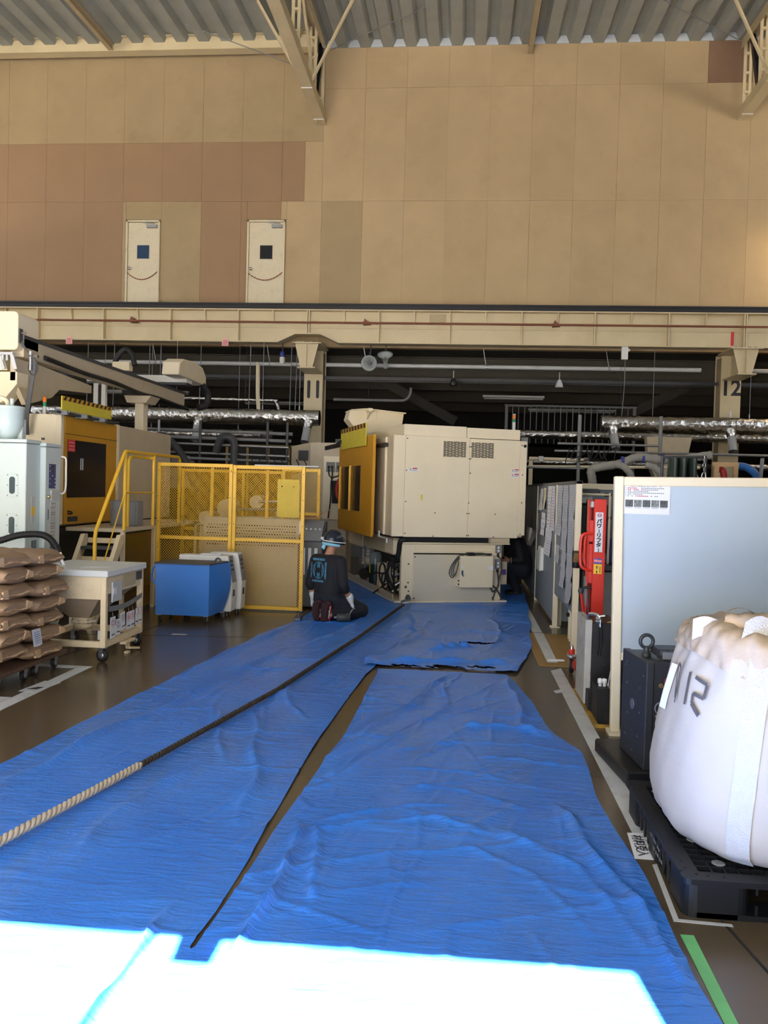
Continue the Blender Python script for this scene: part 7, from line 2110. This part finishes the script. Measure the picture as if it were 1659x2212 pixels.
# ------------------------------------------------------------------ cabinets, racks and pipes behind
kb_ = thing('machine_cabinet', 'beige machine cabinet behind the fence, with a vent grille', 'cabinet', (-3.0, 16.6, 0))
M().prism([(-3.34, 0), (-2.70, 0), (-2.70, 2.38), (-2.98, 2.46), (-3.34, 2.37)], 16.2, 17.0, 'y').build('case', 'mc_shade', kb_, bev=.006); M().box(-3.2, 16.193, 2.1, -3.0, 16.2, 2.3).build('grille', 'dark_grey', kb_)
kc = thing('machine_cabinet', 'tall beige cabinet left of the orange sliding door, with power sockets', 'cabinet', (-2.5, 15.7, 0))
M().box(-2.82, 15.4, .0, -2.1, 16.1, 2.42).build('case', 'mc_shade', kc, bev=.006); M().box(-2.56, 15.37, 1.0, -2.1, 15.4, 2.17).build('front_plate', 'mc_cream', kc, bev=.004)
for x in (-2.50, -2.32):
    so = M().box(x, 15.33, 1.88, x + .155, 15.37, 2.06).build('socket_box', 'mid_grey', kc, bev=.004)
    for dx in (.05, .11): M().cyl((x + dx, 15.31, 1.97), (x + dx, 15.33, 1.97), .024, n=12).build('plug', 'black_rubber', so)
cc = M()
for x in (-2.45, -2.39, -2.27): cc.tube(smooth_path([(x, 15.31, 1.97), (x + .01, 15.3, 1.82), (-2.39, 15.3, 1.74), (-2.40, 15.31, 1.4), (-2.44, 15.32, 1.02)], 5), .012, 6)
cc.build('power_cable', 'black_rubber', kc)
M().tube(smooth_path([(-2.25, 15.3, 1.75), (-2.29, 15.3, 1.6), (-2.28, 15.3, 1.45), (-2.22, 15.3, 1.35)], 5), .03, 8).build('red_hose', 'hose_red', kc); M().box(-2.38, 15.32, 1.3, -2.2, 15.37, 1.72).build('dark_recess', 'slot_black', kc)
pr_ = thing('pipe_rack', 'dark steel pipe rack with hoses behind the mesh fence', 'rack', (-4.0, 14.5, 0))
for z, y, m_ in ((2.55, 14.6, 'mid_grey'), (2.42, 14.5, 'mid_grey'), (2.30, 14.3, 'galv'), (2.15, 14.4, 'galv'), (2.05, 14.2, 'mid_grey'), (1.90, 14.3, 'dark_grey')):
    M().cyl((-5.8, y, z), (-3.0, y, z - .04), .022 if z < 2.4 else .03, n=8).build('pipe', m_, pr_)
for x in (-5.35, -4.6, -3.4, -3.05): M().cyl((x, 14.4, 0), (x, 14.4, 2.7), .025, n=8).build('post', 'galv' if x > -3 or x < -5 else 'dark_grey', pr_)
for x, dx in ((-5.1, .5), (-3.95, .03)):
    M().tube(smooth_path([(x - .6 * dx - .3, 14.25, 2.15), (x - .2, 14.2, 2.40), (x, 14.2, 2.35), (x + dx * .6, 14.2, 2.0), (x + dx, 14.2, 1.5)], 6), .065, 10).build('flexible_hose', 'dark_grey', pr_)
hk = M()
for k in range(8): hk.tube(smooth_path([(-3.6 + k * .13, 14.1, 2.05), (-3.55 + k * .13, 14.08, 1.95), (-3.45 + k * .1, 14.08, 1.98 - .02 * k), (-3.3 + .03 * k, 14.1, 1.75)], 4), .009, 6)
hk.build('air_line', 'black_rubber', pr_)
M().box(-5.1, 14.3, 1.5, -4.75, 14.6, 2.0).build('motor_box', 'mid_grey', pr_, bev=.02); M().box(-5.05, 14.2, 1.95, -4.8, 14.5, 2.08).build('fan_top', 'galv', pr_, bev=.01)
# far railing and gate deep in the rear bay
mat('gate_yellow', (150, 126, 70), .6)
gt = thing('far_gate', 'dim yellow-framed gate deep in the rear bay behind the fence', 'gate', (-4.3, 19.6, 0))
for x in (-5.6, -5.1, -4.6, -4.1, -3.7): M().box(x - .03, 19.6, 0, x + .03, 19.66, 2.55).build('post', 'gate_yellow', gt)
for z in (2.5, 1.9): M().box(-5.6, 19.6, z, -3.7, 19.66, z + .06).build('rail', 'gate_yellow', gt)
M().box(-5.6, 19.64, 0, -3.7, 19.65, 2.5).build('infill', 'lower_wall_shade', gt)
rl_ = thing('guard_railing', 'grey mezzanine guard railing in the rear bay left of the right duct', 'railing', (2.2, 20, 2.8))
for k in range(22): M().cyl((1.0 + k * .14, 20, 2.75), (1.0 + k * .14, 20, 3.62), .012, n=6).build('baluster', 'mid_grey', rl_)
M().cyl((.95, 20, 3.64), (4.0, 20, 3.64), .03, n=8).build('top_rail', 'mid_grey', rl_)
for x in (1.0, 3.95): M().cyl((x, 20, 0), (x, 20, 3.64), .04, n=8).build('post', 'mid_grey', rl_); M().box(.95, 19.97, 2.68, 4.0, 20.03, 2.76).build('kick_rail', 'mid_grey', rl_)
pn = thing('rear_panel', 'dull grey partition right of the slotted column', 'panel', (-2.3, 19.3, 0))
M().box(-2.95, 19.3, 0, -1.5, 19.36, 2.72).build('sheet', 'mid_grey', pn)
ua = thing('bent_pipe', 'grey bent conduit under the rear deck behind the towed machine', 'pipe', (-1.8, 19.2, 3.6))
M().tube(smooth_path([(-3.0, 19.2, 3.62), (-1.6, 19.2, 3.62), (-1.35, 19.2, 3.64), (-1.25, 19.2, 3.75), (-1.22, 19.2, 3.92)], 6), .035, 8).build('pipe', 'mid_grey', ua)
M().cyl((-2.2, 19.2, 3.62), (-2.2, 19.2, 4.73), .008, n=5).build('hanger', 'dark_grey', ua)
vp = thing('downpipe', 'cream downpipe from the ceiling to the left front duct', 'pipe', (-4.55, 18.0, 3.2))
M().tube([(-4.6, 18.3, 4.28), (-4.52, 18.10, 4.24), (-4.50, 18.05, 3.6), (-4.46, 18.02, 3.15)], .045, 10).build('pipe', 'frame_cream', vp)
sd_ = thing('silver_pipe', 'thin foil pipe with an elbow above the left front duct', 'pipe', (-5.2, 18.9, 3.5))
M().tube(smooth_path([(-7.6, 18.9, 3.56), (-4.6, 18.9, 3.54), (-4.3, 18.9, 3.50), (-4.22, 18.9, 3.35), (-4.2, 18.9, 3.1)], 6), .05, 10).build('pipe', 'foil', sd_)
for x in (-5, -7): M().cyl((x, 18.9, 3.56), (x, 18.9, 4.73), .008, n=5).build('hanger', 'dark_grey', sd_)
# hanging wires in front of the rear bay, at left
for k, (x, y) in enumerate(((-8.3, 17.95), (-7.9, 18.1), (-7.7, 17.95), (-6.9, 18.1), (-6.65, 18.0), (-5.75, 17.95), (-4.65, 18.15), (-3.75, 18.1), (-3.63, 18.1))):
    o = M().cyl((x, 17.88, 3.2), (x + .02, 17.88, 4.67), .009, n=5).build('hanging_wire', 'mid_grey')
    tag(o, '%s thin hanging wire above the left duct, counted from the left' % ORD(k), 'wire', 'hanging wires above the left duct')
# ductwork and dark plant deeper at right
for i, (x0, x1, y, z, r, lab) in enumerate(((1.4, 9, 19.2, 2.3, .07, 'low thin foil pipe behind the wrapped pipes'),)):
    t = thing('foil_pipe', lab, 'pipe', ((x0 + x1) / 2, y, z)); M().cyl((x0, y, z), (x1, y, z), r, n=14).build('pipe', 'foil', t)
for x, lab in ((1.32, 'grey drop pipe under the thin foil duct, left one'), (4.05, 'grey drop pipe under the thin foil duct, middle one'), (6.55, 'grey drop pipe under the thin foil duct, right one')):
    t = thing('drop_pipe', lab, 'pipe', (x, 18.35, 2), 0, 'grey drop pipes')
    M().cyl((x, 18.35, 2.78), (x, 18.35, 2.25), .08, n=12).build('pipe', 'nozzle_grey', t); M().cyl((x, 18.35, 2.25), (x, 18.35, 1.4), .06, n=12).build('lower_pipe', 'dark_grey', t)
tag(M().box(1.6, 16.4, 0, 3.4, 17.0, 1.8).build('machine_block', 'lower_wall_shade', bev=.02), 'dark machine block deep behind the red lifter', 'machine')
tag(M().box(3.9, 16.3, 0, 7.5, 17.0, 1.95).build('machine_block', 'mc_shade', bev=.02), 'dim cream machine block deep behind the pale blue board', 'machine')
bk = thing('feed_chute', 'beige funnel chute under the right foil ducts', 'chute', (4.0, 17.2, 1.95))
M().prism([(3.75, 1.95), (4.15, 1.95), (4.3, 2.2), (4.4, 2.75), (3.55, 2.75), (3.6, 2.2)], 16.7, 16.95, 'y').build('chute', 'mc_shade', bk)

# ------------------------------------------------------------------ shutter lintel fittings (outside the frame, they shade the sunlit floor)
t = thing('sensor_box', 'small grey box hanging under the shutter lintel', 'box', (-.31, -1.55, 5.1))
M().box(-.38, -1.6, 5.12, -.24, -1.45, 5.43).build('case', 'mid_grey', t, bev=.01)
t = thing('shadow_rope', 'unseen thin rope added under the shutter lintel for its shadow line', 'rope', (-.45, -1.5, 0))
M().tube([(-.445, -1.475, 5.43), (-.56, -1.475, 4.6), (-.75, -1.475, 3.2), (-1.1, -1.475, .0)], .014, 6).build('rope', 'rope_light', t)  # unseen rope, added so its shadow draws a thin dark line on the floor
# warm high-bay lamp beside the right truss, just outside the frame
hl_ = thing('highbay_lamp', 'warm high-bay lamp near the wall at far right', 'lamp', (7.4, 17.7, 7.0))
M().lathe([(.06, 7.35), (.10, 7.25), (.24, 7.02), (.25, 7.0)], (7.4, 17.7, 0), 20).build('reflector', 'galv', hl_)
emit('lamp_glow', (255, 190, 120), 30)
M().lathe([(.02, 7.2), (.06, 7.14), (.07, 7.08), (.04, 7.03), (.005, 7.02)], (7.4, 17.7, 0), 14).build('bulb', 'lamp_glow', hl_)
M().cyl((7.4, 17.7, 7.35), (7.4, 17.7, 11.1), .012, n=6).build('cord', 'dark_grey', hl_)
ld = bpy.data.lights.new('highbay_light', 'POINT'); ld.energy = 120; ld.color = (1.0, .72, .42); ld.shadow_soft_size = .12
lo = bpy.data.objects.new('highbay_light', ld); COL.objects.link(lo); lo.parent = hl_; lo.location = (0, 0, -.05)

# ------------------------------------------------------------------ joined groups of tiny pieces that cannot be picked apart singly
TINY = ('screw', 'bolt', 'print', 'rivet', 'round_vent', 'vent_hole', 'vent_slot', 'grille_slot', 'water_port', 'label_print', 'sticker_print', 'key_mark', 'key_display',
        'hazard_stripe', 'wire_mesh', 'deck_grid', 'rib', 'flange_bolt', 'window_fitting', 'pipe_fitting', 'hydraulic_hose', 'safety_chain', 'moulded_print', 'knockout', 'socket',
        'valve_stack', 'cable_loop', 'power_cable', 'cable_bundle', 'end_fold', 'slot', 'air_line', 'back_lettering', 'back_emblem', 'stair_bar', 'raised_trim', 'chain')
for o in bpy.data.objects:
    if o.parent is not None and o.type == 'MESH' and o.name.split('.')[0] in TINY:
        o['kind'] = 'stuff'
